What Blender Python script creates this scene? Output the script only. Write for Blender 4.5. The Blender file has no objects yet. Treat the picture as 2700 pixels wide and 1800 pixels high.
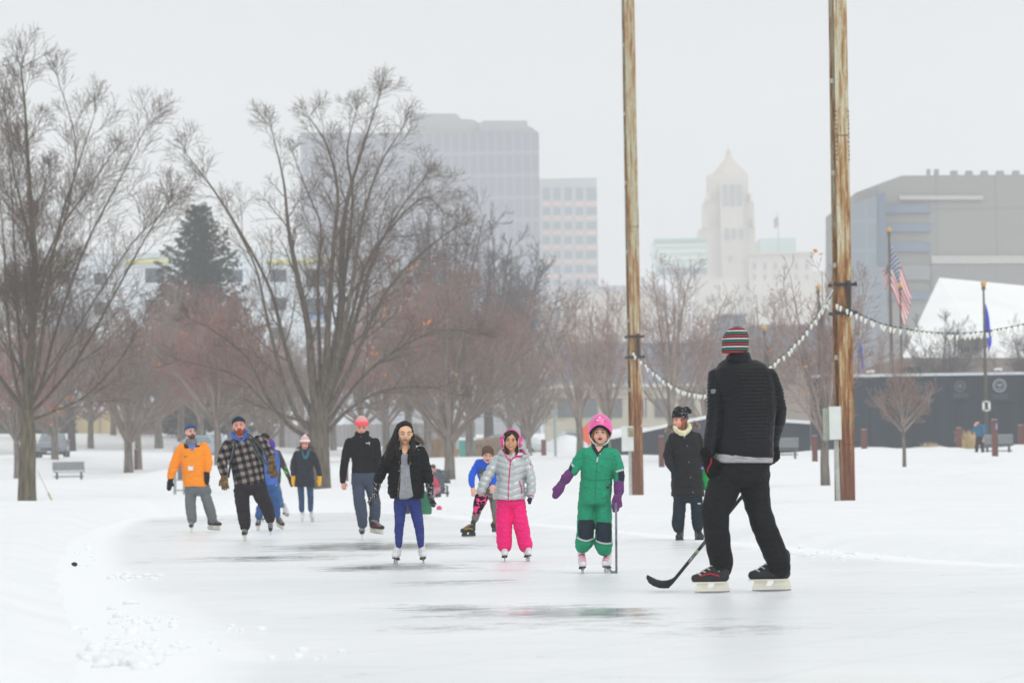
import bpy, bmesh, math, random
import numpy as np
from mathutils import Vector, Matrix, noise as mnoise
from mathutils.bvhtree import BVHTree
R = math.radians
scene = bpy.context.scene
# ------------------------------------------------------------------ camera
CAMZ = 0.883; FPX = 10125.0; CX, CY = 1350.0, 900.0
TILT = math.atan((1252.4 - 900.0) / FPX); ROLL = R(1.0)
_F = Vector((0, math.cos(TILT), math.sin(TILT)))
_r0 = Vector((1, 0, 0)); _u0 = Vector((0, -math.sin(TILT), math.cos(TILT)))
CR = _r0 * math.cos(ROLL) - _u0 * math.sin(ROLL)
CU = _u0 * math.cos(ROLL) + _r0 * math.sin(ROLL)
CAM = Vector((0, 0, CAMZ))
cd = bpy.data.cameras.new('camera'); cam = bpy.data.objects.new('camera', cd)
scene.collection.objects.link(cam); scene.camera = cam
cd.sensor_width = 36.0; cd.lens = 135.0; cd.clip_start = 0.5; cd.clip_end = 6000.0
m = Matrix((CR, CU, -_F)).transposed().to_4x4(); m.translation = CAM
cam.matrix_world = m
cd.dof.use_dof = True; cd.dof.focus_distance = 36.0; cd.dof.aperture_fstop = 4.8
# ------------------------------------------------------------------ world and light
SUN_EL, SUN_ROT = R(52), R(150)
w = bpy.data.worlds.new('World'); scene.world = w; w.use_nodes = True
nt = w.node_tree; nt.nodes.clear()
sky = nt.nodes.new('ShaderNodeTexSky'); sky.sky_type = 'NISHITA'; sky.sun_disc = False
sky.sun_elevation = SUN_EL; sky.sun_rotation = SUN_ROT; sky.dust_density = 6.0; sky.air_density = 1.0
hs = nt.nodes.new('ShaderNodeHueSaturation'); hs.inputs['Saturation'].default_value = 0.16
mx = nt.nodes.new('ShaderNodeMixRGB'); mx.blend_type = 'MIX'; mx.inputs[0].default_value = 0.75
mx.inputs[2].default_value = (8.6, 8.95, 9.2, 1)
bg = nt.nodes.new('ShaderNodeBackground'); bg.inputs['Strength'].default_value = 0.10
wo = nt.nodes.new('ShaderNodeOutputWorld')
nt.links.new(sky.outputs[0], hs.inputs['Color']); nt.links.new(hs.outputs[0], mx.inputs[1])
cn = nt.nodes.new('ShaderNodeTexNoise'); cn.inputs['Scale'].default_value = 2.2; cn.inputs['Detail'].default_value = 5; cn.inputs['Roughness'].default_value = .5
cv = nt.nodes.new('ShaderNodeMapRange'); cv.inputs[1].default_value = .3; cv.inputs[2].default_value = .7; cv.inputs[3].default_value = .90; cv.inputs[4].default_value = 1.04; nt.links.new(cn.outputs[0], cv.inputs[0])
cm = nt.nodes.new('ShaderNodeVectorMath'); cm.operation = 'SCALE'; nt.links.new(mx.outputs[0], cm.inputs[0]); nt.links.new(cv.outputs[0], cm.inputs['Scale']); nt.links.new(cm.outputs[0], bg.inputs['Color']); nt.links.new(bg.outputs[0], wo.inputs['Surface'])
sl = bpy.data.lights.new('sun', 'SUN'); sl.energy = 0.8; sl.angle = R(40); sl.color = (1.0, 0.97, 0.93)
so = bpy.data.objects.new('sun', sl); scene.collection.objects.link(so)
_sd = Vector((math.sin(SUN_ROT) * math.cos(SUN_EL), math.cos(SUN_ROT) * math.cos(SUN_EL), math.sin(SUN_EL)))
so.rotation_euler = _sd.to_track_quat('Z', 'Y').to_euler(); so.location = (0, -5, 60)
vs = scene.view_settings; vs.view_transform = 'Standard'; vs.look = 'None'; vs.gamma = 1.0; vs.exposure = 0.06
scene.cycles.use_denoising = True; scene.cycles.volume_bounces = 8; scene.cycles.max_bounces = 8
scene.cycles.transparent_max_bounces = 12; scene.cycles.caustics_reflective = False
# ------------------------------------------------------------------ helpers
def W(px, py, D):
    """world point seen at photo pixel (2700x1800) at distance D along world Y"""
    d = _F + CR * ((px - CX) / FPX) - CU * ((py - CY) / FPX)
    return CAM + d * (D / d.y)
def ICE(px, py, z=0.0):
    d = _F + CR * ((px - CX) / FPX) - CU * ((py - CY) / FPX)
    return CAM + d * ((z - CAMZ) / d.z)
def srgb(r, g, b):
    def f(c):
        c /= 255.0
        return c / 12.92 if c <= 0.04045 else ((c + 0.055) / 1.055) ** 2.4
    return (f(r), f(g), f(b), 1.0)
def tag(o, label=None, cat=None, group=None, kind=None):
    if label: o['label'] = label
    if cat: o['category'] = cat
    if group: o['group'] = group
    if kind: o['kind'] = kind
    return o
def thing(name, loc, label, cat, group=None):
    o = bpy.data.objects.new(name, None); scene.collection.objects.link(o)
    o.location = loc; o.empty_display_size = 0.2
    return tag(o, label, cat, group)
def wloc(o):
    p = Vector(o.location)
    while o.parent: o = o.parent; p = p + Vector(o.location)
    return p
def linkmesh(name, me, mat, parent=None, mats=None):
    o = bpy.data.objects.new(name, me); scene.collection.objects.link(o)
    if mats:
        for q in mats: me.materials.append(q)
    elif mat: me.materials.append(mat)
    if parent: o.parent = parent
    return o
MATS = {}
def mat(name, col, rough=0.8, var=0.12, scale=6.0, bump=0.0, bscale=40.0, metal=0.0, spec=0.3, col2=None, coords='Object', stretch=(1, 1, 1), sheen=0.0, detail=4.0, thr=None, emit=0.0):
    if name in MATS: return MATS[name]
    m = bpy.data.materials.new(name); m.use_nodes = True; n = m.node_tree; b = n.nodes['Principled BSDF']
    b.inputs['Roughness'].default_value = rough; b.inputs['Metallic'].default_value = metal
    b.inputs['Specular IOR Level'].default_value = spec
    if sheen: b.inputs['Sheen Weight'].default_value = sheen
    tc = n.nodes.new('ShaderNodeTexCoord'); mp = n.nodes.new('ShaderNodeMapping')
    mp.inputs['Scale'].default_value = stretch
    n.links.new(tc.outputs[coords], mp.inputs[0])
    no = n.nodes.new('ShaderNodeTexNoise'); no.inputs['Scale'].default_value = scale; no.inputs['Detail'].default_value = detail
    n.links.new(mp.outputs[0], no.inputs['Vector'])
    cr = n.nodes.new('ShaderNodeValToRGB'); n.links.new(no.outputs[0], cr.inputs[0])
    if col2 is None:
        a = tuple(max(0, c * (1 - var)) for c in col[:3]) + (1,); c2 = tuple(min(1, c * (1 + var)) for c in col[:3]) + (1,)
    else: a, c2 = col, col2
    lo, hi = thr if thr else (0.35, 0.65)
    cr.color_ramp.elements[0].position = lo; cr.color_ramp.elements[1].position = hi
    cr.color_ramp.elements[0].color = a; cr.color_ramp.elements[1].color = c2
    n.links.new(cr.outputs[0], b.inputs['Base Color'])
    if bump:
        n2 = n.nodes.new('ShaderNodeTexNoise'); n2.inputs['Scale'].default_value = bscale; n2.inputs['Detail'].default_value = 3
        n.links.new(mp.outputs[0], n2.inputs['Vector'])
        bp = n.nodes.new('ShaderNodeBump'); bp.inputs['Strength'].default_value = 0.6; bp.inputs['Distance'].default_value = bump
        n.links.new(n2.outputs[0], bp.inputs['Height']); n.links.new(bp.outputs[0], b.inputs['Normal'])
    if emit:
        b.inputs['Emission Strength'].default_value = emit; b.inputs['Emission Color'].default_value = col
    MATS[name] = m
    return m
class MB:
    """collects shapes for one mesh"""
    def __init__(s): s.v = []; s.f = []; s.mi = []; s.cur = 0
    def add(s, vs, fs):
        k = len(s.v); s.v += [tuple(p) for p in vs]
        s.f += [tuple(i + k for i in f) for f in fs]; s.mi += [s.cur] * len(fs)
        return s
    def box(s, c, size, rot=None):
        hx, hy, hz = size[0] / 2, size[1] / 2, size[2] / 2; c = Vector(c)
        vs = [Vector((x, y, z)) for z in (-hz, hz) for x, y in ((-hx, -hy), (hx, -hy), (hx, hy), (-hx, hy))]
        if rot is not None: vs = [rot @ p for p in vs]
        return s.add([p + c for p in vs], [(3, 2, 1, 0), (4, 5, 6, 7), (0, 1, 5, 4), (1, 2, 6, 5), (2, 3, 7, 6), (3, 0, 4, 7)])
    def tube(s, pts, rad, n=8, cap=True):
        pts = [Vector(p) for p in pts]; rad = rad if isinstance(rad, (list, tuple)) else [rad] * len(pts)
        vs = []; fs = []; a = None
        for i, p in enumerate(pts):
            t = (pts[min(i + 1, len(pts) - 1)] - pts[max(i - 1, 0)])
            t = t.normalized() if t.length > 1e-9 else Vector((0, 0, 1))
            if a is None:
                a = t.cross(Vector((0, 0, 1)) if abs(t.z) < 0.9 else Vector((0, 1, 0))).normalized()
            else: a = (a - t * a.dot(t)).normalized()
            b = t.cross(a)
            for j in range(n):
                an = 2 * math.pi * j / n
                vs.append(p + (a * math.cos(an) + b * math.sin(an)) * rad[i])
        for i in range(len(pts) - 1):
            for j in range(n):
                j2 = (j + 1) % n
                fs.append((i * n + j, i * n + j2, (i + 1) * n + j2, (i + 1) * n + j))
        if cap:
            fs.append(tuple(range(n - 1, -1, -1))); k = (len(pts) - 1) * n; fs.append(tuple(range(k, k + n)))
        return s.add(vs, fs)
    def ell(s, c, r, rot=None, nu=14, nv=9):
        c = Vector(c); r = r if isinstance(r, (list, tuple)) else (r, r, r); vs = []; fs = []
        for i in range(1, nv):
            ph = math.pi * i / nv
            for j in range(nu):
                th = 2 * math.pi * j / nu
                vs.append(Vector((r[0] * math.sin(ph) * math.cos(th), r[1] * math.sin(ph) * math.sin(th), r[2] * math.cos(ph))))
        vs.append(Vector((0, 0, r[2]))); vs.append(Vector((0, 0, -r[2])))
        if rot is not None: vs = [rot @ p for p in vs]
        for i in range(nv - 2):
            for j in range(nu):
                j2 = (j + 1) % nu
                fs.append((i * nu + j, (i + 1) * nu + j, (i + 1) * nu + j2, i * nu + j2))
        t, b = len(vs) - 2, len(vs) - 1
        for j in range(nu):
            fs.append((t, j, (j + 1) % nu)); fs.append((b, (nv - 2) * nu + (j + 1) % nu, (nv - 2) * nu + j))
        return s.add([p + c for p in vs], fs)
    def cap(s, p0, r0, p1, r1, n=12):
        """tapered capsule"""
        p0, p1 = Vector(p0), Vector(p1); t = p1 - p0
        if t.length < 1e-6: return s.ell(p0, r0)
        t.normalize(); pts = []; rr = []
        for a in (90, 60, 30): pts.append(p0 - t * r0 * math.sin(R(a))); rr.append(max(r0 * math.cos(R(a)), r0 * 0.02))
        pts.append(p0); rr.append(r0); pts.append(p1); rr.append(r1)
        for a in (30, 60, 90): pts.append(p1 + t * r1 * math.sin(R(a))); rr.append(max(r1 * math.cos(R(a)), r1 * 0.02))
        return s.tube(pts, rr, n)
    def chain(s, pts, rr, n=12):
        for i in range(len(pts) - 1): s.cap(pts[i], rr[i], pts[i + 1], rr[i + 1], n)
        return s
    def loft(s, rings, n=24, e=2.3):
        """rings: (centre, a-vector, b-vector) super-ellipses, capped"""
        vs = []; fs = []
        for c, a, b in rings:
            for j in range(n):
                th = 2 * math.pi * j / n; ct, st = math.cos(th), math.sin(th)
                x = math.copysign(abs(ct) ** (2 / e), ct); y = math.copysign(abs(st) ** (2 / e), st)
                vs.append(Vector(c) + Vector(a) * x + Vector(b) * y)
        for i in range(len(rings) - 1):
            for j in range(n):
                j2 = (j + 1) % n; fs.append((i * n + j, i * n + j2, (i + 1) * n + j2, (i + 1) * n + j))
        fs.append(tuple(range(n - 1, -1, -1))); k = (len(rings) - 1) * n; fs.append(tuple(range(k, k + n)))
        return s.add(vs, fs)
    def prism(s, poly, d, off=None):
        """poly: list of 3d points (planar), extruded by vector d"""
        d = Vector(d); p = [Vector(q) for q in poly]; n = len(p)
        vs = p + [q + d for q in p]
        fs = [tuple(range(n)), tuple(range(2 * n - 1, n - 1, -1))] + [(i, i + n, (i + 1) % n + n, (i + 1) % n) for i in range(n)]
        return s.add(vs, fs)
    def mesh(s, name, off=Vector((0, 0, 0)), smooth=False):
        me = bpy.data.meshes.new(name); o = tuple(off)
        me.from_pydata([(p[0] - o[0], p[1] - o[1], p[2] - o[2]) for p in s.v], [], s.f)
        if s.mi and max(s.mi) > 0: me.polygons.foreach_set('material_index', s.mi)
        if smooth: me.polygons.foreach_set('use_smooth', [True] * len(me.polygons))
        me.update(); fixn(me)
        return me
    def build(s, name, m, parent=None, smooth=False, mats=None):
        off = wloc(parent) if parent else Vector((0, 0, 0))
        return linkmesh(name, s.mesh(name, off, smooth), m, parent, mats)
def fixn(me):
    if len(me.polygons) > 60000: return
    bm = bmesh.new(); bm.from_mesh(me); bmesh.ops.recalc_face_normals(bm, faces=bm.faces); bm.to_mesh(me); bm.free()
def remesh(mb, voxel, smooth=4, fac=0.5, disp=None):
    """union of all shapes as one smooth skin; returns (verts array, faces list)"""
    me = bpy.data.meshes.new('tmp'); me.from_pydata(mb.v, [], mb.f); me.update(); fixn(me)
    o = bpy.data.objects.new('tmp', me); scene.collection.objects.link(o)
    md = o.modifiers.new('r', 'REMESH'); md.mode = 'VOXEL'; md.voxel_size = voxel; md.adaptivity = 0
    if smooth: ms = o.modifiers.new('s', 'SMOOTH'); ms.iterations = smooth; ms.factor = fac
    dg = bpy.context.evaluated_depsgraph_get(); dg.update()
    me2 = bpy.data.meshes.new_from_object(o.evaluated_get(dg))
    bpy.data.objects.remove(o); bpy.data.meshes.remove(me)
    if disp:
        me2.update(); nv = len(me2.vertices)
        co = np.empty(nv * 3); me2.vertices.foreach_get('co', co); co = co.reshape(-1, 3)
        no = np.empty(nv * 3); me2.vertices.foreach_get('normal', no); no = no.reshape(-1, 3)
        d = np.array([disp(co[i], no[i]) for i in range(nv)])
        co = co + no * d[:, None]; me2.vertices.foreach_set('co', co.ravel()); me2.update()
    me2.polygons.foreach_set('use_smooth', [True] * len(me2.polygons)); me2.update()
    return me2
def place(me, name, m, parent, mats=None):
    off = wloc(parent) if parent else Vector((0, 0, 0))
    if off.length > 0: me.transform(Matrix.Translation(-off))
    me.name = name
    return linkmesh(name, me, m, parent, mats)
def rect(px0, py0, px1, py1, D):
    mx_, my_ = (px0 + px1) / 2, (py0 + py1) / 2
    return W(px0, my_, D).x, W(px1, my_, D).x, W(mx_, py1, D).z, W(mx_, py0, D).z
def curve_pts(pts, n):
    """Catmull-Rom through pts"""
    P = [Vector(p) for p in pts]; P = [P[0] * 2 - P[1]] + P + [P[-1] * 2 - P[-2]]; out = []
    for i in range(1, len(P) - 2):
        for k in range(n):
            t = k / n; a, b, c, d = P[i - 1], P[i], P[i + 1], P[i + 2]
            out.append(0.5 * ((2 * b) + (c - a) * t + (2 * a - 5 * b + 4 * c - d) * t * t + (3 * b - a - 3 * c + d) * t ** 3))
    out.append(P[-2]); return out
# ------------------------------------------------------------------ terrain
# things that stand on the snow: (px, py, distance) of their feet, snow rises to meet them
ANCH = [(71,1326,135),(844,1309,145),(180,1268,183),(137,1208,226),(339,1249,196),(48,1262,185),(190,1190,236),(576,1228,185),
 (1186,1263,163),(1240,1206,215),(359,1237,200),(100,1148,292),(270,1148,292),(440,1150,292),(700,1190,292),(900,1190,292),(1100,1190,292),
 (1234,1213,240),(1434,1203,225),(1640,1201,195),(1745,1235,150),(2176,1278,115),(2385,1243,147),(2149,1220,150),(2279,1190,168),
 (2529,1190,170),(2624,1204,155),(2691,1179,170),(2250,1186,176),(2450,1184,176),(2600,1182,176),(2077,1212,160),(2635,1200,163),(1160,1315,117),(1124,1354,86),
 (1680,1310,111),(2236,1320,83),(1500,1180,290),(1350,1195,260),(1600,1180,290),(1800,1180,250),(475,1315,147),(2000,1200,200),
 (900,1290,130),(300,1310,130),(1500,1290,115),(1000,1280,150),(600,1300,140),(2600,1290,100),(2400,1300,95),(1900,1290,110),
 (-200,1330,135),(-200,1148,292),(2950,1300,100),(2950,1182,176),(1350,1150,420),(300,1120,420),(2300,1140,420),(1350,1120,1300),(-800,1120,1300),(3500,1120,1300)]
_aq = []; _az = []
for px, py, D in ANCH:
    p = W(px, py, D); _aq.append(((px - 1350) / 450.0, math.log(D) / 0.13)); _az.append(p.z)
_aq = np.array(_aq); _az = np.array(_az)
# edge of the ice, traced on the photo and put down on the z = 0 plane
_rp = [(2700,1492),(2400,1474),(2110,1446),(1960,1432),(1720,1408),(1500,1388),(1300,1372),(1150,1354),(950,1349),(740,1352),(486,1359),(340,1366),(262,1392),(212,1425),(192,1490),(205,1560),(270,1650),(330,1720),(290,1800)]
RINK = [(lambda q: (q.x, q.y))(ICE(*q)) for q in _rp] + [(-2.2, 12), (-3, -25), (14, -25), (12, 30), (8, 34)]
def rink_sd(x, y):
    x = np.asarray(x, float); y = np.asarray(y, float); d = np.full(x.shape, 1e9); ins = np.zeros(x.shape, bool)
    n = len(RINK)
    for i in range(n):
        ax, ay = RINK[i]; bx, by = RINK[(i + 1) % n]; ex, ey = bx - ax, by - ay
        t = np.clip(((x - ax) * ex + (y - ay) * ey) / (ex * ex + ey * ey), 0, 1)
        d = np.minimum(d, np.hypot(x - ax - ex * t, y - ay - ey * t))
        c = ((ay > y) != (by > y)) & (x < (bx - ax) * (y - ay) / (by - ay + 1e-12) + ax)
        ins ^= c
    return np.where(ins, -d, d)
def zbase(x, y):
    x = np.asarray(x, float); y = np.asarray(y, float); yy = np.maximum(y, 4.0)
    qu = x / yy * FPX / 450.0; qv = np.log(yy) / 0.13; nu = np.zeros(x.shape); de = np.zeros(x.shape)
    for (a, b), z in zip(_aq, _az):
        w_ = 1.0 / ((qu - a) ** 2 + (qv - b) ** 2 + 0.02) ** 2
        nu += w_ * z; de += w_
    # plain floor far from any anchor in front
    for a in (-3, 0, 3):
        for D in (20, 40, 60):
            w_ = 1.0 / ((qu - a) ** 2 + (qv - math.log(D) / 0.13) ** 2 + 0.02) ** 2 * 3; nu += w_ * 0.10; de += w_
    return nu / de
def ground_z(x, y): return float(zbase(np.array([x]), np.array([y]))[0])
def standing(px, D, dz=0.0):
    """point of the snow surface in column px at distance D"""
    p = W(px, 1250, D)
    return Vector((p.x, D, ground_z(p.x, D) + dz))
def make_ground():
    nc = 260; us = np.linspace(-0.62, 0.62, nc)
    ys = np.concatenate([np.linspace(-30, 14, 30, endpoint=False), np.geomspace(14, 320, 400, endpoint=False), np.geomspace(320, 1400, 40)])
    Y, U = np.meshgrid(ys, us, indexing='ij'); X = U * (np.maximum(Y, -10) * 0.9 + 22)
    Z = zbase(X, Y); sd = rink_sd(X, Y)
    nz = np.zeros(X.shape)
    for i in range(X.shape[0]):
        if ys[i] > 320: continue
        k = 1.0
        for j in range(nc):
            x, y = X[i, j], Y[i, j]
            if abs(U[i, j]) > 0.3 and y > 20: continue
            nz[i, j] = 0.045 * mnoise.noise(Vector((x * 0.9, y * 0.5, 3))) + 0.020 * mnoise.noise(Vector((x * 3.1, y * 2.2, 7))) + (0.05 * mnoise.noise(Vector((x * .25, y * .12, 1))))
            if 0 < sd[i, j] < 3.0: nz[i, j] += (0.05 * abs(mnoise.noise(Vector((x * 2.3, y * 1.6, 9)))) + 0.03) * math.exp(-((sd[i, j] - 0.7) / 0.8) ** 2)
            if 160 < y < 175 and x > 14: nz[i, j] += 0.22 * abs(mnoise.noise(Vector((x * 0.45, y * 0.3, 5))))
    ramp = np.clip(sd / 0.8, 0, 1); ramp = ramp * ramp * (3 - 2 * ramp)
    Z = np.where(sd > 0, -0.02 + (Z + nz * np.where(Y > 100, 1.4, 1.0) + 0.02) * ramp, -0.02 - 0.06 * np.clip(-sd / 0.6, 0, 1))
    nr = len(ys); v = np.stack([X, Y, Z], -1).reshape(-1, 3)
    idx = np.arange(nr * nc).reshape(nr, nc)
    f = np.stack([idx[:-1, :-1], idx[:-1, 1:], idx[1:, 1:], idx[1:, :-1]], -1).reshape(-1, 4)
    me = bpy.data.meshes.new('snow_ground'); me.vertices.add(len(v)); me.vertices.foreach_set('co', v.ravel())
    me.loops.add(f.size); me.loops.foreach_set('vertex_index', f.ravel().astype(np.int32)); me.polygons.add(len(f))
    me.polygons.foreach_set('loop_start', np.arange(0, f.size, 4, dtype=np.int32)); me.polygons.foreach_set('loop_total', np.full(len(f), 4, np.int32))
    me.polygons.foreach_set('use_smooth', [True] * len(f)); me.update()
    sn = mat('snow', srgb(241, 243, 244), 0.75, 0.02, 0.6, bump=0.05, bscale=4.5, spec=0.25)
    o = linkmesh('snow_ground', me, sn); tag(o, 'white snow cover rolling up behind the ice', 'snow', kind='structure')
make_ground()
# ice sheet with wet, see-through patches
def make_ice():
    mb = MB(); xs = np.linspace(-13, 15, 113); ys = np.concatenate([np.linspace(-26, 14, 30, endpoint=False), np.linspace(14, 60, 200, endpoint=False), np.linspace(60, 110, 80)])
    mb.v = [(x, y, 0) for y in ys for x in xs]; n = len(xs)
    mb.f = [(i * n + j, i * n + j + 1, (i + 1) * n + j + 1, (i + 1) * n + j) for i in range(len(ys) - 1) for j in range(n - 1)]
    m = bpy.data.materials.new('ice'); m.use_nodes = True; t = m.node_tree; L = t.links; N = t.nodes; b = N['Principled BSDF']
    tc = N.new('ShaderNodeTexCoord')
    def noise(sc, det, st=(1, 1, 1), rough=0.55):
        mp = N.new('ShaderNodeMapping'); mp.inputs['Scale'].default_value = st; L.new(tc.outputs['Object'], mp.inputs[0])
        q = N.new('ShaderNodeTexNoise'); q.inputs['Scale'].default_value = sc; q.inputs['Detail'].default_value = det; q.inputs['Roughness'].default_value = rough
        L.new(mp.outputs[0], q.inputs['Vector']); return q.outputs[0]
    def math_(op, a, bb, clamp=False):
        q = N.new('ShaderNodeMath'); q.operation = op; q.use_clamp = clamp
        for i, z in enumerate((a, bb)):
            if isinstance(z, (int, float)): q.inputs[i].default_value = z
            else: L.new(z, q.inputs[i])
        return q.outputs[0]
    sep = N.new('ShaderNodeSeparateXYZ'); L.new(tc.outputs['Object'], sep.inputs[0])
    total = None
    # worn clear patches: centre x, y, half sizes, weight
    for cx_, cy_, hx, hy, wt in WET:
        dx = math_('DIVIDE', math_('SUBTRACT', sep.outputs[0], cx_), hx); dy = math_('DIVIDE', math_('SUBTRACT', sep.outputs[1], cy_), hy)
        r2 = math_('ADD', math_('MULTIPLY', dx, dx), math_('MULTIPLY', dy, dy))
        g = math_('MULTIPLY', math_('SUBTRACT', 1.0, r2, True), wt)
        total = g if total is None else math_('ADD', total, g)
    nn = math_('ADD', math_('MULTIPLY', noise(1.3, 5, (0.8, 1.0, 1), 0.6), 0.32), math_('MULTIPLY', noise(6.0, 8, (0.55, 1.25, 1), 0.80), 0.68))
    fac = math_('MULTIPLY', math_('SUBTRACT', math_('ADD', nn, math_('MULTIPLY', total, 0.115)), 0.585), 9.0, True)
    du = N.new('ShaderNodeAttribute'); du.attribute_name = 'dust'
    dust = math_('MULTIPLY', math_('SUBTRACT', math_('ADD', math_('MULTIPLY', du.outputs['Fac'], 1.3), noise(2.6, 6, (1, 1, 1), 0.7)), 0.82), 1.7, True)
    fac = math_('MULTIPLY', fac, math_('SUBTRACT', 1.0, dust, True))
    # thin skate cuts
    def cuts(rot, scale):
        mp = N.new('ShaderNodeMapping'); mp.inputs['Rotation'].default_value = (0, 0, rot); L.new(tc.outputs['Object'], mp.inputs[0])
        q = N.new('ShaderNodeTexWave'); q.inputs['Scale'].default_value = scale; q.inputs['Distortion'].default_value = 9; q.inputs['Detail'].default_value = 1.5; q.inputs['Detail Scale'].default_value = .35; L.new(mp.outputs[0], q.inputs['Vector'])
        return math_('GREATER_THAN', q.outputs['Fac'], 0.9985)
    cutm = math_('MAXIMUM', math_('MAXIMUM', cuts(.5, .33), cuts(-.9, .27)), cuts(1.7, .4))
    bn = noise(0.22, 5, (1, .8, 1)); cr = N.new('ShaderNodeValToRGB'); L.new(bn, cr.inputs[0])
    e = cr.color_ramp.elements; e[0].position = 0.36; e[0].color = srgb(233, 236, 237); e[1].position = 0.58; e[1].color = srgb(246, 248, 249)
    e2 = cr.color_ramp.elements.new(0.72); e2.color = srgb(237, 236, 231)
    sc = noise(22, 3, (0.25, 1.0, 1), 0.7); crs = N.new('ShaderNodeValToRGB'); L.new(sc, crs.inputs[0])
    crs.color_ramp.elements[0].position = 0.3; crs.color_ramp.elements[0].color = (0.95, 0.955, 0.96, 1); crs.color_ramp.elements[1].position = 0.6; crs.color_ramp.elements[1].color = (1, 1, 1, 1)
    mm = N.new('ShaderNodeMixRGB'); mm.blend_type = 'MULTIPLY'; mm.inputs[0].default_value = 1; L.new(cr.outputs[0], mm.inputs[1]); L.new(crs.outputs[0], mm.inputs[2])
    mc = N.new('ShaderNodeMixRGB'); L.new(math_('MULTIPLY', cutm, .35), mc.inputs[0]); L.new(mm.outputs[0], mc.inputs[1]); mc.inputs[2].default_value = srgb(196, 202, 204)
    md = N.new('ShaderNodeMixRGB'); L.new(dust, md.inputs[0]); L.new(mc.outputs[0], md.inputs[1]); md.inputs[2].default_value = srgb(244, 246, 247)
    mx2 = N.new('ShaderNodeMixRGB'); L.new(fac, mx2.inputs[0]); L.new(md.outputs[0], mx2.inputs[1]); mx2.inputs[2].default_value = srgb(160, 166, 167)
    L.new(mx2.outputs[0], b.inputs['Base Color'])
    ro = N.new('ShaderNodeMapRange'); L.new(fac, ro.inputs[0]); ro.inputs[3].default_value = 0.34; ro.inputs[4].default_value = 0.10; L.new(math_('MAXIMUM', ro.outputs[0], math_('MULTIPLY', dust, .8)), b.inputs['Roughness'])
    sp = N.new('ShaderNodeMapRange'); L.new(fac, sp.inputs[0]); sp.inputs[3].default_value = 0.32; sp.inputs[4].default_value = 0.5; nd = math_('SUBTRACT', 1.0, dust, True); L.new(math_('MULTIPLY', sp.outputs[0], nd), b.inputs['Specular IOR Level'])
    bp = N.new('ShaderNodeBump'); bp.inputs['Strength'].default_value = 0.35; bp.inputs['Distance'].default_value = 0.004
    L.new(noise(30, 4, (0.4, 1, 1)), bp.inputs['Height']); L.new(bp.outputs[0], b.inputs['Normal'])
    # faint scratches
    o = mb.build('ice_rink', m); me = o.data; XX, YY = np.meshgrid(xs, ys); sdv = rink_sd(XX, YY).ravel(); wd = np.where(XX.ravel() < -1.2, np.where(YY.ravel() < 30, 1.1, .9), .6)
    at = me.attributes.new('dust', 'FLOAT', 'POINT'); at.data.foreach_set('value', (np.clip(1 + sdv / (wd * 1.6), 0, 1) ** 1.5).astype(np.float32)); tag(o, 'frosted outdoor ice surface with worn glassy patches', 'ice', kind='structure')
def _wet(px, py, hx, hy, w_=1.0):
    p = ICE(px, py); return (p.x, p.y, hx, hy, w_)
WET = [_wet(900, 1440, 1.4, 5, 1.6), _wet(1020, 1495, 1.0, 2.4, 1.7), _wet(760, 1470, 1.4, 3.0, 1.1), _wet(1150, 1440, 1.0, 4, 1.2), _wet(1800, 1650, 1.0, 2.5, .8), _wet(1250, 1650, .8, 1.2, .9), _wet(1200, 1535, 0.9, 1.4), _wet(1400, 1610, 1.05, 1.7, 1.25), _wet(1130, 1600, 0.6, 1.0, .9), _wet(1560, 1620, 0.6, 1.5, .9),
       _wet(450, 1372, 3.5, 5, .8), _wet(330, 1420, 1.5, 6, .6), _wet(480, 1475, 1.5, 2.5, .55), _wet(1900, 1436, 1.2, 4, .8), _wet(700, 1376, 4, 5, .6), _wet(1330, 1500, .8, 1.6, .7), _wet(350,1780,.5,.6,.8)]
make_ice()
# crumbs of scraped snow at the left edge of the ice
def make_crumbs():
    rnd = random.Random(5); mb = MB()
    clusters = [(330, 1745, 130, 14, 30, 1.25), (370, 1640, 85, 22, 26, 0.8), (300, 1695, 120, 22, 30, .8), (360, 1522, 50, 5, 16, .8), (500, 1700, 120, 18, 10, .5), (820, 1730, 60, 12, 8, .7), (600, 1660, 90, 12, 8, .5), (230, 1440, 30, 50, 12, .5),
                (2250, 1464, 260, 8, 40, .6), (1250, 1345, 60, 5, 40, 1.0), (1180, 1348, 50, 5, 26, 1.2), (2400, 1440, 240, 10, 24, .6)]
    for cx_, cy_, sx, sy, n, k in clusters:
        for i in range(n):
            p = ICE(cx_ + rnd.gauss(0, sx * .6), cy_ + rnd.gauss(0, sy * .8)); r = rnd.uniform(0.012, 0.042) * k * (p.y / 19.0) ** 0.5
            q = Matrix.Rotation(rnd.uniform(0, 3), 3, 'Z')
            s0 = len(mb.v); mb.ell((p.x, p.y, r * 0.2), (r * rnd.uniform(.8, 1.8), r * rnd.uniform(.8, 1.5), r * rnd.uniform(.5, .85)), q, 12, 8)
            for h in range(s0, len(mb.v)):
                v = Vector(mb.v[h]); d = v - p; nn = 1 + 0.45 * mnoise.noise(v * 22); mb.v[h] = (p.x + d.x * nn, p.y + d.y * nn, d.z * nn)
    o = mb.build('snow_crumbs', mat('snow_crumb', srgb(241, 243, 244), 0.8, 0.02, 3, bump=0.01, bscale=60), smooth=True)
    tag(o, 'loose crumbs of scraped snow scattered along the ice edge', 'snow', kind='stuff')
make_crumbs()
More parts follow.
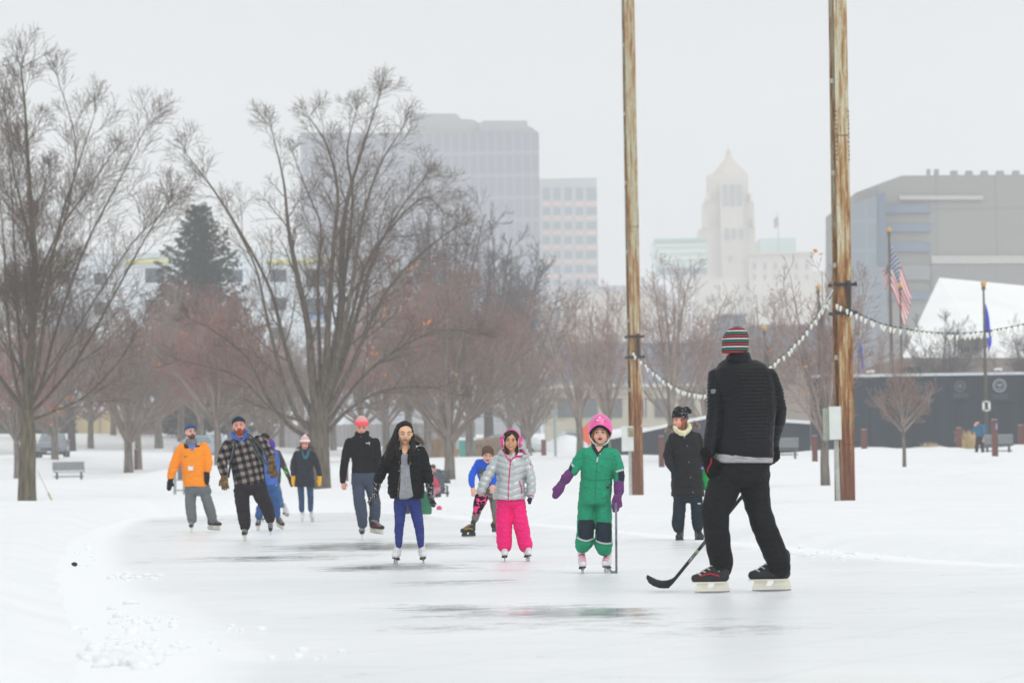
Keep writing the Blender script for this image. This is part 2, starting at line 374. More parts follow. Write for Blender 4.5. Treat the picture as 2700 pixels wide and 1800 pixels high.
# ------------------------------------------------------------------ the city in the fog; far tower colours are paled to add to the haze
def box_px(mb, px0, py0, px1, py1, D, depth, proud=0.0, zbot=None):
    x0, x1, z0, z1 = rect(px0, py0, px1, py1, D)
    if zbot is not None: z0 = zbot
    y0 = D - proud
    mb.box(((x0 + x1) / 2, y0 + depth / 2, (z0 + z1) / 2), (x1 - x0, depth, z1 - z0))
def bldg(name, px, D, label, cat='building', group=None):
    p = W(px, 1180, D); return thing(name, (p.x, D, 2.0), label, cat, group)
def wins(parent, D, rects, m, name='window', depth=0.25, proud=0.06, me_cache={}):
    for (a, b, c, d) in rects:
        mb = MB(); box_px(mb, a, b, c, d, D, depth, proud); mb.build(name, m, parent)
def facade(name, col, pitchx, pitchz, lw, linecol, rough=.7):
    """curtain-wall grid as a procedural surface pattern"""
    m = bpy.data.materials.new(name); m.use_nodes = True; t = m.node_tree; N = t.nodes; L = t.links; b = N['Principled BSDF']
    tc = N.new('ShaderNodeTexCoord'); sp = N.new('ShaderNodeSeparateXYZ'); L.new(tc.outputs['Object'], sp.inputs[0])
    def line(out, pitch):
        a = N.new('ShaderNodeMath'); a.operation = 'DIVIDE'; L.new(out, a.inputs[0]); a.inputs[1].default_value = pitch
        f = N.new('ShaderNodeMath'); f.operation = 'FRACT'; L.new(a.outputs[0], f.inputs[0])
        c = N.new('ShaderNodeMath'); c.operation = 'LESS_THAN'; L.new(f.outputs[0], c.inputs[0]); c.inputs[1].default_value = lw; return c.outputs[0]
    a = line(sp.outputs[0], pitchx); c = line(sp.outputs[2], pitchz)
    mxm = N.new('ShaderNodeMath'); mxm.operation = 'MAXIMUM'; L.new(a, mxm.inputs[0]); L.new(c, mxm.inputs[1])
    mi = N.new('ShaderNodeMixRGB'); L.new(mxm.outputs[0], mi.inputs[0]); mi.inputs[1].default_value = col; mi.inputs[2].default_value = linecol
    L.new(mi.outputs[0], b.inputs['Base Color']); b.inputs['Roughness'].default_value = rough
    return m
# dark tower
t = bldg('office_tower', 1108, 650, 'tall dark grey office tower fading into the fog, with stepped top and cut corner')
fm = facade('tower_glass', srgb(146, 150, 160), 1.5, 3.8, 0.16, srgb(162, 165, 173), .4)  # glass lightened and lines kept close: part of the fog fade is painted in
x = lambda px, py: W(px, py, 650)
mb = MB(); pts = [(792, 1255), (792, 420), (830, 350), (1000, 350), (1085, 315), (1205, 315), (1240, 322), (1240, 318), (1390, 318), (1390, 332), (1420, 350), (1424, 1255)]
pts = [(792, 1255), (792, 350), (1421, 350), (1427, 1255)]
mb.prism([x(*p) for p in pts], (0, 34, 0)); mb.build('tower_shaft', fm, t)
mb = MB(); mb.prism([x(*p) + Vector((0, 1.2, 0)) for p in [(1080, 350), (1080, 298), (1203, 298), (1216, 312), (1248, 314), (1262, 322), (1262, 350)]], (0, 26, 0)); mb.build('penthouse', mat('tower_top', srgb(168, 170, 173), .8), t)
mb = MB(); mb.prism([x(*p) + Vector((0, .8, 0)) for p in [(1262, 350), (1262, 325), (1275, 317), (1390, 317), (1391, 330), (1404, 336), (1421, 350)]], (0, 26, 0)); mb.build('penthouse', mat('tower_top'	, srgb(168, 170, 173), .8), t)
# gridded tower with pale window bands
t = bldg('office_tower', 1505, 700, 'paler gridded office tower with rows of pinkish panels, right of the dark tower')
gm = mat('grid_frame', srgb(196, 200, 203), .8, .05)
mb = MB(); box_px(mb, 1428, 470, 1580, 1200, 700, 30); mb.build('tower_shaft', gm, t)
pk = mat('pink_panel', srgb(232, 202, 195), .6, .08); gl = mat('tower_pane', srgb(160, 170, 178), .3, .08, spec=.5)  # panels and panes paled towards the frame, haze put into the colour
cols = [(1431, 1450), (1459, 1478), (1489, 1508), (1518, 1537), (1546, 1573)]
for r_ in range(7):
    y0 = 533 + r_ * 38.2
    wins(t, 700, [(a, y0, b, y0 + 9) for a, b in cols], pk, 'spandrel_panel')
    wins(t, 700, [(a, y0 + 14, b, y0 + 33) for a, b in cols], gl, 'window')
wins(t, 700, [(a, 495, b, 527) for a, b in cols], gl, 'window')
# low grey block
t = bldg('concrete_block', 1600, 600, 'low windowless grey concrete block spanning behind the left lamp pole')
mb = MB(); box_px(mb, 1445, 753, 1760, 1200, 600, 40); mb.build('wall', mat('conc_block', srgb(182, 180, 187), .85, .06, .3), t)
mb = MB(); box_px(mb, 1472, 772, 1762, 1000, 600, 1, .5); mb.build('wall_panel', mat('conc_beige', srgb(192, 184, 178), .85, .05, .3), t)
# the old stepped stone tower
D = 1040; t = bldg('stone_tower', 1930, D, 'pale stone art deco tower with stepped shoulders and pointed crown, faint in fog')
st = mat('tower_stone', srgb(196, 190, 180), .85, .08, .05); wn = mat('far_window', srgb(144, 146, 154), .4, .08); rf = mat('crown_tile', srgb(190, 180, 168), .8, .06, .1)
S = lambda u, v: (1600 + u / 1.743, v / 1.743)
def slab(pars, m, name, dep=None, yoff=0.0):
    mb = MB()
    for (u0, v0, u1, v1) in pars:
        a, b = S(u0, v0), S(u1, v1); x0, x1, z0, z1 = rect(a[0], a[1], b[0], b[1], D)
        dd = dep or (x1 - x0); mb.box(((x0 + x1) / 2, D + 25 + yoff, (z0 + z1) / 2), (x1 - x0, dd, z1 - z0))
    return mb.build(name, m, t)
slab([(450, 1030, 712, 2150)], st, 'tower_base'); slab([(462, 905, 697, 1030)], st, 'tower_shoulder'); slab([(472, 880, 685, 905)], st, 'tower_shoulder')
slab([(483, 775, 670, 880)], st, 'tower_shaft')
for u in (468, 690): slab([(u - 6, 985, u + 6, 1030)], st, 'pinnacle', 6, -9)
for u in (478, 676): slab([(u - 5, 868, u + 5, 905)], st, 'pinnacle', 5, -8)
# the crown: tapering octagon
mb = MB(); rings = []
for (u, v) in ((95, 775), (84, 762), (64, 742), (40, 716), (24, 698), (19, 692), (15, 684), (13, 662), (5, 652), (1.5, 640)):
    c = W(*S(572 + 5 * (u / 95), v), D); c.x *= 1.010; k = (W(*S(570 + u, v), D).x - W(*S(570, v), D).x); c.y = D + 25
    rings.append([c + Vector((k * math.cos(a), k * math.sin(a), 0)) for a in [math.pi / 8 + math.pi / 4 * i for i in range(8)]])
vs = [p for r_ in rings for p in r_]; fs = [(i * 8 + j, i * 8 + (j + 1) % 8, (i + 1) * 8 + (j + 1) % 8, (i + 1) * 8 + j) for i in range(len(rings) - 1) for j in range(8)] + [tuple(range(72, 80))]
mb.add(vs, fs); mb.build('tower_crown', rf, t)
def twin(lst, frontw):
    for (u0, v0, u1, v1) in lst:
        a, b = S(u0, v0), S(u1, v1); x0, x1, z0, z1 = rect(a[0], a[1], b[0], b[1], D - 5)
        yf = D + 25 - frontw / 2; mb = MB(); mb.box(((x0 + x1) / 2, yf + .1, (z0 + z1) / 2), (x1 - x0, .8, z1 - z0)); mb.build('window', wn, t)
mpx = lambda u: u / 1.743 * D / FPX
twin([(545, 830, 568, 930)], mpx(187)); twin([(580, 830, 602, 930)], mpx(187)); twin([(614, 830, 636, 930)], mpx(187))
# shafts are wider lower down: long windows sit on a proud bay
slab([(538, 820, 643, 1270)], st, 'window_bay', 6, -mpx(262) / 2)
for u0, v0, u1, v1 in ((545, 830, 568, 930), (580, 830, 602, 930), (614, 830, 636, 930), (555, 1035, 574, 1085), (589, 1035, 608, 1085), (624, 1035, 643, 1085), (577, 1160, 588, 1185)):
    a, b = S(u0, v0), S(u1, v1); x0, x1, z0, z1 = rect(a[0], a[1], b[0], b[1], D); mb = MB()
    mb.box(((x0 + x1) / 2, D + 25 - mpx(262) / 2 - 3.1, (z0 + z1) / 2), (x1 - x0, .5, z1 - z0)); mb.build('window', wn, t)
# its lower wings
t = bldg('stone_building', 2060, 985, 'wide beige stone building with rows of small windows below the pointed tower')
def bx(u0, v0, u1, v1, m, name, dep, D_, par):
    a, b = S(u0, v0), S(u1, v1); mb = MB(); x0, x1, z0, z1 = rect(a[0], a[1], b[0], b[1], D_); mb.box(((x0 + x1) / 2, D_ + dep / 2, (z0 + z1) / 2), (x1 - x0, dep, z1 - z0)); return mb.build(name, m, par)
bx(665, 1165, 955, 2150, st, 'wing', 30, 985, t); bx(955.5, 1245, 1042, 2150, st, 'wing', 26, 987, t); bx(430, 1275, 664.5, 2150, st, 'wing', 22, 988, t); bx(661, 1157, 959, 1165, st, 'cornice', 31, 984, t)
for i in range(6):
    for v0, v1, w_ in ((1208, 1238, 15), (1262, 1285, 14)): bx(672 + i * 48, v0, 672 + i * 48 + w_, v1, wn, 'window', .5, 984.7, t)
for i in range(8): bx(455 + i * 52, 1362, 470 + i * 52, 1392, wn, 'window', .5, 984.6 if i > 3 else 987.6, t)
for i in range(5): bx(675 + i * 52, 1430, 690 + i * 52, 1455, wn, 'window', .5, 984.6, t)
t = bldg('glass_building', 1795, 1000, 'pale green glass building left of the pointed stone tower')
gg = mat('green_glass', srgb(178, 204, 200), .25, .06, .1, spec=.5)
D2 = 1010; bx(222, 1098, 460, 1262, gg, 'glass_wall', 24, 1010, t); bx(220, 1094, 460, 1104, mat('roof_trim', srgb(150, 190, 184), .6), 'roof_edge', 25, 1009, t)
for i in range(3): bx(226, 1122 + i * 30, 456, 1130 + i * 30, mat('blind_band', srgb(225, 226, 215), .7), 'window_band', .5, 1009.6, t)
bx(240, 1232, 460, 1262, mat('blue_band', srgb(110, 128, 148), .4), 'lower_band', .5, 1009.5, t)
t = bldg('glass_building', 2055, 1012, 'small pale green glass block right of the pointed stone tower')
bx(705, 1094, 870, 1180, gg, 'glass_wall', 20, 1012, t)
t = bldg('rooftop_flagpole', 2052, 1000, 'tiny faint flagpole on the roofs beside the pointed tower', 'flagpole')
a = W(*S(790, 1160), 1000); b = W(*S(786, 975), 1000); mb = MB(); mb.tube([a, b], .12, 6); mb.build('pole', wn, t)
mb = MB(); q = W(*S(788, 990), 1000); mb.prism([q, q + Vector((-1.2, 0, -1)), q + Vector((-1.1, 0, -3.6)), q + Vector((0, 0, -2.6))], (0, .1, 0)); mb.build('flag', mat('far_flag', srgb(120, 110, 130), .8), t)
# low blue glass buildings in the middle distance
bgm = facade('blue_glass', srgb(93, 115, 140), 3.0, 2.4, .10, srgb(124, 140, 160), .35)
for nm, lab, x0, y0, x1, y1, Dd in (('low_blue_building', 'low pale blue glass building seen between the two lamp poles', 1455, 905, 1975, 1060, 460), ('blue_wing', 'pale blue building block behind the striped hat, right of the left pole', 1900, 832, 1968, 1000, 455),
                                    ('low_blue_building', 'low blue glass building between striped hat and right pole', 1965, 860, 2240, 1010, 452)):
    t = bldg(nm, (x0 + x1) / 2, Dd, lab); mb = MB(); box_px(mb, x0, y0, x1, 1180, Dd, 22); mb.build('wall', bgm, t)
    mb = MB(); box_px(mb, x0 - 2, y0 - 6, x1 + 2, y0 - .5, Dd, 23, .5); mb.build('roof_edge', mat('blue_roof', srgb(151, 162, 176), .7), t)
t = bldg('beige_building', 2080, 300, 'brownish beige low building behind the small trees left of the right pole')
mb = MB(); box_px(mb, 1985, 935, 2190, 1180, 300, 14); mb.build('wall', mat('beige_wall', srgb(146, 136, 126), .85, .1, .3), t)
mb = MB(); box_px(mb, 1980, 925, 2195, 934.5, 300, 15, .5); mb.build('roof_edge', mat('beige_trim', srgb(120, 116, 112), .8), t)
for i in range(3):
    mb = MB(); box_px(mb, 2010 + i * 58, 962, 2042 + i * 58, 1010, 300, .4, .12); mb.build('window', mat('dull_window', srgb(90, 96, 100), .4), t)
t = bldg('cream_building', 1700, 330, 'long cream coloured low building behind the left pole')
mb = MB(); box_px(mb, 1440, 1020, 1990, 1190, 330, 16); mb.build('wall', mat('cream_wall', srgb(184, 178, 160), .85, .08, .2), t)
mb = MB(); box_px(mb, 1435, 1012, 1995, 1019.5, 330, 17, .6); mb.build('roof_edge', mat('cream_trim', srgb(205, 205, 198), .8), t)
for i in range(8):
    mb = MB(); box_px(mb, 1470 + i * 64, 1050, 1512 + i * 64, 1100, 330, .4, .12); mb.build('window', mat('dull_window'	, srgb(90, 96, 100), .4), t)
# hospital block on the right
t = bldg('hospital_block', 2480, 420, 'big grey panelled building with blue window bands and rooftop vents, at right')
S2 = lambda u, v: (2200 + u / 2.53, 380 + v / 2.53)
pan = facade('grey_panel', srgb(146, 145, 143), 6.5, 9.0, .03, srgb(134, 134, 133), .8)
P = lambda u, v, dy=0: W(*S2(u, v), 420) + Vector((0, dy, 0))
mb = MB(); mb.prism([P(140, 2100), P(140, 325), P(205, 300), P(450, 210), P(1700, 200), P(1700, 2100)], (0, 40, 0)); mb.build('wall', pan, t)
bl = facade('blue_wing_glass', srgb(126, 138, 148), 2.0, 3.2, .12, srgb(132, 144, 158), .35)
mb = MB(); mb.prism([P(60, 2100, -3), P(60, 420, -3), P(235, 370, -3), P(265, 355, -3), P(265, 820, -3), P(330, 830, -3), P(330, 2100, -3)], (0, 4, 0)); mb.build('glass_wing', bl, t)
mb = MB(); mb.prism([P(265.5, 820, -2.5), P(265.5, 350, -2.5), P(325, 330, -2.5), P(325, 820, -2.5)], (0, 3, 0)); mb.build('glass_corner', mat('corner_glass', srgb(108, 124, 142), .3), t)
bb = mat('band_glass', srgb(116, 132, 150), .3, .06, .2)
for v0, v1 in ((405, 460), (530, 585), (658, 716), (985, 1035)):
    mb = MB(); mb.prism([P(331, v0, -.4), P(640, v0, -.4), P(640, v1, -.4), P(331, v1, -.4)], (0, 1, 0)); mb.build('window_band', bb, t)
mb = MB(); mb.prism([P(331, 810, -.35), P(640, 810, -.35), P(640, 905, -.35), P(331, 905, -.35)], (0, 1, 0)); mb.build('louvre_band', mat('dark_band', srgb(146, 148, 150), .7), t)
mb = MB(); mb.prism([P(645, 745, -.35), P(1700, 745, -.35), P(1700, 795, -.35), P(645, 800, -.35)], (0, 1, 0)); mb.build('stone_band', mat('pale_band', srgb(184, 182, 178), .8), t)
mb = MB(); mb.prism([P(645, 805, -.30), P(1700, 800, -.30), P(1700, 960, -.30), P(645, 960, -.30)], (0, 1, 0)); mb.build('louvre_band', mat('mid_band', srgb(140, 139, 140), .8), t)
mb = MB(); mb.prism([P(430, 345, -.35), P(990, 345, -.35), P(990, 372, -.35), P(430, 372, -.35)], (0, 1, 0)); mb.build('stone_band', mat('pale_band'	, srgb(184, 182, 178), .8), t)
vm = mat('vent_metal', srgb(158, 163, 167), .5, .05)
for (u0, u1, taper) in ((655, 680, 0), (705, 740, 3), (812, 870, 8), (915, 972, 8), (1018, 1076, 8), (1122, 1184, 8), (1232, 1290, 8)):
    mb = MB(); top = 138 if u1 < 760 else 148
    a = [P(u0, 206, 6), P(u1, 206, 6), P(u1 - taper, top, 6), P(u0 + taper, top, 6)]; mb.prism(a, (0, P(u1, 206).x - P(u0, 206).x, 0)); mb.build('roof_vent', vm, t)
# white pitched hall roof
t = bldg('white_roofed_hall', 2600, 262, 'white faceted hall roof sloping up behind the dark memorial wall')
Q = lambda u, v, dy=0: W(*S2(u, v), 262 + dy) 
wr = mat('white_roof', srgb(243, 244, 243), .75, .03, .2, bump=.05, bscale=.6)
A = [Q(700, 890, 20), Q(1500, 965, 26), Q(1500, 1425), Q(450, 1425), Q(870, 1180, 6), Q(980, 1000, 16)]
mb = MB(); back = [Q(700, 1425, 45), Q(1500, 1425, 45)]
vs = A + back
mb.add(vs, [(0, 3, 4, 5), (0, 5, 1), (5, 4, 2, 1), (3, 2, 4), (0, 1, 7, 6), (3, 0, 6), (2, 7, 1), (3, 6, 7, 2)]); mb.build('roof', wr, t)
mb = MB(); mb.prism([Q(440, 1425, -1), Q(1520, 1425, -1), Q(1520, 1700, -1), Q(440, 1700, -1)], (0, 30, 0)); mb.build('wall', mat('hall_base', srgb(122, 112, 104), .9, .15, .3), t)
for u0, u1 in ((868, 945), (958, 1030)):
    mb = MB(); mb.prism([Q(u0, 1290, -1.5), Q(u1, 1290, -1.5), Q(u1 - 8, 1358, -1.5), Q(u0, 1358, -1.5)], (0, 5, 0)); mb.build('roof_window', mat('hall_window', srgb(86, 84, 84), .5), t)
mb = MB(); mb.prism([Q(780, 1225, 1), Q(880, 1180, 4), Q(870, 1215, 4), Q(790, 1250, 1)], (0, 2, 0)); mb.build('roof_snow', wr, t)
# white building behind the left trees
t = bldg('white_building', 520, 330, 'white sheathed building with yellow band and dark windows behind the left trees')
mb = MB(); box_px(mb, 130, 664, 905, 1180, 330, 18); mb.build('wall', mat('white_sheath', srgb(214, 222, 228), .8, .05, .15), t)
for a_, b_ in ((130, 196), (330, 455), (548, 556), (700, 903)):
    mb = MB(); box_px(mb, a_, 687, b_, 692, 330, .6, .3); mb.build('yellow_band', mat('yellow_band', srgb(225, 215, 110), .7), t)
dw = mat('open_window', srgb(84, 94, 104), .5, .15, .5)
wl = [(712, 710, 755, 743), (806, 710, 858, 756), (712, 785, 755, 818), (806, 787, 855, 830), (383, 707, 435, 745), (248, 720, 284, 750), (150, 716, 186, 750), (383, 790, 435, 826), (248, 796, 284, 830), (470, 790, 520, 826), (712, 862, 756, 894), (806, 862, 856, 896), (600, 712, 640, 744), (600, 786, 640, 818)]
wins(t, 330, wl, dw)
mb = MB(); box_px(mb, 812, 832, 866, 838, 330, .5, .3); mb.build('blue_strip', mat('blue_strip', srgb(110, 150, 205), .7), t)
# walls and fences on the bank at left
t = bldg('tan_wall', 265, 296, 'plain tan wall panel on the bank behind the leftmost trees', 'wall'); 
mb = MB(); box_px(mb, 196, 1085, 330, 1160, 296, 8); mb.build('panel', mat('tan_panel', srgb(186, 170, 132), .85, .06, .4), t)
mb = MB(); box_px(mb, 262, 1085, 266, 1160, 296, .3, .12); mb.build('post', mat('tan_post', srgb(150, 140, 112), .8), t)
t = bldg('maroon_wall', 435, 296, 'dull maroon wall panel on the bank behind the man in orange', 'wall')
mb = MB(); box_px(mb, 375, 1105, 500, 1160, 296, 8); mb.build('panel', mat('maroon_panel', srgb(116, 86, 92), .85, .08, .5), t)
t = bldg('dark_hedge', 60, 297, 'dark green hedge along the bank at the far left', 'hedge')
rnd = random.Random(3); mb = MB()
for i in range(3000):
    p = W(rnd.uniform(-300, 200), rnd.uniform(1085, 1155) + rnd.gauss(0, 4), 297 + rnd.uniform(-2, 2)); a = Matrix.Rotation(rnd.uniform(0, 6), 3, 'Y') @ Matrix.Rotation(rnd.uniform(0, 6), 3, 'X')
    mb.add([p + a @ Vector(q) for q in ((-.25, 0, -.1), (.25, 0, -.1), (0, .06, .3))], [(0, 1, 2)])
mb.build('foliage', mat('hedge_leaf', srgb(62, 74, 70), .8, .2, .8), t)
mb = MB(); box_px(mb, -300, 1092, 198, 1160, 298, 1.5); mb.build('hedge_core', mat('hedge_core', srgb(58, 66, 62), .9), t)
t = bldg('wooden_fence', 940, 296, 'long weathered grey board fence behind the big bare tree', 'fence')
wf = mat('fence_wood', srgb(138, 134, 134), .85, .12, .4, stretch=(6, 1, .3))
mb = MB(); rnd = random.Random(8); a0, a1 = W(640, 1150, 296).x, W(1250, 1150, 296).x; xx = a0
while xx < a1:
    z1 = W(940, 1118 + rnd.uniform(-1.5, 1.5), 296).z; z0 = W(940, 1192, 296).z; mb.box((xx + .14, 296, (z0 + z1) / 2), (.27, .05 + rnd.uniform(0, .02), z1 - z0)); xx += .285
mb.build('boards', wf, t)
for i in range(9):
    px = 640 + i * 76; mb = MB(); box_px(mb, px, 1116, px + 5, 1195, 295.8, .15); mb.build('post', mat('fence_post', srgb(120, 116, 114), .8), t)
t = bldg('guard_rail', 900, 290, 'long low rail capped with snow in front of the board fence', 'rail')
mb = MB(); box_px(mb, 620, 1186, 1180, 1191, 288, .4); mb.build('rail', mat('rail_dark', srgb(92, 92, 90), .7), t)
mb = MB(); box_px(mb, 620, 1178, 1180, 1185.7, 288, .5); mb.build('snow_cap', MATS['snow'], t)
for i in range(9):
    mb = MB(); box_px(mb, 640 + i * 64, 1191, 644 + i * 64, 1215, 288.1, .15); mb.build('post', MATS['rail_dark'], t)
# ------------------------------------------------------------------ memorial wall and park furniture
def on_snow(px, D, label, cat, name, group=None, dz=0.0):
    return thing(name, standing(px, D, dz), label, cat, group)
t = thing('memorial_wall', (W(2420, 1180, 176).x, 176, ground_z(22, 176)), 'tall dark polished granite wall with round emblems, behind benches at right', 'wall')
gr = mat('granite', srgb(40, 52, 64), .45, .12, .25, spec=.2, stretch=(5, 1, .3)); gr2 = mat('granite_panel', srgb(46, 54, 63), .4, .06, .4, spec=.2)
x0 = 2138
def wq(px, py, D=176): return W(px, py, D)
mb = MB(); a, b = wq(2138, 994).x, wq(3000, 984).x; zt0, zt1 = wq(2138, 996).z, wq(2700, 988).z
mb.prism([(a, 176, 0.5), (b, 176, 0.5), (b, 176, zt1), (a, 176, zt0)], (0, .8, 0)); mb.build('wall', gr, t)
mb = MB(); mb.prism([(a - .05, 175.95, zt0 + .004), (b, 175.95, zt1 + .004), (b, 175.95, zt1 + .13), (a - .05, 175.95, zt0 + .13)], (0, .9, 0)); mb.build('coping', mat('coping_snow', srgb(200, 206, 212), .7), t)
# panel joints
for px in range(2180, 3000, 57):
    mb = MB(); xx = wq(px, 1080).x; zt = zt0 + (zt1 - zt0) * (xx - a) / (b - a); mb.box((xx, 175.985, (zt + 1.0) / 2), (.035, .03, zt - 1.06)); mb.build('panel_joint', mat('joint', srgb(34, 42, 50), .6), t)
def emblem(px, py, r, col, kind):
    c = wq(px, py); c.y = 175.9; m = mat('emblem_%d' % int(col[0] * 1000), col, .5, .05)
    mb = MB(); mb.box((c.x, 175.96, c.z - .15), (1.25 * r / .3, .06, 2.5 * r / .3 * .45)); e = mb.build('emblem_panel', gr2, t)
    def ring(r0, r1, n=28, th=.04):
        mb = MB(); vs = []
        for i in range(n):
            an = 2 * math.pi * i / n
            for rr in (r0, r1): vs.append((c.x + rr * math.cos(an), c.y, c.z + rr * math.sin(an)))
        k = len(vs); vs += [(q[0], q[1] + th, q[2]) for q in vs]; fs = []
        for i in range(n):
            j = (i + 1) % n; fs += [(2 * i, 2 * i + 1, 2 * j + 1, 2 * j), (2 * i + 1, k + 2 * i + 1, k + 2 * j + 1, 2 * j + 1), (2 * i, 2 * j, k + 2 * j, k + 2 * i)]
        mb.add(vs, fs); return mb
    ring(r * .82, r).build('emblem_ring', m, e); ring(r * .58, r * .66).build('emblem_ring', m, e)
    mb = MB(); z = c.z
    if kind == 0:   # spread-winged bird over an anchor
        mb.prism([(c.x - r * .42, c.y, z + r * .3), (c.x - r * .1, c.y, z + r * .12), (c.x, c.y, z + r * .34), (c.x + r * .1, c.y, z + r * .12), (c.x + r * .42, c.y, z + r * .3), (c.x + r * .3, c.y, z - r * .05), (c.x + r * .1, c.y, z - r * .1), (c.x, c.y, z - r * .2), (c.x - r * .1, c.y, z - r * .1), (c.x - r * .3, c.y, z - r * .05)], (0, .04, 0))
        mb.box((c.x, c.y + .02, z - r * .3), (r * .08, .04, r * .4)); mb.box((c.x, c.y + .02, z - r * .46), (r * .5, .04, r * .08))
    elif kind == 1:  # globe
        mb.ell((c.x, c.y + .02, z), (r * .42, .03, r * .42)); mb.box((c.x, c.y, z + r * .1), (r * .9, .05, r * .08)); 
    else:           # shield with star
        mb.prism([(c.x - r * .35, c.y, z + r * .35), (c.x + r * .35, c.y, z + r * .35), (c.x + r * .3, c.y, z - r * .15), (c.x, c.y, z - r * .45), (c.x - r * .3, c.y, z - r * .15)], (0, .04, 0))
    mb.build('emblem_figure', m, e)
    mb = MB(); rnd = random.Random(px)
    for k in range(3):
        xx = c.x - r * 1.2
        while xx < c.x + r * 1.2:
            w_ = rnd.uniform(.05, .12); mb.box((xx + w_ / 2, 175.925, c.z - r * (1.35 + .28 * k)), (w_, .02, .035)); xx += w_ + .03
    mb.build('engraved_text', mat('engraving', srgb(92, 100, 108), .6), e)
emblem(2635, 1016, .31, srgb(150, 158, 164), 0); emblem(2531, 1018, .26, srgb(100, 108, 116), 1); emblem(2428, 1020, .26, srgb(82, 90, 98), 2); emblem(2744, 1015, .30, srgb(140, 148, 154), 2)
mb = MB(); mb.box((wq(2402, 985).x, 176.3, zt0 + .28), (1.0, .3, .28)); mb.build('wall_box', mat('dark_box', srgb(52, 62, 66), .6), t)
# low sloping wall to the left
t = thing('low_wall', (W(1850, 1180, 178).x, 178, 1.2), 'low dark snow-topped wall sloping down behind the woman in the long coat', 'wall')
mb = MB(); pts = [wq(1600, 1160, 182), wq(1866, 1103, 182), wq(1990, 1108, 182), wq(2136, 1118, 182)]
poly = pts + [Vector((pts[-1].x, 182, .5)), Vector((pts[0].x, 182, .5))]; mb.prism(poly, (0, .6, 0)); mb.build('wall', gr, t)
mb = MB()
for i in range(3):
    p, q = pts[i], pts[i + 1]; mb.prism([p + Vector((0, -.08, .004)), q + Vector((0, -.08, .004)), q + Vector((0, -.08, .16)), p + Vector((0, -.08, .16))], (0, .8, 0))
mb.build('snow_cap', MATS['snow'], t)
for px, py, lab in ((2632, 973, 'small white floodlight on top of the dark wall above the brightest emblem'), (2295, 979, 'small white floodlight on top of the dark wall near the right lamp pole'), (2182+111, 979, None)):
    if not lab: continue
    c = W(px, py, 176.4); t = thing('floodlight', c - Vector((0, 0, .2)), lab, 'floodlight'); wm = mat('fixture_white', srgb(226, 228, 226), .5)
    mb = MB(); mb.box(c, (.34, .3, .12)); mb.build('lamp_head', wm, t)
    mb = MB(); mb.tube([c + Vector((0, 0, -.06)), c + Vector((0, 0, -.35))], .05, 8); mb.build('stem', mat('fixture_stem', srgb(70, 74, 78), .6), t)
# maroon square posts
pm = mat('post_maroon', srgb(104, 62, 58), .8, .12, 5, bump=.004, bscale=20)
def post(px, ptop, pbot, D, wpx, label, sticker=False):
    b = W(px, pbot, D); top = W(px, ptop, D); wd = wpx * D / FPX
    t = thing('square_post', Vector((b.x, D, b.z - .15)), label, 'post', 'maroon posts standing around the memorial')
    mb = MB(); mb.box((b.x, D, (b.z - .15 + top.z) / 2), (wd, wd, top.z - b.z + .15)); mb.build('post_shaft', pm, t)
    mb = MB(); mb.box((b.x, D, top.z + .015), (wd * .94, wd * .94, .026)); mb.build('post_cap', mat('cap_snow', srgb(190, 170, 168), .8), t)
    if sticker: mb = MB(); mb.box((b.x + wd * .28, D - wd / 2 - .006, top.z - .28), (wd * .35, .01, .24)); mb.build('sticker', mat('sticker_blue', srgb(140, 150, 190), .6), t)
post(2529, 1128, 1190, 170, 14.5, 'maroon square post left of the tan grass tuft at the dark wall')
post(2624, 1106, 1204, 158, 15, 'maroon square post with a pale blue sticker in front of the right bench', True)
post(2692, 1121, 1179, 172, 14.5, 'maroon square post at the right edge of the picture')
post(2279, 1132, 1190, 168, 14.5, 'maroon square post just right of the right lamp pole')
post(2149, 1149, 1220, 150, 14, 'maroon square post behind the forked tree, left of the right lamp pole')
post(1745, 1150, 1235, 150, 14.5, 'maroon square post beside the woman in the long coat')
post(1640, 1149, 1201, 195, 14, 'maroon square post behind the box on the left lamp pole')
post(1434, 1159, 1203, 225, 13, 'maroon square post between the pink muffs girl and the helmeted child')
post(359, 1185, 1237, 200, 10, 'maroon square post between two bare trunks left of the man in orange')
post(914, 1222, 1258, 160, 9, 'maroon square post behind the arm of the woman in the coral hat')
# benches
sm = mat('bench_slat', srgb(126, 132, 136), .7, .1, 3, stretch=(.3, 1, 6)); lm = mat('bench_leg', srgb(84, 88, 90), .6)
def bench(px, pbot, D, width, label, yaw=0.0, col=sm):
    b = W(px, pbot, D); t = thing('park_bench', b, label, 'bench', 'slatted park benches in the snow'); Rz = Matrix.Rotation(yaw, 3, 'Z')
    L = lambda x, y, z: b + Rz @ Vector((x, y, z))
    mb = MB()
    for i in range(3): mb.box(L(0, .12 + .13 * i, .44), (width, .11, .035), Rz)
    mb.build('seat', col, t)
    mb = MB(); Rb = Rz @ Matrix.Rotation(R(-10), 3, 'X')
    for i in range(4): mb.box(L(0, -.02 - .012 * i, .56 + .105 * i), (width, .03, .095), Rb)
    mb.build('backrest', col, t)
    for sx in (-1, 1):
        for sy, yy in ((0, .02), (1, .42)):
            mb = MB(); mb.tube([L(sx * width * .38, yy, -.1), L(sx * width * .38, yy, .43)], .032, 6); mb.build('leg', lm, t)
        mb = MB(); mb.tube([L(sx * width * .46, .02, .60), L(sx * width * .46, .40, .62), L(sx * width * .46, .44, .44)], .02, 6); mb.build('armrest', lm, t)
    mb = MB(); mb.box(L(0, .02, .22), (width * .95, .04, .05), Rz); mb.build('stretcher', lm, t)
    return t
bench(181, 1268, 183, 1.52, 'grey slatted bench seen from behind, right of the big left tree')
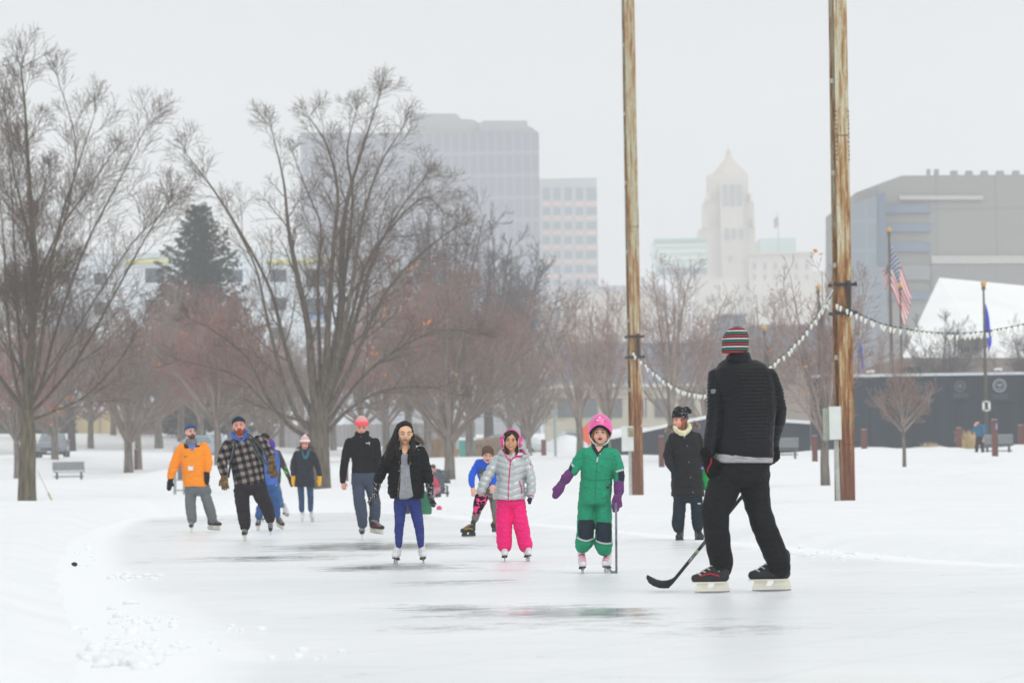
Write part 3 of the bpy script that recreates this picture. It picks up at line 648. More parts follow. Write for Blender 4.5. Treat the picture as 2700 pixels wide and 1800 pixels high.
bench(2070, 1212, 160, 1.15, 'grey slatted bench partly behind the man in black, right of him')
bench(2634, 1202, 163, 1.22, 'grey slatted bench with a maroon post in front at the dark wall')
bench(1166, 1318, 117.5, 1.3, 'grey slatted bench where the person in the grey hoodie sits', R(112), mat('bench_weathered', srgb(112, 118, 112), .8, .15, 6))
# steel rack behind the man in orange
b = W(472, 1317, 147); t = thing('metal_railing', b, 'grey metal railing frame behind the man in the orange jacket', 'railing'); rm = mat('galv', srgb(150, 162, 166), .5, .06)
mb = MB(); a = W(461, 1317, 147); c = W(461, 1193, 147); mb.tube([a, c], .055, 8); mb.build('post', rm, t)
mb = MB(); a = W(486, 1317, 147); c = W(486, 1193, 147); mb.tube([a, c], .055, 8); mb.build('post', rm, t)
for py in (1265, 1292, 1197): mb = MB(); mb.tube([W(461, py, 147), W(486, py, 147)], .03, 6); mb.build('rail', rm, t)
mb = MB(); box_px(mb, 468, 1225, 480, 1264, 147.1, .2); mb.build('meter_box', mat('meter_grey', srgb(120, 128, 130), .6), t)
# guy wire with yellow guard
a, b = W(98, 1238, 137), W(140, 1319, 131); b.z = ground_z(b.x, 131) - .05
t = thing('guy_wire', b, 'thin guy wire with a yellow guard sleeve leaning near the left tree', 'cable'); mb = MB(); mb.tube([a, b], .008, 5); mb.build('wire', lm, t)
mb = MB(); mb.tube([a.lerp(b, .7), a.lerp(b, .99)], .035, 7); mb.build('guard_sleeve', mat('guard_yellow', srgb(176, 170, 110), .6), t)
# teal utility cabinet and hedge
t = bldg('utility_cabinet', 1232, 238, 'teal green utility cabinet with snow on top beside a thin trunk', 'cabinet'); t.location = W(1232, 1216, 238)
mb = MB(); box_px(mb, 1211, 1160, 1252, 1214, 238, 1.1); mb.build('cabinet_body', mat('cabinet_teal', srgb(58, 148, 136), .6, .12, 1.5), t)
mb = MB(); box_px(mb, 1209, 1153, 1254, 1159.8, 238, 1.2, .05); mb.build('snow_cap', MATS['snow'], t)
mb = MB(); box_px(mb, 1202, 1162, 1210.6, 1183, 238.2, .7); mb.build('meter_box', mat('meter_pale', srgb(190, 198, 198), .6), t)
def shrub(px0, px1, pt, pb, D, label, col, n, name='hedge', seed=1):
    rnd = random.Random(seed); c = W((px0 + px1) / 2, pb, D); t = thing(name, c, label, 'hedge' if name == 'hedge' else 'plant'); mb = MB()
    x0, x1 = W(px0, pb, D).x, W(px1, pb, D).x; H = W(px0, pt, D).z - c.z
    for i in range(n):
        x = rnd.uniform(x0, x1); y = D + rnd.uniform(-.8, .8); h = H * rnd.uniform(.35, 1) * (1 - .25 * abs(2 * (x - x0) / (x1 - x0) - 1) ** 3)
        dx = rnd.gauss(0, .16 if name == 'hedge' else .34) * H; dy = rnd.gauss(0, .1) * H; w_ = .014
        mb.add([(x - w_, y, c.z - .15), (x + w_, y, c.z - .15), (x + dx * .6 + w_, y + dy, c.z + h * .7), (x + dx, y + dy, c.z + h), (x + dx * .6 - w_, y + dy, c.z + h * .7)], [(0, 1, 2, 3, 4)])
    mb.build('stems', mat(name + '_tan%d' % seed, col, .9, .25, 3), t)
shrub(1125, 1205, 1148, 1206, 246, 'bare tan hedge left of the teal cabinet', srgb(176, 142, 104), 2600, seed=2)
shrub(1248, 1345, 1146, 1208, 246, 'bare tan hedge right of the teal cabinet', srgb(160, 134, 106), 2600, seed=3)
shrub(2538, 2574, 1128, 1180, 172, 'tuft of dry tan ornamental grass beside a maroon post', srgb(196, 172, 130), 260, 'ornamental_grass', 4)
shrub(2432, 2470, 1162, 1184, 173, 'low tuft of dry tan grass sticking out of the snow at the wall', srgb(180, 158, 122), 90, 'ornamental_grass', 5)
# orange diamond sign behind the helmet
c = W(1553, 1143, 200); t = thing('road_sign', Vector((c.x, 200, ground_z(c.x, 200))), 'orange diamond road sign peeking out behind the pink helmet', 'sign'); r = .62
mb = MB(); mb.prism([c + Vector(q) for q in ((-r, 0, 0), (0, 0, -r), (r, 0, 0), (0, 0, r))], (0, .03, 0)); mb.build('sign_panel', mat('sign_orange', srgb(240, 96, 56), .5, .04), t)
mb = MB(); mb.tube([Vector((c.x, 200.08, t.location.z - .3)), Vector((c.x, 200.08, c.z + r * .4))], .04, 6); mb.build('post', rm, t)
t = thing('lamp_post', standing(1466, 205), 'thin grey post standing in the snow between the two girls at right', 'post')
mb = MB(); mb.tube([standing(1466, 205, -.2), W(1462, 1085, 205)], .07, 8); mb.build('pole', rm, t)
mb = MB(); mb.box(W(1462, 1083, 205), (.3, .3, .12)); mb.build('lamp_head', rm, t)
# snow heaps in the yard behind
rnd = random.Random(11)
for i, (px, py, D, wpx, hpx, lab) in enumerate(((1490, 1180, 262, 60, 34, 'heap of ploughed snow behind the maroon post, left of the orange sign'), (1590, 1176, 262, 70, 40, 'heap of ploughed snow behind the left lamp pole and orange sign'), (1395, 1182, 270, 50, 28, 'heap of ploughed snow behind the girl with pink muffs'), (1690, 1150, 300, 120, 26, 'far low heap of snow behind the left lamp pole'), (435, 1150, 288, 60, 12, 'low heap of snow below the maroon wall'), (1090, 1196, 270, 70, 34, 'heap of snow behind the long haired girl'))):
    c = W(px, py + 12, D); rx = wpx * D / FPX; rz = hpx * D / FPX + .3; mb = MB(); mb.ell(c, (rx, rx * .5, rz), None, 28, 16)
    for h in range(len(mb.v)):
        v = Vector(mb.v[h]); d = v - c; k = 1 + .25 * mnoise.noise(v * .8) + .1 * mnoise.noise(v * 2.5); mb.v[h] = tuple(c + d * k)
    tag(mb.build('snow_heap', MATS['snow'], None, True), lab, 'snow heap')
# cars
def car(px, pbot, D, label, col, yaw=0.0, sc=1.0):
    b = W(px, pbot, D); t = thing('parked_car', b, label, 'car', 'cars parked beyond the park'); Rz = Matrix.Rotation(yaw, 3, 'Z')
    L = lambda x, y, z: b + Rz @ (Vector((x, y, z)) * sc)
    def lofted(name, rings, m, e=4.0):
        mb = MB(); mb.loft([(L(0, y, z), Rz @ Vector((hx * sc, 0, 0)), Vector((0, 0, hz * sc))) for (y, z, hx, hz) in rings], 28, e); return mb.build(name, m, t, True)
    body = mat('car_paint_%d' % int(col[0] * 999), col, .3, .04, spec=.5); dk = mat('car_dark', srgb(36, 38, 42), .6); gls = mat('car_glass', srgb(120, 140, 140), .15, .1, spec=.6)
    bd = lofted('body', [(-2.2, .55, .70, .16), (-2.1, .58, .84, .26), (-1.3, .66, .90, .34), (0, .70, .92, .36), (1.6, .70, .90, .36), (2.2, .62, .80, .26)], body)
    lofted('cabin', [(-1.15, 1.0, .72, .05), (-.55, 1.18, .68, .22), (-.2, 1.24, .66, .27), (1.2, 1.24, .66, .27), (1.75, 1.1, .68, .12)], body, 3.2)
    mb = MB(); mb.prism([L(-.74, -1.2, .99), L(.74, -1.2, .99), L(.58, -.42, 1.43), L(-.58, -.42, 1.43)], Rz @ Vector((0, .02, .03))); mb.build('windshield', gls, t)
    for s in (-1, 1):
        mb = MB(); mb.prism([L(s * .70, -.6, 1.02), L(s * .70, 1.3, 1.02), L(s * .62, 1.0, 1.42), L(s * .62, -.25, 1.42)], Rz @ Vector((s * .04, 0, 0))); mb.build('side_window', gls, t)
        mb = MB(); mb.ell(L(s * .66, -2.06, .68), (.16 * sc, .10 * sc, .09 * sc), Rz); mb.build('headlight', mat('lens', srgb(220, 225, 228), .2, spec=.6), t, True)
        mb = MB(); mb.ell(L(s * .98, -.75, 1.02), (.12 * sc, .07 * sc, .08 * sc), Rz); mb.build('mirror', body, t, True)
        for yy in (-1.4, 1.4):
            mb = MB(); mb.tube([L(s * .90, yy, .31), L(s * .72, yy, .31)], .32 * sc, 20); wh = mb.build('wheel', dk, t); mb = MB(); mb.tube([L(s * .915, yy, .31), L(s * .88, yy, .31)], .19 * sc, 14); mb.build('rim', rm, wh)
    mb = MB(); mb.box(L(0, -2.17, .52), (1.1 * sc, .06, .16 * sc), Rz); mb.build('grille', dk, t); mb = MB(); mb.box(L(0, -2.215, .36), (.34 * sc, .02, .12 * sc), Rz); mb.build('licence_plate', mat('plate', srgb(205, 210, 215), .5), t)
    mb = MB(); mb.box(L(0, -2.13, .28), (1.5 * sc, .12, .16 * sc), Rz); mb.build('bumper', dk, t)
    for s in (-1, 1): mb = MB(); mb.tube([L(s * .5, -.1, 1.53), L(s * .5, 1.1, 1.53)], .02 * sc, 6); mb.build('roof_rail', dk, t)
    return t
car(139, 1208, 226, 'grey estate car facing the viewer on the snowy bank at left', srgb(120, 126, 136), R(3))
car(556, 1212, 232, 'silver blue car mostly hidden behind the man in plaid', srgb(168, 180, 192), R(60))
car(1345, 1204, 262, 'pale silver car behind the girl with pink ear muffs', srgb(186, 194, 196), R(85))
car(1535, 1192, 270, 'white car beyond the helmeted child', srgb(214, 218, 220), R(80))
# ------------------------------------------------------------------ flag poles
brz = mat('flagpole_bronze', srgb(84, 76, 70), .5, .1, 3); gold = mat('gold_ball', srgb(212, 160, 60), .35, .06, metal=.4)
def flagpole(px, pball, D, r, label, pbot=None):
    top = W(px, pball, D); g = ground_z(top.x, D); t = thing('flagpole', Vector((top.x, D, g)), label, 'flagpole', 'flagpoles around the memorial')
    mb = MB(); mb.tube([(top.x, D, g - .2), (top.x, D, g + .5 * (top.z - g)), (top.x, D, top.z - .12)], [r, r * .85, r * .5], 10); mb.build('pole', brz, t, True)
    mb = MB(); mb.ell((top.x, D, top.z), .13); mb.build('finial_ball', gold, t, True)
    mb = MB(); mb.tube([(top.x, D, top.z - .12), (top.x, D, top.z - .28)], .09, 8); mb.build('truck', brz, t)
    return t, Vector((top.x, D, top.z))
def hang_flag(top, drop, hoist, fly, spread, label, m, back=0.0, uvm=True, seed=0, tail=0.0, foldn=3.0):
    """limp flag: hoist edge on the pole, fly hanging down"""
    nu, nv = 34, 22; vs = []; uv = []; rnd = random.Random(seed); x0, y0, z0 = top.x, top.y, top.z - drop
    for i in range(nu + 1):
        for j in range(nv + 1):
            u, v = i / nu, j / nv
            zz = z0 - hoist * v - fly * u * (0.93 - .20 * v) + 0.05 * math.sin(7 * u)
            xx = x0 + .05 + spread * (u ** .85) * (1 - .40 * v) + .05 * math.sin(foldn * 2.1 * v + 5 * u) * u * 1.0
            yy = y0 - .05 + .16 * math.sin(foldn * math.pi * v + 2.0 * u + seed) * min(1, u * 2.5) * (hoist / 2.4)
            vs.append((xx, yy, zz)); uv.append((u, v))
    fs = [(i * (nv + 1) + j, (i + 1) * (nv + 1) + j, (i + 1) * (nv + 1) + j + 1, i * (nv + 1) + j + 1) for i in range(nu) for j in range(nv)]
    me = bpy.data.meshes.new('flag'); c = Vector((x0, y0, z0)); me.from_pydata([tuple(Vector(p) - c) for p in vs], [], fs)
    lay = me.uv_layers.new(name='UVMap')
    for p in me.polygons:
        for li in p.loop_indices: a = uv[me.loops[li].vertex_index]; lay.data[li].uv = (a[0], 1 - a[1])
        p.use_smooth = True
    o = linkmesh('flag', me, m); o.location = c
    sd_ = o.modifiers.new('thick', 'SOLIDIFY'); sd_.thickness = .012
    return tag(o, label, 'flag')
def us_flag_mat():
    m = bpy.data.materials.new('stars_and_stripes'); m.use_nodes = True; t = m.node_tree; N = t.nodes; L = t.links; b = N['Principled BSDF']; b.inputs['Roughness'].default_value = .7
    uv = N.new('ShaderNodeTexCoord'); s = N.new('ShaderNodeSeparateXYZ'); L.new(uv.outputs['UV'], s.inputs[0])
    def M(op, a, bb):
        q = N.new('ShaderNodeMath'); q.operation = op
        for i, z in enumerate((a, bb)):
            if isinstance(z, (int, float)): q.inputs[i].default_value = z
            else: L.new(z, q.inputs[i])
        return q.outputs[0]
    u, v = s.outputs[0], s.outputs[1]
    stripe = M('LESS_THAN', M('FRACT', M('MULTIPLY', M('SUBTRACT', 1, v), 6.5), 0), .5)
    canton = M('MULTIPLY', M('LESS_THAN', u, .42), M('GREATER_THAN', v, 6 / 13))
    # staggered rows of stars
    row = M('FLOOR', M('MULTIPLY', v, 16.7), 0); sh = M('MULTIPLY', M('MODULO', row, 2), .5)
    fx = M('SUBTRACT', M('FRACT', M('ADD', M('MULTIPLY', u, 14.0), sh), 0), .5); fy = M('SUBTRACT', M('FRACT', M('MULTIPLY', v, 16.7), 0), .5)
    star = M('LESS_THAN', M('ADD', M('MULTIPLY', fx, fx), M('MULTIPLY', fy, fy)), .10)
    mix = lambda f, a, c: (lambda q: (L.new(f, q.inputs[0]), [q.inputs[i + 1].__setattr__('default_value', z) if isinstance(z, tuple) else L.new(z, q.inputs[i + 1]) for i, z in enumerate((a, c))], q.outputs[0])[2])(N.new('ShaderNodeMixRGB'))
    st = mix(stripe, srgb(236, 232, 232), srgb(190, 4, 18)); cn = mix(star, srgb(22, 34, 84), srgb(215, 220, 228)); L.new(mix(canton, st, cn), b.inputs['Base Color']); return m
t, top = flagpole(2344, 606, 205, .11, 'tallest flagpole with a gold ball flying the stars and stripes')
z = W(2344, 646, 205).z; flg = hang_flag(top, top.z - z, 2.35, 2.9, 1.1, 'limp stars and stripes flag draped down the tallest flagpole', us_flag_mat(), seed=1)
# small tail of the flag blown to the other side
o = hang_flag(Vector((top.x - .1, top.y + .25, top.z)), top.z - W(2344, 695, 205).z, 1.0, .5, -.33, 'tail of the stars and stripes flag folded behind the pole', us_flag_mat(), seed=3)
o.parent = flg; o.location = o.location - flg.location; del o['label']; del o['category']; o.name = 'flag_tail'
t, top = flagpole(2373, 752, 200, .09, 'shorter flagpole with gold ball in front of the stars and stripes flag')
t, top = flagpole(2593, 748, 172, .085, 'flagpole with gold ball and small sign box in front of the dark wall')
hang_flag(top, top.z - W(2593, 800, 172).z, 1.3, 1.35, .26, 'narrow bright blue flag hanging limp in front of the white roof', mat('flag_blue', srgb(16, 58, 200), .7, .2, 3), seed=2)
c = W(2601, 1070, 172); mb = MB()
for s in (-1, 1): mb.box((top.x + s * .13, 171.88, c.z), (.10, .03, .44)); mb.box((top.x, 171.88, c.z + s * .2), (.36, .03, .06))
mb.build('sign_frame', mat('fixture_white', srgb(226, 228, 226), .5), t)
t, top = flagpole(2157, 758, 190, .10, 'flagpole with a dark navy flag among the bare trees left of the right lamp pole')
hang_flag(top, top.z - W(2157, 795, 190).z, 1.3, 2.2, .42, 'dark navy flag hanging limp left of the right lamp pole', mat('flag_navy', srgb(52, 58, 96), .7, .3, 3), seed=5)
t, top = flagpole(2015, 866, 185, .07, 'short flagpole with a dark flag between the striped hat and the light string')
hang_flag(top, top.z - W(2015, 905, 185).z, 1.0, 1.0, .22, 'small dark flag beside the man in the striped hat', mat('flag_dark', srgb(74, 74, 88), .7, .3, 3), seed=7)
t, top = flagpole(2262, 868, 186, .05, 'thin flagpole with a bright blue flag just right of the right lamp pole')
hang_flag(top, top.z - W(2262, 892, 186).z, .9, 1.25, .24, 'bright blue flag with pale patch just right of the right lamp pole', mat('flag_blue2', srgb(52, 84, 190), .7, .3, 2, col2=srgb(120, 140, 210)), seed=4)
# ------------------------------------------------------------------ the two rusty steel lamp poles
def rust_mat(name, seed, pale):
    m = bpy.data.materials.new(name); m.use_nodes = True; t = m.node_tree; N = t.nodes; L = t.links; b = N['Principled BSDF']; b.inputs['Roughness'].default_value = .72; b.inputs['Specular IOR Level'].default_value = .3
    tc = N.new('ShaderNodeTexCoord')
    def no(sc, st, det=5, rough=.6):
        mp = N.new('ShaderNodeMapping'); mp.inputs['Scale'].default_value = st; mp.inputs['Location'].default_value = (seed, seed, seed); L.new(tc.outputs['Object'], mp.inputs[0])
        q = N.new('ShaderNodeTexNoise'); q.inputs['Scale'].default_value = sc; q.inputs['Detail'].default_value = det; q.inputs['Roughness'].default_value = rough; L.new(mp.outputs[0], q.inputs['Vector']); return q.outputs[0]
    def M(op, a, bb, cl=False):
        q = N.new('ShaderNodeMath'); q.operation = op; q.use_clamp = cl
        for i, z in enumerate((a, bb)):
            if isinstance(z, (int, float)): q.inputs[i].default_value = z
            else: L.new(z, q.inputs[i])
        return q.outputs[0]
    s = N.new('ShaderNodeSeparateXYZ'); L.new(tc.outputs['Object'], s.inputs[0])
    # rust runs in long vertical streaks and takes over towards the foot
    h = M('SUBTRACT', 1, M('DIVIDE', s.outputs[2], 9.5), True)
    v = M('ADD', M('MULTIPLY', no(15, (1, 1, .045), 5, .7), .7), M('MULTIPLY', no(6, (2, 2, .22), 6, .75), .55)); v = M('ADD', v, M('MULTIPLY', M('POWER', h, 1.5), .14))
    cr = N.new('ShaderNodeValToRGB'); L.new(v, cr.inputs[0]); e = cr.color_ramp.elements
    e[0].position = .56; e[0].color = srgb(*pale); e[1].position = .66; e[1].color = srgb(170, 134, 84)
    for p, c in ((.72, (146, 94, 46)), (.79, (112, 62, 30)), (.88, (78, 42, 26))): q = e.new(p); q.color = srgb(*c)
    foot = N.new('ShaderNodeMapRange'); L.new(M('ADD', s.outputs[2], M('MULTIPLY', no(4, (1, 1, .3)), 1.0)), foot.inputs[0]); foot.inputs[1].default_value = .9; foot.inputs[2].default_value = 2.9; foot.inputs[3].default_value = .85; foot.inputs[4].default_value = 0
    mi = N.new('ShaderNodeMixRGB'); L.new(foot.outputs[0], mi.inputs[0]); L.new(cr.outputs[0], mi.inputs[1]); mi.inputs[2].default_value = srgb(112, 70, 52)
    sp = N.new('ShaderNodeValToRGB'); L.new(no(38, (1, 1, .5), 2), sp.inputs[0]); sp.color_ramp.elements[0].position = .62; sp.color_ramp.elements[1].position = .70; sp.color_ramp.elements[0].color = (1, 1, 1, 1); sp.color_ramp.elements[1].color = srgb(150, 110, 84)
    mu = N.new('ShaderNodeMixRGB'); mu.blend_type = 'MULTIPLY'; mu.inputs[0].default_value = .8; L.new(mi.outputs[0], mu.inputs[1]); L.new(sp.outputs[0], mu.inputs[2]); L.new(mu.outputs[0], b.inputs['Base Color'])
    bp = N.new('ShaderNodeBump'); bp.inputs['Distance'].default_value = .004; L.new(no(30, (1, 1, .3)), bp.inputs['Height']); L.new(bp.outputs[0], b.inputs['Normal'])
    return m
drk = mat('rust_dark', srgb(98, 62, 40), .85, .35, 2, stretch=(1, 1, .2)); blk = mat('clamp_black', srgb(34, 40, 42), .5)
def steel_pole(pxb, pyb, pxt, D, wb, wt, label, joint, brackets, seed, pale, yaw):
    """H section: front flange towards the rink, web, back flange showing dark on the left"""
    b = W(pxb, pyb, D); top = W(pxt, -60, D); z0 = ground_z(b.x, D) - .3; k = D / FPX
    t = thing('steel_light_pole', Vector((b.x, D, b.z)), label, 'lamp pole'); rm_ = rust_mat('rusty_paint_%d' % seed, seed, pale); Rz = Matrix.Rotation(yaw, 3, 'Z')
    H = top.z - b.z; ax = Vector((top.x - b.x, 0, H)) / H
    def sec(x, y, wd, dp, s0=0.0, s1=1.0, grow=1.0):
        q = [(-.5, -.5), (.5, -.5), (.5, .5), (-.5, .5)]; out = []
        for z, wz in ((s0, wb + (wt - wb) * s0), (s1, wb + (wt - wb) * s1)):
            f = wz / wb; c = b + ax * (H * z)
            if z == 0: c = c + ax * (z0 - b.z)
            out.append([c + Rz @ Vector(((x + a * wd) * f, (y + e * dp) * f, 0)) for a, e in q])
        return out
    fw = wb * k * .82; dpth = fw * 1.15; th = fw * .07
    def beam(name, x, y, wd, dp, m, s0=0.0, s1=1.0, par=t):
        r = sec(x, y, wd, dp, s0, s1); mb = MB(); mb.add(r[0] + r[1], [(3, 2, 1, 0), (4, 5, 6, 7), (0, 1, 5, 4), (1, 2, 6, 5), (2, 3, 7, 6), (3, 0, 4, 7)]); return mb.build(name, m, par)
    fl = beam('flange', 0, 0, fw, th, rm_); beam('web', 0, dpth / 2, th, dpth - th, drk); beam('flange', 0, dpth, fw, th, rm_)
    # raised seams along the front face
    for fx in (-.17, .12): beam('seam', fx * fw, -th * .72, fw * .05, th * .4, rm_)
    # splice
    js = (W(pxb, joint, D).z - b.z) / H
    beam('splice_plate', 0, -th * .62, fw * 1.03, th * .2, rm_, js - .55 / H, js + .55 / H); beam('splice_gap', 0, -th * .8, fw * 1.05, th * .12, drk, js - .012 / H, js + .012 / H)
    mb = MB()
    for s_ in (-1, 1):
        for i in range(12):
            z = js + (i - 5.5) * .095 / H; c = b + ax * (H * z) + Rz @ Vector((s_ * fw * .44, -th * .9, 0)); mb.ell(c, .018, None, 6, 4)
    mb.build('bolts', drk, t)
    # clamps carrying the light string
    kf = fw / .4; zs = []
    for py in brackets:
        z = W(pxb, py, D).z; c = b + ax * (z - b.z); zs.append(c)
        mb = MB()
        for yy in (-th - .03, dpth + .04): mb.box(c + Rz @ Vector((0.02, yy, 0)), (fw * 1.45, .05, .07), Rz)
        for s_ in (-1, 1): mb.tube([c + Rz @ Vector((s_ * fw * .6, -.06, 0)), c + Rz @ Vector((s_ * fw * .6, dpth + .06, 0))], .015, 6); mb.ell(c + Rz @ Vector((s_ * fw * .72, -.05, .01)), (.03, .05, .05))
        mb.build('clamp_bar', blk, t)
    mb = MB(); mb.box((zs[0] + zs[1]) / 2 + Rz @ Vector((fw * .16, -th - .085, 0)), (.07, .05, zs[0].z - zs[1].z + .16), Rz); mb.build('clamp_strut', blk, t)
    for i in range(14):   # small pale clips down the left edge
        z = (i * 2.0 + 1.1) / H; 
        if z < 1: mb = MB(); mb.box(b + ax * (H * z) + Rz @ Vector((-fw * .52, dpth * .3, 0)), (.05, .10, .10), Rz); mb.build('clip', mat('clip', srgb(170, 172, 166), .6), t)
    return t, b, ax, fw, dpth, zs, Rz
POLE_R = steel_pole(2236, 1320, 2212 + 2, 83, 49, 43, 'nearer rusty steel H beam light pole right of the man in black', 357, (750, 825), 3, (200, 198, 172), R(15))
POLE_L = steel_pole(1683, 1310, 1658, 111, 36, 33, 'farther rusty steel H beam light pole between the child in green and the woman', 597, (887, 941), 11, (184, 186, 162), R(12))
# electric boxes on the poles
bxm = mat('box_white', srgb(214, 218, 214), .6, .05, 4); bxs = mat('box_side', srgb(160, 166, 152), .7, .12, 5)
t = POLE_R[0]; c = W(2190, 1115, 82.7); k = 82.7 / FPX
mb = MB(); mb.box((W(2202, 1115, 82.7).x, 82.75, c.z), (31 * k, .25, 87 * k)); mb.build('electric_box', bxm, t)
mb = MB(); mb.box((W(2180, 1115, 82.8).x, 82.86, c.z - .02), (17 * k, .22, 84 * k)); mb.build('box_door', bxs, t)
mb = MB(); g = ground_z(c.x, 82.8); p = W(2210, 1160, 82.9); mb.tube([Vector((p.x - .02, 82.9, g - .2)), Vector((p.x - .04, 82.9, p.z))], .05, 8); mb.build('conduit', mat('conduit_grey', srgb(172, 174, 168), .5), t)
mb = MB(); mb.tube([W(2222, 1168, 82.85), W(2245, 1172, 82.7), W(2262, 1164, 82.8)], .006, 5); mb.build('loose_wire', blk, t)
t = POLE_L[0]; k = 110.6 / FPX; c = W(1655, 1156, 110.6)
mb = MB(); mb.box((c.x, 110.7, c.z), (31 * k, .25, 66 * k)); eb = mb.build('electric_box', bxm, t)
mb = MB(); mb.box((W(1663, 1150, 110.5).x, 110.57, W(1663, 1139, 110.5).z), (14 * k, .03, 24 * k)); mb.build('box_window', mat('box_rust', srgb(150, 140, 110), .8, .3, 12), t)
mb = MB(); g = ground_z(c.x, 110.7); p = W(1661, 1190, 110.8); mb.tube([Vector((p.x, 110.8, g - .2)), Vector((p.x, 110.8, p.z))], .045, 8); mb.build('conduit', mat('conduit_grey', srgb(172, 174, 168), .5), t)
mb = MB(); mb.tube(curve_pts([W(1684, 945, 110.3), W(1690, 985, 110.3), W(1697, 1040, 110.3), W(1699, 1100, 110.5), W(1690, 1125, 110.6)], 6), .014, 6); mb.build('feed_cable', mat('cable_pale', srgb(200, 190, 180), .6), t)
# ------------------------------------------------------------------ festoon lights
bulb_m = mat('bulb_glass', srgb(232, 232, 222), .25, .04, spec=.6); sock = mat('bulb_socket', srgb(40, 78, 66), .6); wire_m = mat('wire_green', srgb(30, 44, 40), .6)
def bulb_mesh(r):
    mb = MB(); mb.tube([(0, 0, -.07 * r), (0, 0, -.10 * r), (0, 0, -.15 * r), (0, 0, -.22 * r), (0, 0, -.30 * r), (0, 0, -.34 * r)], [.035 * r, .055 * r, .065 * r, .058 * r, .03 * r, .008 * r], 8); return mb.mesh('bulb', smooth=True)
def sock_mesh(r):
    mb = MB(); mb.tube([(0, 0, .02 * r), (0, 0, -.075 * r)], .034 * r, 7); return mb.mesh('socket')
def festoon(pts, n, label, pitchseed, r):
    P = curve_pts(pts, 14); t = thing('string_lights', P[0], label, 'string lights', 'strings of white bulbs hung between the poles'); off = wloc(t)
    mb = MB(); mb.tube(P, .0055, 5); mb.build('wire', wire_m, t)
    bm_ = bulb_mesh(r); bm_.materials.append(bulb_m); sm_ = sock_mesh(r); sm_.materials.append(sock); rnd = random.Random(pitchseed)
    Ls = [0]; 
    for i in range(len(P) - 1): Ls.append(Ls[-1] + (P[i + 1] - P[i]).length)
    for k in range(n):
        s_ = (k + .5 + rnd.uniform(-.22, .22)) / n * Ls[-1]; i = max(j for j in range(len(Ls)) if Ls[j] <= s_); i = min(i, len(P) - 2)
        q = P[i].lerp(P[i + 1], (s_ - Ls[i]) / (Ls[i + 1] - Ls[i])); o = bpy.data.objects.new('bulb', bm_); scene.collection.objects.link(o); o.parent = t; o.location = q - off
        o.rotation_euler = (rnd.uniform(-.25, .25), rnd.uniform(-.4, .4), 0)
        s2 = bpy.data.objects.new('socket', sm_); scene.collection.objects.link(s2); s2.parent = o
def mid(a, b, f): return a + (b - a) * f
pl = [(1652, 906), (1664, 922), (1686, 943), (1724, 979), (1766, 1010), (1801, 1026), (1839, 1035), (1864, 1036), (1910, 1030), (1970, 1004), (2029, 964), (2057, 941), (2082, 918), (2110, 890), (2136, 855), (2172, 806), (2194, 776)]
pts = [W(a, b, mid(110.6, 82.6, max(0, min(1, (a - 1670) / (2210 - 1670))))) for a, b in pl]
festoon(pts, 52, 'string of white bulbs sagging from the left pole behind the man to the right pole', 2, .50)
pr = [(2198, 793), (2228, 808), (2256, 822), (2290, 838), (2328, 853), (2399, 868), (2462, 876), (2529, 878), (2596, 873), (2649, 864), (2694, 855), (2800, 826), (2945, 778)]
pts = [W(a, b, mid(82.6, 78, max(0, (a - 2210) / 735))) for a, b in pr]
festoon(pts, 54, 'string of white bulbs running right from the nearer pole across the white roof', 6, .48)
mb = MB(); t = thing('rigging_rope', W(2194, 768, 82.6), 'pale rope running beside the bulbs from the right pole clamp', 'rope'); mb.tube([W(2196, 765, 82.6), W(2178, 795, 83.5), W(2160, 826, 84.5)], .016, 6); mb.build('rope', mat('rope_pale', srgb(214, 216, 216), .6), t)
# ------------------------------------------------------------------ trees
def tube_arrays(branches):
    """branches: list of (pts Nx3, radii N, sides) -> mesh arrays"""
    V = []; F = []; k = 0
    for pts, rad, n in branches:
        P = np.asarray(pts); N = len(P); r = np.asarray(rad)
        T = np.empty_like(P); T[1:-1] = P[2:] - P[:-2]; T[0] = P[1] - P[0]; T[-1] = P[-1] - P[-2]
        T /= (np.linalg.norm(T, axis=1, keepdims=True) + 1e-9)
        ref = np.array([0.31, 0.95, 0.05]) if abs(T[0, 1]) < 0.8 else np.array([1.0, 0, 0])
        A = np.cross(T, ref); A /= (np.linalg.norm(A, axis=1, keepdims=True) + 1e-9); B = np.cross(T, A)
        an = np.arange(n) * 2 * math.pi / n
        ring = P[:, None, :] + r[:, None, None] * (A[:, None, :] * np.cos(an)[None, :, None] + B[:, None, :] * np.sin(an)[None, :, None])
        V.append(ring.reshape(-1, 3)); idx = np.arange(N * n).reshape(N, n) + k
        a = idx[:-1]; b = idx[1:]
        F.append(np.stack([a, np.roll(a, -1, 1), np.roll(b, -1, 1), b], -1).reshape(-1, 4)); k += N * n
    return np.concatenate(V), np.concatenate(F)
def fast_mesh(name, branches):
    v, f = tube_arrays(branches); me = bpy.data.meshes.new(name); me.vertices.add(len(v)); me.vertices.foreach_set('co', v.ravel())
    me.loops.add(f.size); me.loops.foreach_set('vertex_index', f.ravel().astype(np.int32)); me.polygons.add(len(f))
    me.polygons.foreach_set('loop_start', np.arange(0, f.size, 4, dtype=np.int32)); me.polygons.foreach_set('loop_total', np.full(len(f), 4, np.int32))
    me.polygons.foreach_set('use_smooth', [True] * len(f)); me.update(calc_edges=True); return me
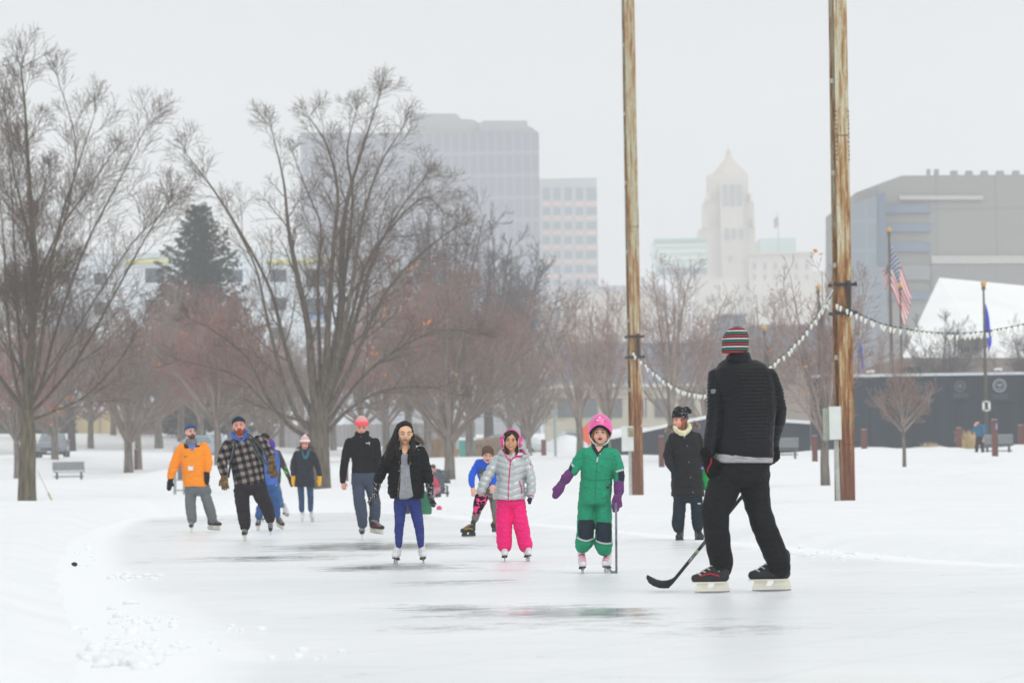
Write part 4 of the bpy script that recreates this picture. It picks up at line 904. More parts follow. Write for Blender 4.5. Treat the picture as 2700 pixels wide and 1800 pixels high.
class Grow:
    def __init__(s, seed, rmin=0.006, up=0.08, kids=(9, 8, 7, 6), ang=(38, 36, 34, 32), ratio=(.62, .55, .5, .45), wig=0.10, lv=4, bias=None, wood=2, r_ratio=.5, nomL=4.4, tipfan=0):
        s.tipfan = tipfan
        s.rg = np.random.default_rng(seed); s.rmin = rmin; s.up = up; s.kids = kids; s.ang = ang; s.ratio = ratio; s.wig = wig; s.lv = lv; s.bias = bias; s.out = {0: [], 1: [], 2: []}; s.wood = wood; s.rr = r_ratio; s.tips = []; s.nom = [nomL]
        for q in ratio: s.nom.append(s.nom[-1] * q * .8)
    def emit(s, P, r, level):
        n = 9 if r[0] > .12 else 6 if r[0] > .04 else 4 if r[0] > .015 else 3
        cls = 0 if level < s.wood else (1 if level < s.lv else 2)
        s.out[cls].append((P, r, n))
    def branch(s, p, d, L, r, level, r_end=None):
        nseg = 7 if level <= 1 else 5 if level == 2 else 3 if level >= s.lv else 4
        P = [np.array(p)]; d = np.array(d, float); d /= np.linalg.norm(d); D = [d]
        for i in range(nseg):
            d = d + s.rg.normal(0, s.wig, 3) + np.array([0, 0, s.up * (1.2 if level < 3 else .7)]);
            d /= np.linalg.norm(d); P.append(P[-1] + d * L / nseg); D.append(d)
        P = np.array(P); re = max(s.rmin * .7, r * .22 if r_end is None else r_end); rad = np.linspace(max(r, s.rmin), re, nseg + 1)
        s.emit(P, rad, level); s.along(P, rad, L, level)
    def along(s, P, rad, L, level, t0=.18):
        if level >= s.lv: s.tips.append(P[-1]); return
        k = s.kids[min(level, len(s.kids) - 1)]; n = max(2, int(round(k * min(1.15, (L / s.nom[min(level, len(s.nom) - 1)])) ** .9 * s.rg.uniform(.8, 1.2)))); N = len(P) - 1; az = s.rg.uniform(0, 6.28)
        for j in range(n):
            t = t0 + (1 - t0) * (j + s.rg.uniform(0, .9)) / n; t = min(t, .995); x = t * N; i = int(x); f = x - i
            q = P[i] * (1 - f) + P[min(i + 1, N)] * f; T = P[min(i + 1, N)] - P[i]; T /= (np.linalg.norm(T) + 1e-9)
            az += 2.4 + s.rg.uniform(-.5, .5); a = np.cross(T, [0.2, .9, .3]); a /= np.linalg.norm(a); b = np.cross(T, a)
            an = math.radians(s.ang[min(level, len(s.ang) - 1)] * s.rg.uniform(.7, 1.3)); side = a * math.cos(az) + b * math.sin(az)
            dd = T * math.cos(an) + side * math.sin(an)
            if s.bias is not None: dd = dd + s.bias
            if dd[2] < -.25: dd[2] *= .3
            LL = L * s.ratio[min(level, len(s.ratio) - 1)] * (1.16 - .78 * t) * s.rg.uniform(.75, 1.2)
            rr = max(s.rmin, (rad[min(i, N)]) * s.rr * s.rg.uniform(.8, 1.1)); s.branch(q, dd, LL, rr, level + 1)
        if level == 1 or (level == 0 and s.tipfan):   # the end of a limb forks into a fan of finer ones
            T = P[-1] - P[-2]; T /= np.linalg.norm(T)
            for j in range(s.tipfan):
                dd = T + s.rg.normal(0, .5, 3); s.branch(P[-1], dd, L * s.ratio[1] * s.rg.uniform(.2, .44), max(s.rmin, rad[-1] * .8), 2)
    def limb(s, pts, r0, r1, L, level=0, t0=.15):
        P = np.array([tuple(p) for p in pts]); rad = r0 + (r1 - r0) * np.linspace(0, 1, len(P)) ** .8
        s.emit(P, rad, level); s.along(P, rad, L, level, t0)
def bark(name, c, c2, sc=4.0):
    return mat(name, c, .92, .2, sc, bump=.03, bscale=7, stretch=(3, 3, .45), col2=c2, spec=.15)
bark_olive = bark('bark_olive', srgb(70, 62, 50), srgb(112, 104, 80)); bark_grey = bark('bark_grey', srgb(84, 76, 70), srgb(132, 124, 116)); bark_dark = bark('bark_dark', srgb(58, 52, 50), srgb(84, 78, 74))
limb_olive = bark('limb_olive', srgb(66, 56, 46), srgb(98, 88, 70)); bark_limb = bark('bark_limb', srgb(70, 60, 52), srgb(112, 102, 88))
tw = lambda n, c: mat(n, c, .9, .25, 1.2, spec=.1)
twig_grey = tw('twig_grey', srgb(132, 118, 110)); twig_brown = tw('twig_brown', srgb(112, 92, 80)); twig_red = tw('twig_red', srgb(152, 88, 78)); twig_dark = tw('twig_dark', srgb(92, 86, 90)); twig_pale = tw('twig_pale', srgb(154, 140, 132)); twig_rose = tw('twig_rose', srgb(150, 116, 108))
leaf_m = mat('dry_leaf', srgb(206, 130, 66), .7, .2, 3)
def leaves(parent, pts, n, seed, s_=.09):
    rnd = random.Random(seed); mb = MB(); off = wloc(parent)
    for i in range(n):
        p = Vector(rnd.choice(pts)); c = [Vector((rnd.gauss(0, .18), rnd.gauss(0, .18), rnd.gauss(0, .18))) for _ in range(1)][0]
        for k in range(rnd.choice((1, 1, 2, 4))):
            a = Matrix.Rotation(rnd.uniform(0, 6), 3, 'X') @ Matrix.Rotation(rnd.uniform(0, 6), 3, 'Y'); o = p + c + Vector((rnd.gauss(0, .08), 0, rnd.gauss(0, .1)))
            mb.add([o + a @ Vector(q) * s_ for q in ((-1, 0, 0), (0, .2, .7), (1, 0, 0), (0, -.1, -.8))], [(0, 1, 2, 3)])
    mb.build('dry_leaves', leaf_m, parent)
def finish(t, g, mats3, off=True):
    o3 = wloc(t) if off else Vector((0, 0, 0)); o3 = np.array(tuple(o3)); res = []
    crown = None
    for cls, nm in ((0, 'trunk'), (1, 'branches'), (2, 'twigs')):
        if not g.out[cls]: continue
        br = [(P - o3, r, n) for P, r, n in g.out[cls]]; me = fast_mesh(nm, br)
        par = t if nm != 'twigs' else (crown or t)
        o = linkmesh(nm if nm == 'trunk' else ('crown' if nm == 'branches' else 'twigs'), me, mats3[cls], par)
        if nm == 'branches': crown = o
    return t
def px_limb(pts, D, n=4):
    """limb traced on the photo; third value = depth offset in metres"""
    return curve_pts([W(a, b, D + c) for a, b, c in pts], n)
def big_trees():
    # ---- big left tree: tall central leader with upswept limbs
    D = 135; b = standing(71, D); t = thing('bare_tree', b, 'tall bare tree with olive brown trunk standing at the left edge of the picture', 'tree')
    k = D / FPX; g = Grow(21, rmin=.0065, up=.05, kids=(14, 11, 8, 5), ang=(31, 28, 34, 38), ratio=(.58, .74, .72, .85), lv=4, wood=1, wig=.085, r_ratio=.40, tipfan=5)
    trunk = px_limb([(71, 1332, 0), (71, 1260, 0), (74, 1160, 0), (70, 1080, 0)], D); g.emit(np.array([tuple(p) for p in trunk]), np.linspace(26, 18, len(trunk)) * k, 0)
    flare = px_limb([(71, 1336, 0), (71, 1318, 0)], D, 2); g.emit(np.array([tuple(p) for p in flare]), np.array([30, 26, 25][:len(flare)]) * k, 0)
    g.limb(px_limb([(70, 1085, 0), (76, 980, 0), (86, 840, 0), (92, 700, .2), (82, 560, .3), (72, 400, .2), (66, 290, 0), (56, 180, 0)], D), 15 * k, 2 * k, 4.7, 0, .05)
    L1 = [([(74, 1082, 0), (100, 960, -.5), (122, 800, -1), (150, 620, -1.4), (205, 440, -1.2), (250, 300, -1)], 8, 4.6),
          ([(72, 1090, 0), (110, 1010, .6), (150, 860, 1.2), (225, 650, 1.6), (318, 470, 1.8), (388, 330, 1.8)], 7, 4.8),
          ([(74, 1095, 0), (130, 1040, .4), (215, 930, .4), (310, 760, .2), (400, 600, 0), (452, 520, 0)], 6, 4.4),
          ([(70, 1100, 0), (40, 1000, -.6), (18, 820, -1.2), (10, 640, -1.3), (-10, 430, -1)], 7, 4.4),
          ([(66, 1080, 0), (10, 1010, .3), (-60, 900, .5), (-130, 700, .6), (-180, 480, .5)], 8, 4.6),
          ([(72, 1070, 0), (52, 900, 1), (40, 700, 1.8), (30, 500, 2), (14, 330, 2)], 6, 4.2),
          ([(78, 1108, 0), (140, 1085, .3), (230, 1040, .8), (330, 930, 1.2), (400, 800, 1.4)], 4, 3.2),
          ([(84, 830, 0), (130, 690, .5), (175, 560, .8), (200, 380, .8), (150, 200, .8)], 5, 3.6),
          ([(90, 690, 0), (60, 560, -.8), (30, 420, -1.4), (10, 240, -1.6)], 5, 3.4),
          ([(74, 1085, 0), (150, 960, -1.4), (250, 790, -1.8), (350, 640, -2), (430, 560, -2)], 5, 4.0),
          ([(88, 760, 0), (150, 620, 1.6), (230, 500, 2.2), (300, 400, 2.5)], 4, 3.4)]
    for P, r, L in L1: g.limb(px_limb(P, D), r * k, 1.0 * k, L * .88, 1, .18)
    finish(t, g, (bark_olive, limb_olive, twig_brown)); leaves(t, [W(a, c, D - .5) for a, c in ((120, 1090), (100, 1080), (150, 1075), (165, 1090), (180, 1060), (130, 1118), (140, 1125), (170, 1040))], 10, 4, .06)
    # ---- big middle tree: several leaders fanning from a short thick trunk
    D = 145; b = standing(842, D); t = thing('bare_tree', b, 'big spreading many-stemmed bare tree in the middle left, behind the skaters', 'tree')
    k = D / FPX; g = Grow(5, rmin=.0065, up=.03, kids=(13, 11, 8, 5), ang=(29, 33, 38, 44), ratio=(.6, .72, .70, .80), lv=4, wood=1, wig=.10, r_ratio=.40, tipfan=6)
    trunk = px_limb([(843, 1314, 0), (841, 1260, 0), (838, 1180, 0), (842, 1095, 0), (848, 1030, 0), (856, 960, 0)], D); g.emit(np.array([tuple(p) for p in trunk]), np.interp(np.linspace(0, 1, len(trunk)), [0, .12, .45, .7, 1], [36, 31, 30, 24, 8]) * k, 0)
    L0 = [([(846, 1100, 0), (880, 960, 0), (900, 800, .2), (902, 640, .4), (918, 520, .4), (960, 380, .4), (1000, 255, .2)], 17, 4.6, 0),
          ([(852, 1100, 0), (860, 960, -.5), (868, 800, -1), (880, 640, -1.2), (890, 500, -1.2), (860, 380, -1.2), (815, 310, -1)], 12, 4.0, 0),
          ([(835, 1090, 0), (822, 980, -.3), (812, 860, -.6), (782, 720, -.8), (760, 600, -.8), (748, 480, -.6), (716, 340, -.5)], 15, 4.2, 0),
          ([(830, 1110, 0), (780, 1000, .4), (748, 900, .7), (715, 770, .9), (650, 640, 1), (570, 510, 1), (490, 405, 1)], 9, 4.4, 0),
          ([(836, 1150, 0), (780, 1090, -.4), (735, 960, -.8), (700, 820, -1), (672, 700, -1.1), (600, 560, -1.2), (540, 470, -1.2)], 8, 4.0, 1),
          ([(826, 1160, 0), (760, 1120, .3), (700, 1040, .5), (650, 940, .6), (560, 870, .6), (500, 840, .6)], 7, 3.4, 1),
          ([(850, 1080, 0), (905, 950, 1), (950, 800, 1.6), (985, 680, 1.9), (1050, 560, 2), (1120, 470, 2)], 10, 4.6, 0),
          ([(858, 1095, 0), (930, 960, -.8), (985, 830, -1.2), (1040, 740, -1.4), (1120, 660, -1.5), (1200, 600, -1.5)], 9, 4.2, 0),
          ([(860, 1120, 0), (950, 1000, .5), (1050, 920, .8), (1160, 870, 1), (1260, 880, 1)], 6, 3.6, 1),
          ([(862, 1140, 0), (920, 1080, -.5), (1010, 1030, -.7), (1130, 1020, -.9), (1200, 1040, -1)], 6, 3.0, 1),
          ([(846, 1080, 0), (842, 900, 1.5), (838, 740, 2), (846, 600, 2.2), (816, 520, 2.2), (770, 400, 2)], 7, 3.6, 0),
          ([(850, 1090, 0), (900, 900, -1.5), (930, 740, -2), (955, 580, -2.2), (1000, 440, -2.3), (1060, 340, -2.2)], 9, 4.4, 0),
          ([(848, 1080, 0), (915, 880, 0), (965, 700, -.2), (1040, 590, -.3), (1120, 520, -.3), (1170, 560, -.3)], 7, 4.0, 0),
          ([(846, 1080, 0), (890, 860, .9), (912, 700, 1.3), (930, 520, 1.5), (915, 400, 1.5), (940, 290, 1.4)], 9, 4.2, 0),
          ([(830, 1120, 0), (720, 1080, -1), (640, 1000, -1.6), (560, 970, -1.8), (470, 950, -1.8)], 5, 3.2, 1)]
    for P, r, L, lv in L0: g.limb(px_limb(P, D), r * k, 1.1 * k, L * .84, 1, .22)
    finish(t, g, (bark_limb, bark_limb, twig_brown)); leaves(t, [W(a, c, D - 1) for a, c in ((1090, 720), (1020, 815), (930, 940), (985, 930), (1130, 850), (1000, 740))], 16, 9, .07)
big_trees()
# ---- reusable kinds of smaller park trees (built once, then copied)
def small_tree(seed, H, spread, fork, nl, tr, wood_m, branch_m, twig_m, kids=(7, 6, 5, 5), dens=1.0, up=.06, rmin=.011):
    g = Grow(seed, rmin=rmin, up=up, kids=kids, ang=(34, 34, 36, 38), ratio=(.58, .62, .6, .6), lv=4, wood=1, wig=.10, r_ratio=.42, nomL=(H - fork) * .95); rg = g.rg
    P = np.array([(0, 0, -.3), (.02, 0, fork * .5), (0, .03, fork), (.03, 0, fork + (H - fork) * .3)]); g.emit(P, np.array([tr * 1.25, tr, tr * .9, tr * .5]), 0)
    for i in range(nl):
        az = i * 2.4 + rg.uniform(-.3, .3); inc = (i % 4 + .4) / 4.2 * spread; L = (H - fork) * (1.0 - .28 * inc / 1.2); z0 = fork * rg.uniform(.82, 1.12) 
        d = np.array([math.cos(az) * math.sin(inc), math.sin(az) * math.sin(inc), math.cos(inc)])
        n = 7; Q = [np.array([0, 0, z0])]
        for q in range(n): d = d + rg.normal(0, .06, 3) + np.array([0, 0, .05]); d /= np.linalg.norm(d); Q.append(Q[-1] + d * L / n)
        Q = np.array(Q); rad = np.linspace(tr * .42, rmin * 1.4, n + 1); g.emit(Q, rad, 1); g.along(Q, rad, L * .62, 1, .15)
    trunk = fast_mesh('trunk', g.out[0]); crown = fast_mesh('crown', g.out[1]); twg = fast_mesh('twigs', g.out[2])
    trunk.materials.append(wood_m); crown.materials.append(branch_m); twg.materials.append(twig_m); return trunk, crown, twg, g.tips
PROTO = {
 'maple': small_tree(1, 8.6, 1.28, 1.6, 17, .20, bark_grey, twig_grey, twig_grey, (8, 6, 6, 5)),
 'maple2': small_tree(2, 8.6, 1.2, 1.9, 16, .18, bark_grey, twig_grey, twig_red, (8, 6, 6, 5)),
 'red': small_tree(3, 8.6, 1.05, 1.8, 15, .17, bark_grey, twig_grey, twig_red, (8, 6, 6, 5)),
 'dark': small_tree(4, 14, .9, 3.5, 13, .30, bark_dark, twig_dark, twig_dark, (8, 7, 6, 5), rmin=.016),
 'vase': small_tree(6, 6.5, .95, 1.3, 13, .13, bark_grey, twig_pale, twig_rose, (7, 6, 5, 4), rmin=.0070),
 'sapling': small_tree(7, 4.2, 1.2, 1.7, 16, .07, bark_grey, twig_pale, twig_rose, (7, 6, 5, 5), rmin=.006),
}
def plant_tree(kind, px, D, H, label, rot=0.0, group=None, leaf=0, widen=1.0, sink=0.0):
    b = standing(px, D, -sink); t = thing('bare_tree', b, label, 'tree', group); tr, cr_, tg, tips = PROTO[kind]; base = {'maple': 8.6, 'maple2': 8.6, 'red': 8.6, 'dark': 14, 'vase': 6.5, 'sapling': 4.2}[kind]; s_ = H / base
    t.rotation_euler = (0, 0, rot); t.scale = (s_ * widen, s_ * widen, s_); par = t
    for nm, me in (('trunk', tr), ('crown', cr_), ('twigs', tg)):
        o = bpy.data.objects.new(nm, me); scene.collection.objects.link(o); o.parent = par if nm != 'twigs' else last; last = o
    if leaf:
        rnd = random.Random(int(px)); ps = [Vector(tuple(tips[rnd.randrange(len(tips))])) for _ in range(leaf)]; mb = MB()
        for p in ps:
            for k in range(rnd.choice((1, 2, 3))):
                a = Matrix.Rotation(rnd.uniform(0, 6), 3, 'X') @ Matrix.Rotation(rnd.uniform(0, 6), 3, 'Y'); o = p + Vector((rnd.gauss(0, .1), rnd.gauss(0, .1), rnd.gauss(0, .1)))
                mb.add([o + a @ Vector(q) * .085 for q in ((-1, 0, 0), (0, .2, .7), (1, 0, 0), (0, -.1, -.8))], [(0, 1, 2, 3)])
        linkmesh('dry_leaves', mb.mesh('dry_leaves'), leaf_m, t)
    return t
TREES = [
 ('maple', 339, 196, 8.8, 'bare grey tree with forked trunk beside a maroon post, left of the orange jacket', .3, 10),
 ('maple2', 366, 206, 8.6, 'bare tree close behind the maroon post at left', 1.9, 8),
 ('maple', 146, 214, 7.6, 'bare thin tree standing in front of the parked grey car', 2.6, 4),
 ('maple2', 46, 186, 8.0, 'bare tree just behind the trunk of the tall left tree', .9, 0),
 ('dark', 190, 240, 11.0, 'dark thick-trunked bare tree right of the parked grey car', 2.2, 0),
 ('maple2', 576, 188, 8.8, 'bare tree behind the man in plaid, with reddish upper twigs', 1.2, 14),
 ('red', 610, 212, 9.6, 'bare reddish tree between the plaid man and the red and white hat', 2.9, 6),
 ('maple', 700, 205, 7.2, 'bare grey tree behind the woman in the red and white hat', .2, 4),
 ('maple', 1186, 164, 8.6, 'bare dome shaped tree right behind the long haired girl', 1.0, 6),
 ('red', 1240, 213, 10.6, 'bare reddish tree with its trunk beside the teal cabinet', 4.2, 4),
 ('maple2', 1080, 205, 10.6, 'bare tree right of the woman in the coral hat, with red tipped crown', 3.1, 5),
 ('maple2', 955, 215, 8.4, 'bare tree behind the big middle tree, above the woman in the coral hat', 5.1, 5),
 ('maple', 1395, 235, 6.8, 'small dark bare tree behind the girl with pink ear muffs', .5, 0),
 ('dark', 1290, 262, 15.4, 'tall dark bare tree behind the ear muffs girl, before the dark tower', .6, 0),
 ('dark', 1175, 268, 18.0, 'tallest dark bare tree behind the crown of the big middle tree', 2.6, 0),
 ('dark', 1385, 266, 13.2, 'dark bare tree at the right end of the dark tree group, before the gridded tower', 4.4, 0),
 ('vase', 1530, 190, 8.4, 'bare pinkish tree left of the left rusty pole', .4, 4),
 ('vase', 1605, 182, 8.0, 'bare pinkish tree right behind the left rusty pole', 3.4, 3),
 ('vase', 1775, 170, 8.9, 'tall bare tree with reddish tips behind the woman in the long coat', 1.6, 6),
 ('vase', 1860, 196, 7.8, 'bare tree behind the striped hat of the man in black', 5.0, 3),
 ('vase', 2010, 192, 8.2, 'bare tree right of the striped hat, behind the light string', 2.5, 6),
 ('vase', 2177, 115, 6.6, 'bare low forked tree left of the right rusty pole', 3.0, 6),
 ('sapling', 2385, 147, 4.1, 'small bare young tree with a thin straight trunk in front of the dark wall', 1.1, 0),
 ('vase', 2330, 192, 6.3, 'bare reddish tree right of the right rusty pole, behind the young tree', .8, 0),
 ('vase', 2270, 205, 6.0, 'bare brown tree right behind the blue flag at the right rusty pole', 5.3, 0),
 ('dark', 2495, 222, 7.8, 'dark bare tree above the dark wall, in front of the white roof', .4, 0),
 ('dark', 2430, 228, 5.6, 'dark bare tree above the dark wall near the stars and stripes flag', 3.9, 0),
 ('dark', 2715, 226, 7.6, 'dark bare tree above the dark wall at the right edge', 2.0, 0),
]
for k, px, D, H, lab, rot, lf in TREES: plant_tree(k, px, D, H, lab, rot, 'bare park trees', lf, widen=(1.1 if k in ('maple', 'red') else .62 if k == 'vase' and px in (2330, 2270) else 1.0))
BLAB = ['left of the big left tree', 'right behind the big left tree', 'above the parked grey car', 'above the tan wall panel', 'left of the maroon wall', 'above the maroon wall and under the spruce', 'reddish, right in front of the spruce', 'reddish, above the orange jacket man', 'above the plaid man, right of the spruce', 'left of the big middle tree trunk', 'just behind the big middle tree trunk', 'above the coral hat', 'reddish, above the long haired girl', 'reddish, left of the teal cabinet', 'reddish, low, right of the teal cabinet']
BACK = [(-40, 250, 9, 'maple'), (60, 262, 9, 'maple2'), (125, 246, 9, 'red'), (240, 256, 8.4, 'maple2'), (300, 270, 9, 'red'), (420, 252, 10, 'maple'), (480, 262, 11, 'red'), (530, 242, 9.5, 'red'), (650, 256, 8.5, 'maple'), (745, 262, 7.8, 'red'), (800, 246, 7.5, 'maple'), (880, 262, 8.6, 'maple2'), (1020, 250, 11, 'red'), (1130, 244, 11.5, 'red'), (1345, 252, 9, 'red')]
for i, (px, D, H, k) in enumerate(BACK):
    plant_tree(k, px, D, H, 'hazy bare back-row tree, ' + BLAB[i], i * 1.7, 'hazy back row of bare trees', 3, widen=1.12)
# ---- the spruce
def spruce():
    D = 272; b = standing(535, D); t = thing('spruce_tree', b, 'tall dark green spruce behind the bare trees, left of the big middle tree', 'tree'); rg = random.Random(4)
    top = W(532, 538, D).z; H = top - b.z; mb = MB(); mb.tube([(b.x, D, b.z - .3), (b.x, D, top)], [.28, .03], 8); mb.build('trunk', bark_dark, t)
    mb = MB(); half = 6.4
    def needle(p, d, L, w_):
        d = d.normalized(); s_ = d.cross(Vector((0, 0, 1))).normalized()
        for q in range(2):
            a = Matrix.Rotation(rg.uniform(0, 3.1), 3, d); mb.add([p, p + a @ s_ * w_ + d * L * .4, p + d * L, p - a @ s_ * w_ + d * L * .4], [(0, 1, 2, 3)])
    for i in range(260):
        f = (i + rg.random()) / 260; z = b.z + H * (.06 + .93 * f); Lr = (1 - f) ** .72 * half * rg.uniform(.5, 1.12) + .3; az = i * 2.399
        d = Vector((math.cos(az), math.sin(az), -.12 + .35 * f)); n = max(4, int(Lr / .16))
        for k in range(n):
            u = (k + .5) / n; p = Vector((b.x, D, z)) + d * Lr * u + Vector((0, 0, .12 * Lr * u * u - .35 * Lr * u * (1 - u)))
            for q in range(5):
                e = (d * .8 + Vector((rg.gauss(0, .7), rg.gauss(0, .7), rg.gauss(-.15, .45)))); needle(p + Vector((rg.gauss(0, .08), rg.gauss(0, .08), rg.gauss(0, .08))), e, rg.uniform(.22, .5) * (1.1 - .3 * u), .075)
    mb.build('crown', mat('spruce_needles', srgb(50, 68, 60), .85, .3, 1.5, spec=.1), t)
spruce()
# ------------------------------------------------------------------ people: tools
from mathutils.geometry import delaunay_2d_cdt
skin_l = mat('skin_fair', srgb(226, 172, 150), .55, .06, 14, spec=.35); skin_r = mat('skin_rosy', srgb(228, 160, 142), .55, .08, 14, spec=.35); skin_t = mat('skin_tan', srgb(214, 158, 118), .55, .06, 14, spec=.35)
lip_m = mat('lips', srgb(182, 84, 84), .5, .05); dark_m = mat('pupil_dark', srgb(38, 26, 24), .4, .05); white_m = mat('eye_white', srgb(232, 228, 224), .4, .02); mouth_m = mat('mouth_dark', srgb(70, 24, 26), .6, .05); teeth_m = mat('teeth', srgb(240, 238, 230), .3, .02)
steel_m = mat('blade_steel', srgb(150, 154, 158), .25, .05, metal=.7); ski_w = mat('skate_white', srgb(226, 224, 226), .5, .04, 9, spec=.4); ski_b = mat('skate_black', srgb(34, 34, 38), .5, .2, 9, spec=.4); hold_w = mat('holder_white', srgb(228, 224, 210), .45, .05, 8, spec=.4); lace_w = mat('laces_pale', srgb(206, 204, 204), .7, .05)
def cloth(name, c, var=.12, sc=7, rough=.8, bump=.006, bs=45, spec=.25, sheen=.0, col2=None): 
    new = name not in MATS; m = mat(name, c, rough, var, sc, bump=bump, bscale=bs, spec=spec if max(c[:3]) > .08 else min(spec, .16), sheen=sheen, col2=col2)
    if new and bump:   # broad cloth folds under the fine weave
        n = m.node_tree; no = n.nodes.new('ShaderNodeTexNoise'); no.inputs['Scale'].default_value = 8.5; no.inputs['Detail'].default_value = 2.5; no.inputs['Distortion'].default_value = 2.2
        mp = n.nodes.new('ShaderNodeMapping'); mp.inputs['Scale'].default_value = (1, 1, 1.7); n.links.new(n.nodes['Texture Coordinate'].outputs['Object'], mp.inputs[0]); n.links.new(mp.outputs[0], no.inputs['Vector'])
        b2 = n.nodes.new('ShaderNodeBump'); b2.inputs['Strength'].default_value = .75; b2.inputs['Distance'].default_value = .035; n.links.new(no.outputs[0], b2.inputs['Height']); n.links.new(n.nodes['Bump'].outputs[0], b2.inputs['Normal'])
        n.links.new(b2.outputs[0], n.nodes['Principled BSDF'].inputs['Normal'])
    return m
def wrinkle(amp, f=9.0, st=(1, 1, 2.2), seed=0.0):
    def d(p, n): 
        a = mnoise.noise(Vector((p[0] * f * st[0] + seed, p[1] * f * st[1], p[2] * f * st[2]))); b = mnoise.noise(Vector((p[0] * f * 2.3 + seed, p[1] * f * 2.3, p[2] * f * 3.4)))
        return amp * ((1 - 2 * abs(a)) * .7 + .45 * b)
    return d
def quilt(period, depth, amp=.003, tilt=0.0, x0=0.0, seed=0.0, cond=None, vee=0.0):
    w_ = wrinkle(amp, 12, seed=seed)
    def d(p, n):
        z = p[2] + tilt * (p[0] - x0) + vee * abs(p[0] - x0) + .006 * mnoise.noise(Vector((p[0] * 6, p[1] * 6, p[2] * 2 + seed)))
        if cond and not cond(p): return w_(p, n)
        ph = (z / period) % 1.0; return depth * (abs(math.sin(math.pi * ph)) ** .55 - .75) + w_(p, n)
    return d
def rotm(yaw, pitch, roll=0): return Matrix.Rotation(R(yaw), 3, 'Z') @ Matrix.Rotation(R(pitch), 3, 'X') @ Matrix.Rotation(R(roll), 3, 'Y')
def mid(a, b, f): return a + (b - a) * f
class Fig:
    def __init__(s, ox, oy, k, D, label, basepx, name='person', group=None, cat='person'):
        s.ox, s.oy, s.k, s.D = ox, oy, k, D; s.m = D / FPX / k; b = s.p(*basepx); s.root = thing(name, Vector((b.x, D, max(0.0, b.z))), label, cat, group); s.bv = []; s.body = MB()
    def p(s, u, v, dy=0.0): return W(s.ox + u / s.k, s.oy + v / s.k, s.D + dy)
    def pts(s, c):
        P = [s.p(q[0], q[1], q[3] if len(q) > 3 else 0.0) for q in c]; r = [q[2] * s.m for q in c]; return P, r
    def ring(s, xl, xr, v, hd, dy=0.0, tilt=0.0):
        a, b = s.p(xl, v - tilt, dy), s.p(xr, v + tilt, dy); return ((a + b) / 2, (b - a) / 2, Vector((0, hd, 0)))
    def garment(s, name, rings, chains, m, vox=.011, sm=5, disp=None, e=2.3, parent=None, extra=None, ray=True, bodyfill=.62):
        mb = MB()
        if rings: rr = [s.ring(*q) for q in rings]; mb.loft(rr, 28, e)
        for c in chains: P, r = s.pts(c); mb.chain(P, r, 14)
        if extra: extra(mb)
        if rings and bodyfill: s.body.loft([(c, a * .72, b * .72) for c, a, b in rr[1:-1]] if len(rr) > 3 else [(c, a * .7, b * .7) for c, a, b in rr], 18)
        if bodyfill:
            for c in chains: P, r = s.pts(c); s.body.chain(P, [x * bodyfill for x in r], 10)
        me = remesh(mb, vox, sm, .5, disp)
        if ray: s.addray(me)
        return place(me, name, m, parent or s.root)
    def addray(s, me):
        s.bv.append(BVHTree.FromPolygons([tuple(v.co) for v in me.vertices], [tuple(p.vertices) for p in me.polygons]))
    def hit(s, u, v, only=None):
        q = s.p(u, v); d = (q - CAM).normalized(); best = None
        for b in (s.bv if only is None else [s.bv[i] for i in only]):
            h = b.ray_cast(CAM, d)
            if h[0] is not None and (best is None or h[3] < best[1]): best = (h[0], h[3])
        return (best[0], d) if best else (None, d)
    def decal(s, name, poly, m, off=.004, step=None, parent=None, only=None, thick=.002):
        step = step or .012 / s.m; n = len(poly); V = [Vector((a, b)) for a, b in poly]; out = []; 
        P = []
        for i in range(n):
            a, b = V[i], V[(i + 1) % n]; c = max(1, int((b - a).length / step)); P += [a.lerp(b, j / c) for j in range(c)]
        ne = len(P); xs = [q.x for q in V]; ys = [q.y for q in V]
        def inside(x, y):
            c = False
            for i in range(n):
                a, b = V[i], V[i - 1]
                if (a.y > y) != (b.y > y) and x < (b.x - a.x) * (y - a.y) / (b.y - a.y) + a.x: c = not c
            return c
        x = min(xs) + step / 2
        while x < max(xs):
            y = min(ys) + step / 2
            while y < max(ys):
                if inside(x, y): P.append(Vector((x, y)))
                y += step
            x += step
        res = delaunay_2d_cdt(P, [(i, (i + 1) % ne) for i in range(ne)], [], 1, 1e-4); vs = []; ok = []
        last = None
        for q in res[0]:
            h, d = s.hit(q.x, q.y, only)
            if h is None: ok.append(False); vs.append(Vector((0, 0, 0)))
            else: ok.append(True); vs.append(h - d * off)
        fs = [f for f in res[2] if all(ok[i] for i in f)]
        fs = [f for f in fs if max((vs[f[i]] - vs[f[i - 1]]).length for i in range(len(f))) < .12]
        if not fs: return None
        used = sorted(set(i for f in fs for i in f)); mp = {a: b for b, a in enumerate(used)}; mb = MB(); mb.add([vs[i] for i in used], [tuple(mp[i] for i in f) for f in fs])
        return mb.build(name, m, parent or s.root, True)
    def strip(s, name, pl, wd, m, **kw):
        V = [Vector((a, b)) for a, b in pl]; L = []; Rr = []
        for i, q in enumerate(V):
            t = (V[min(i + 1, len(V) - 1)] - V[max(i - 1, 0)]).normalized(); nn = Vector((-t.y, t.x)); w_ = wd if not isinstance(wd, (list, tuple)) else wd[i]; L.append(q + nn * w_ / 2); Rr.append(q - nn * w_ / 2)
        return s.decal(name, [tuple(q) for q in L + Rr[::-1]], m, **kw)
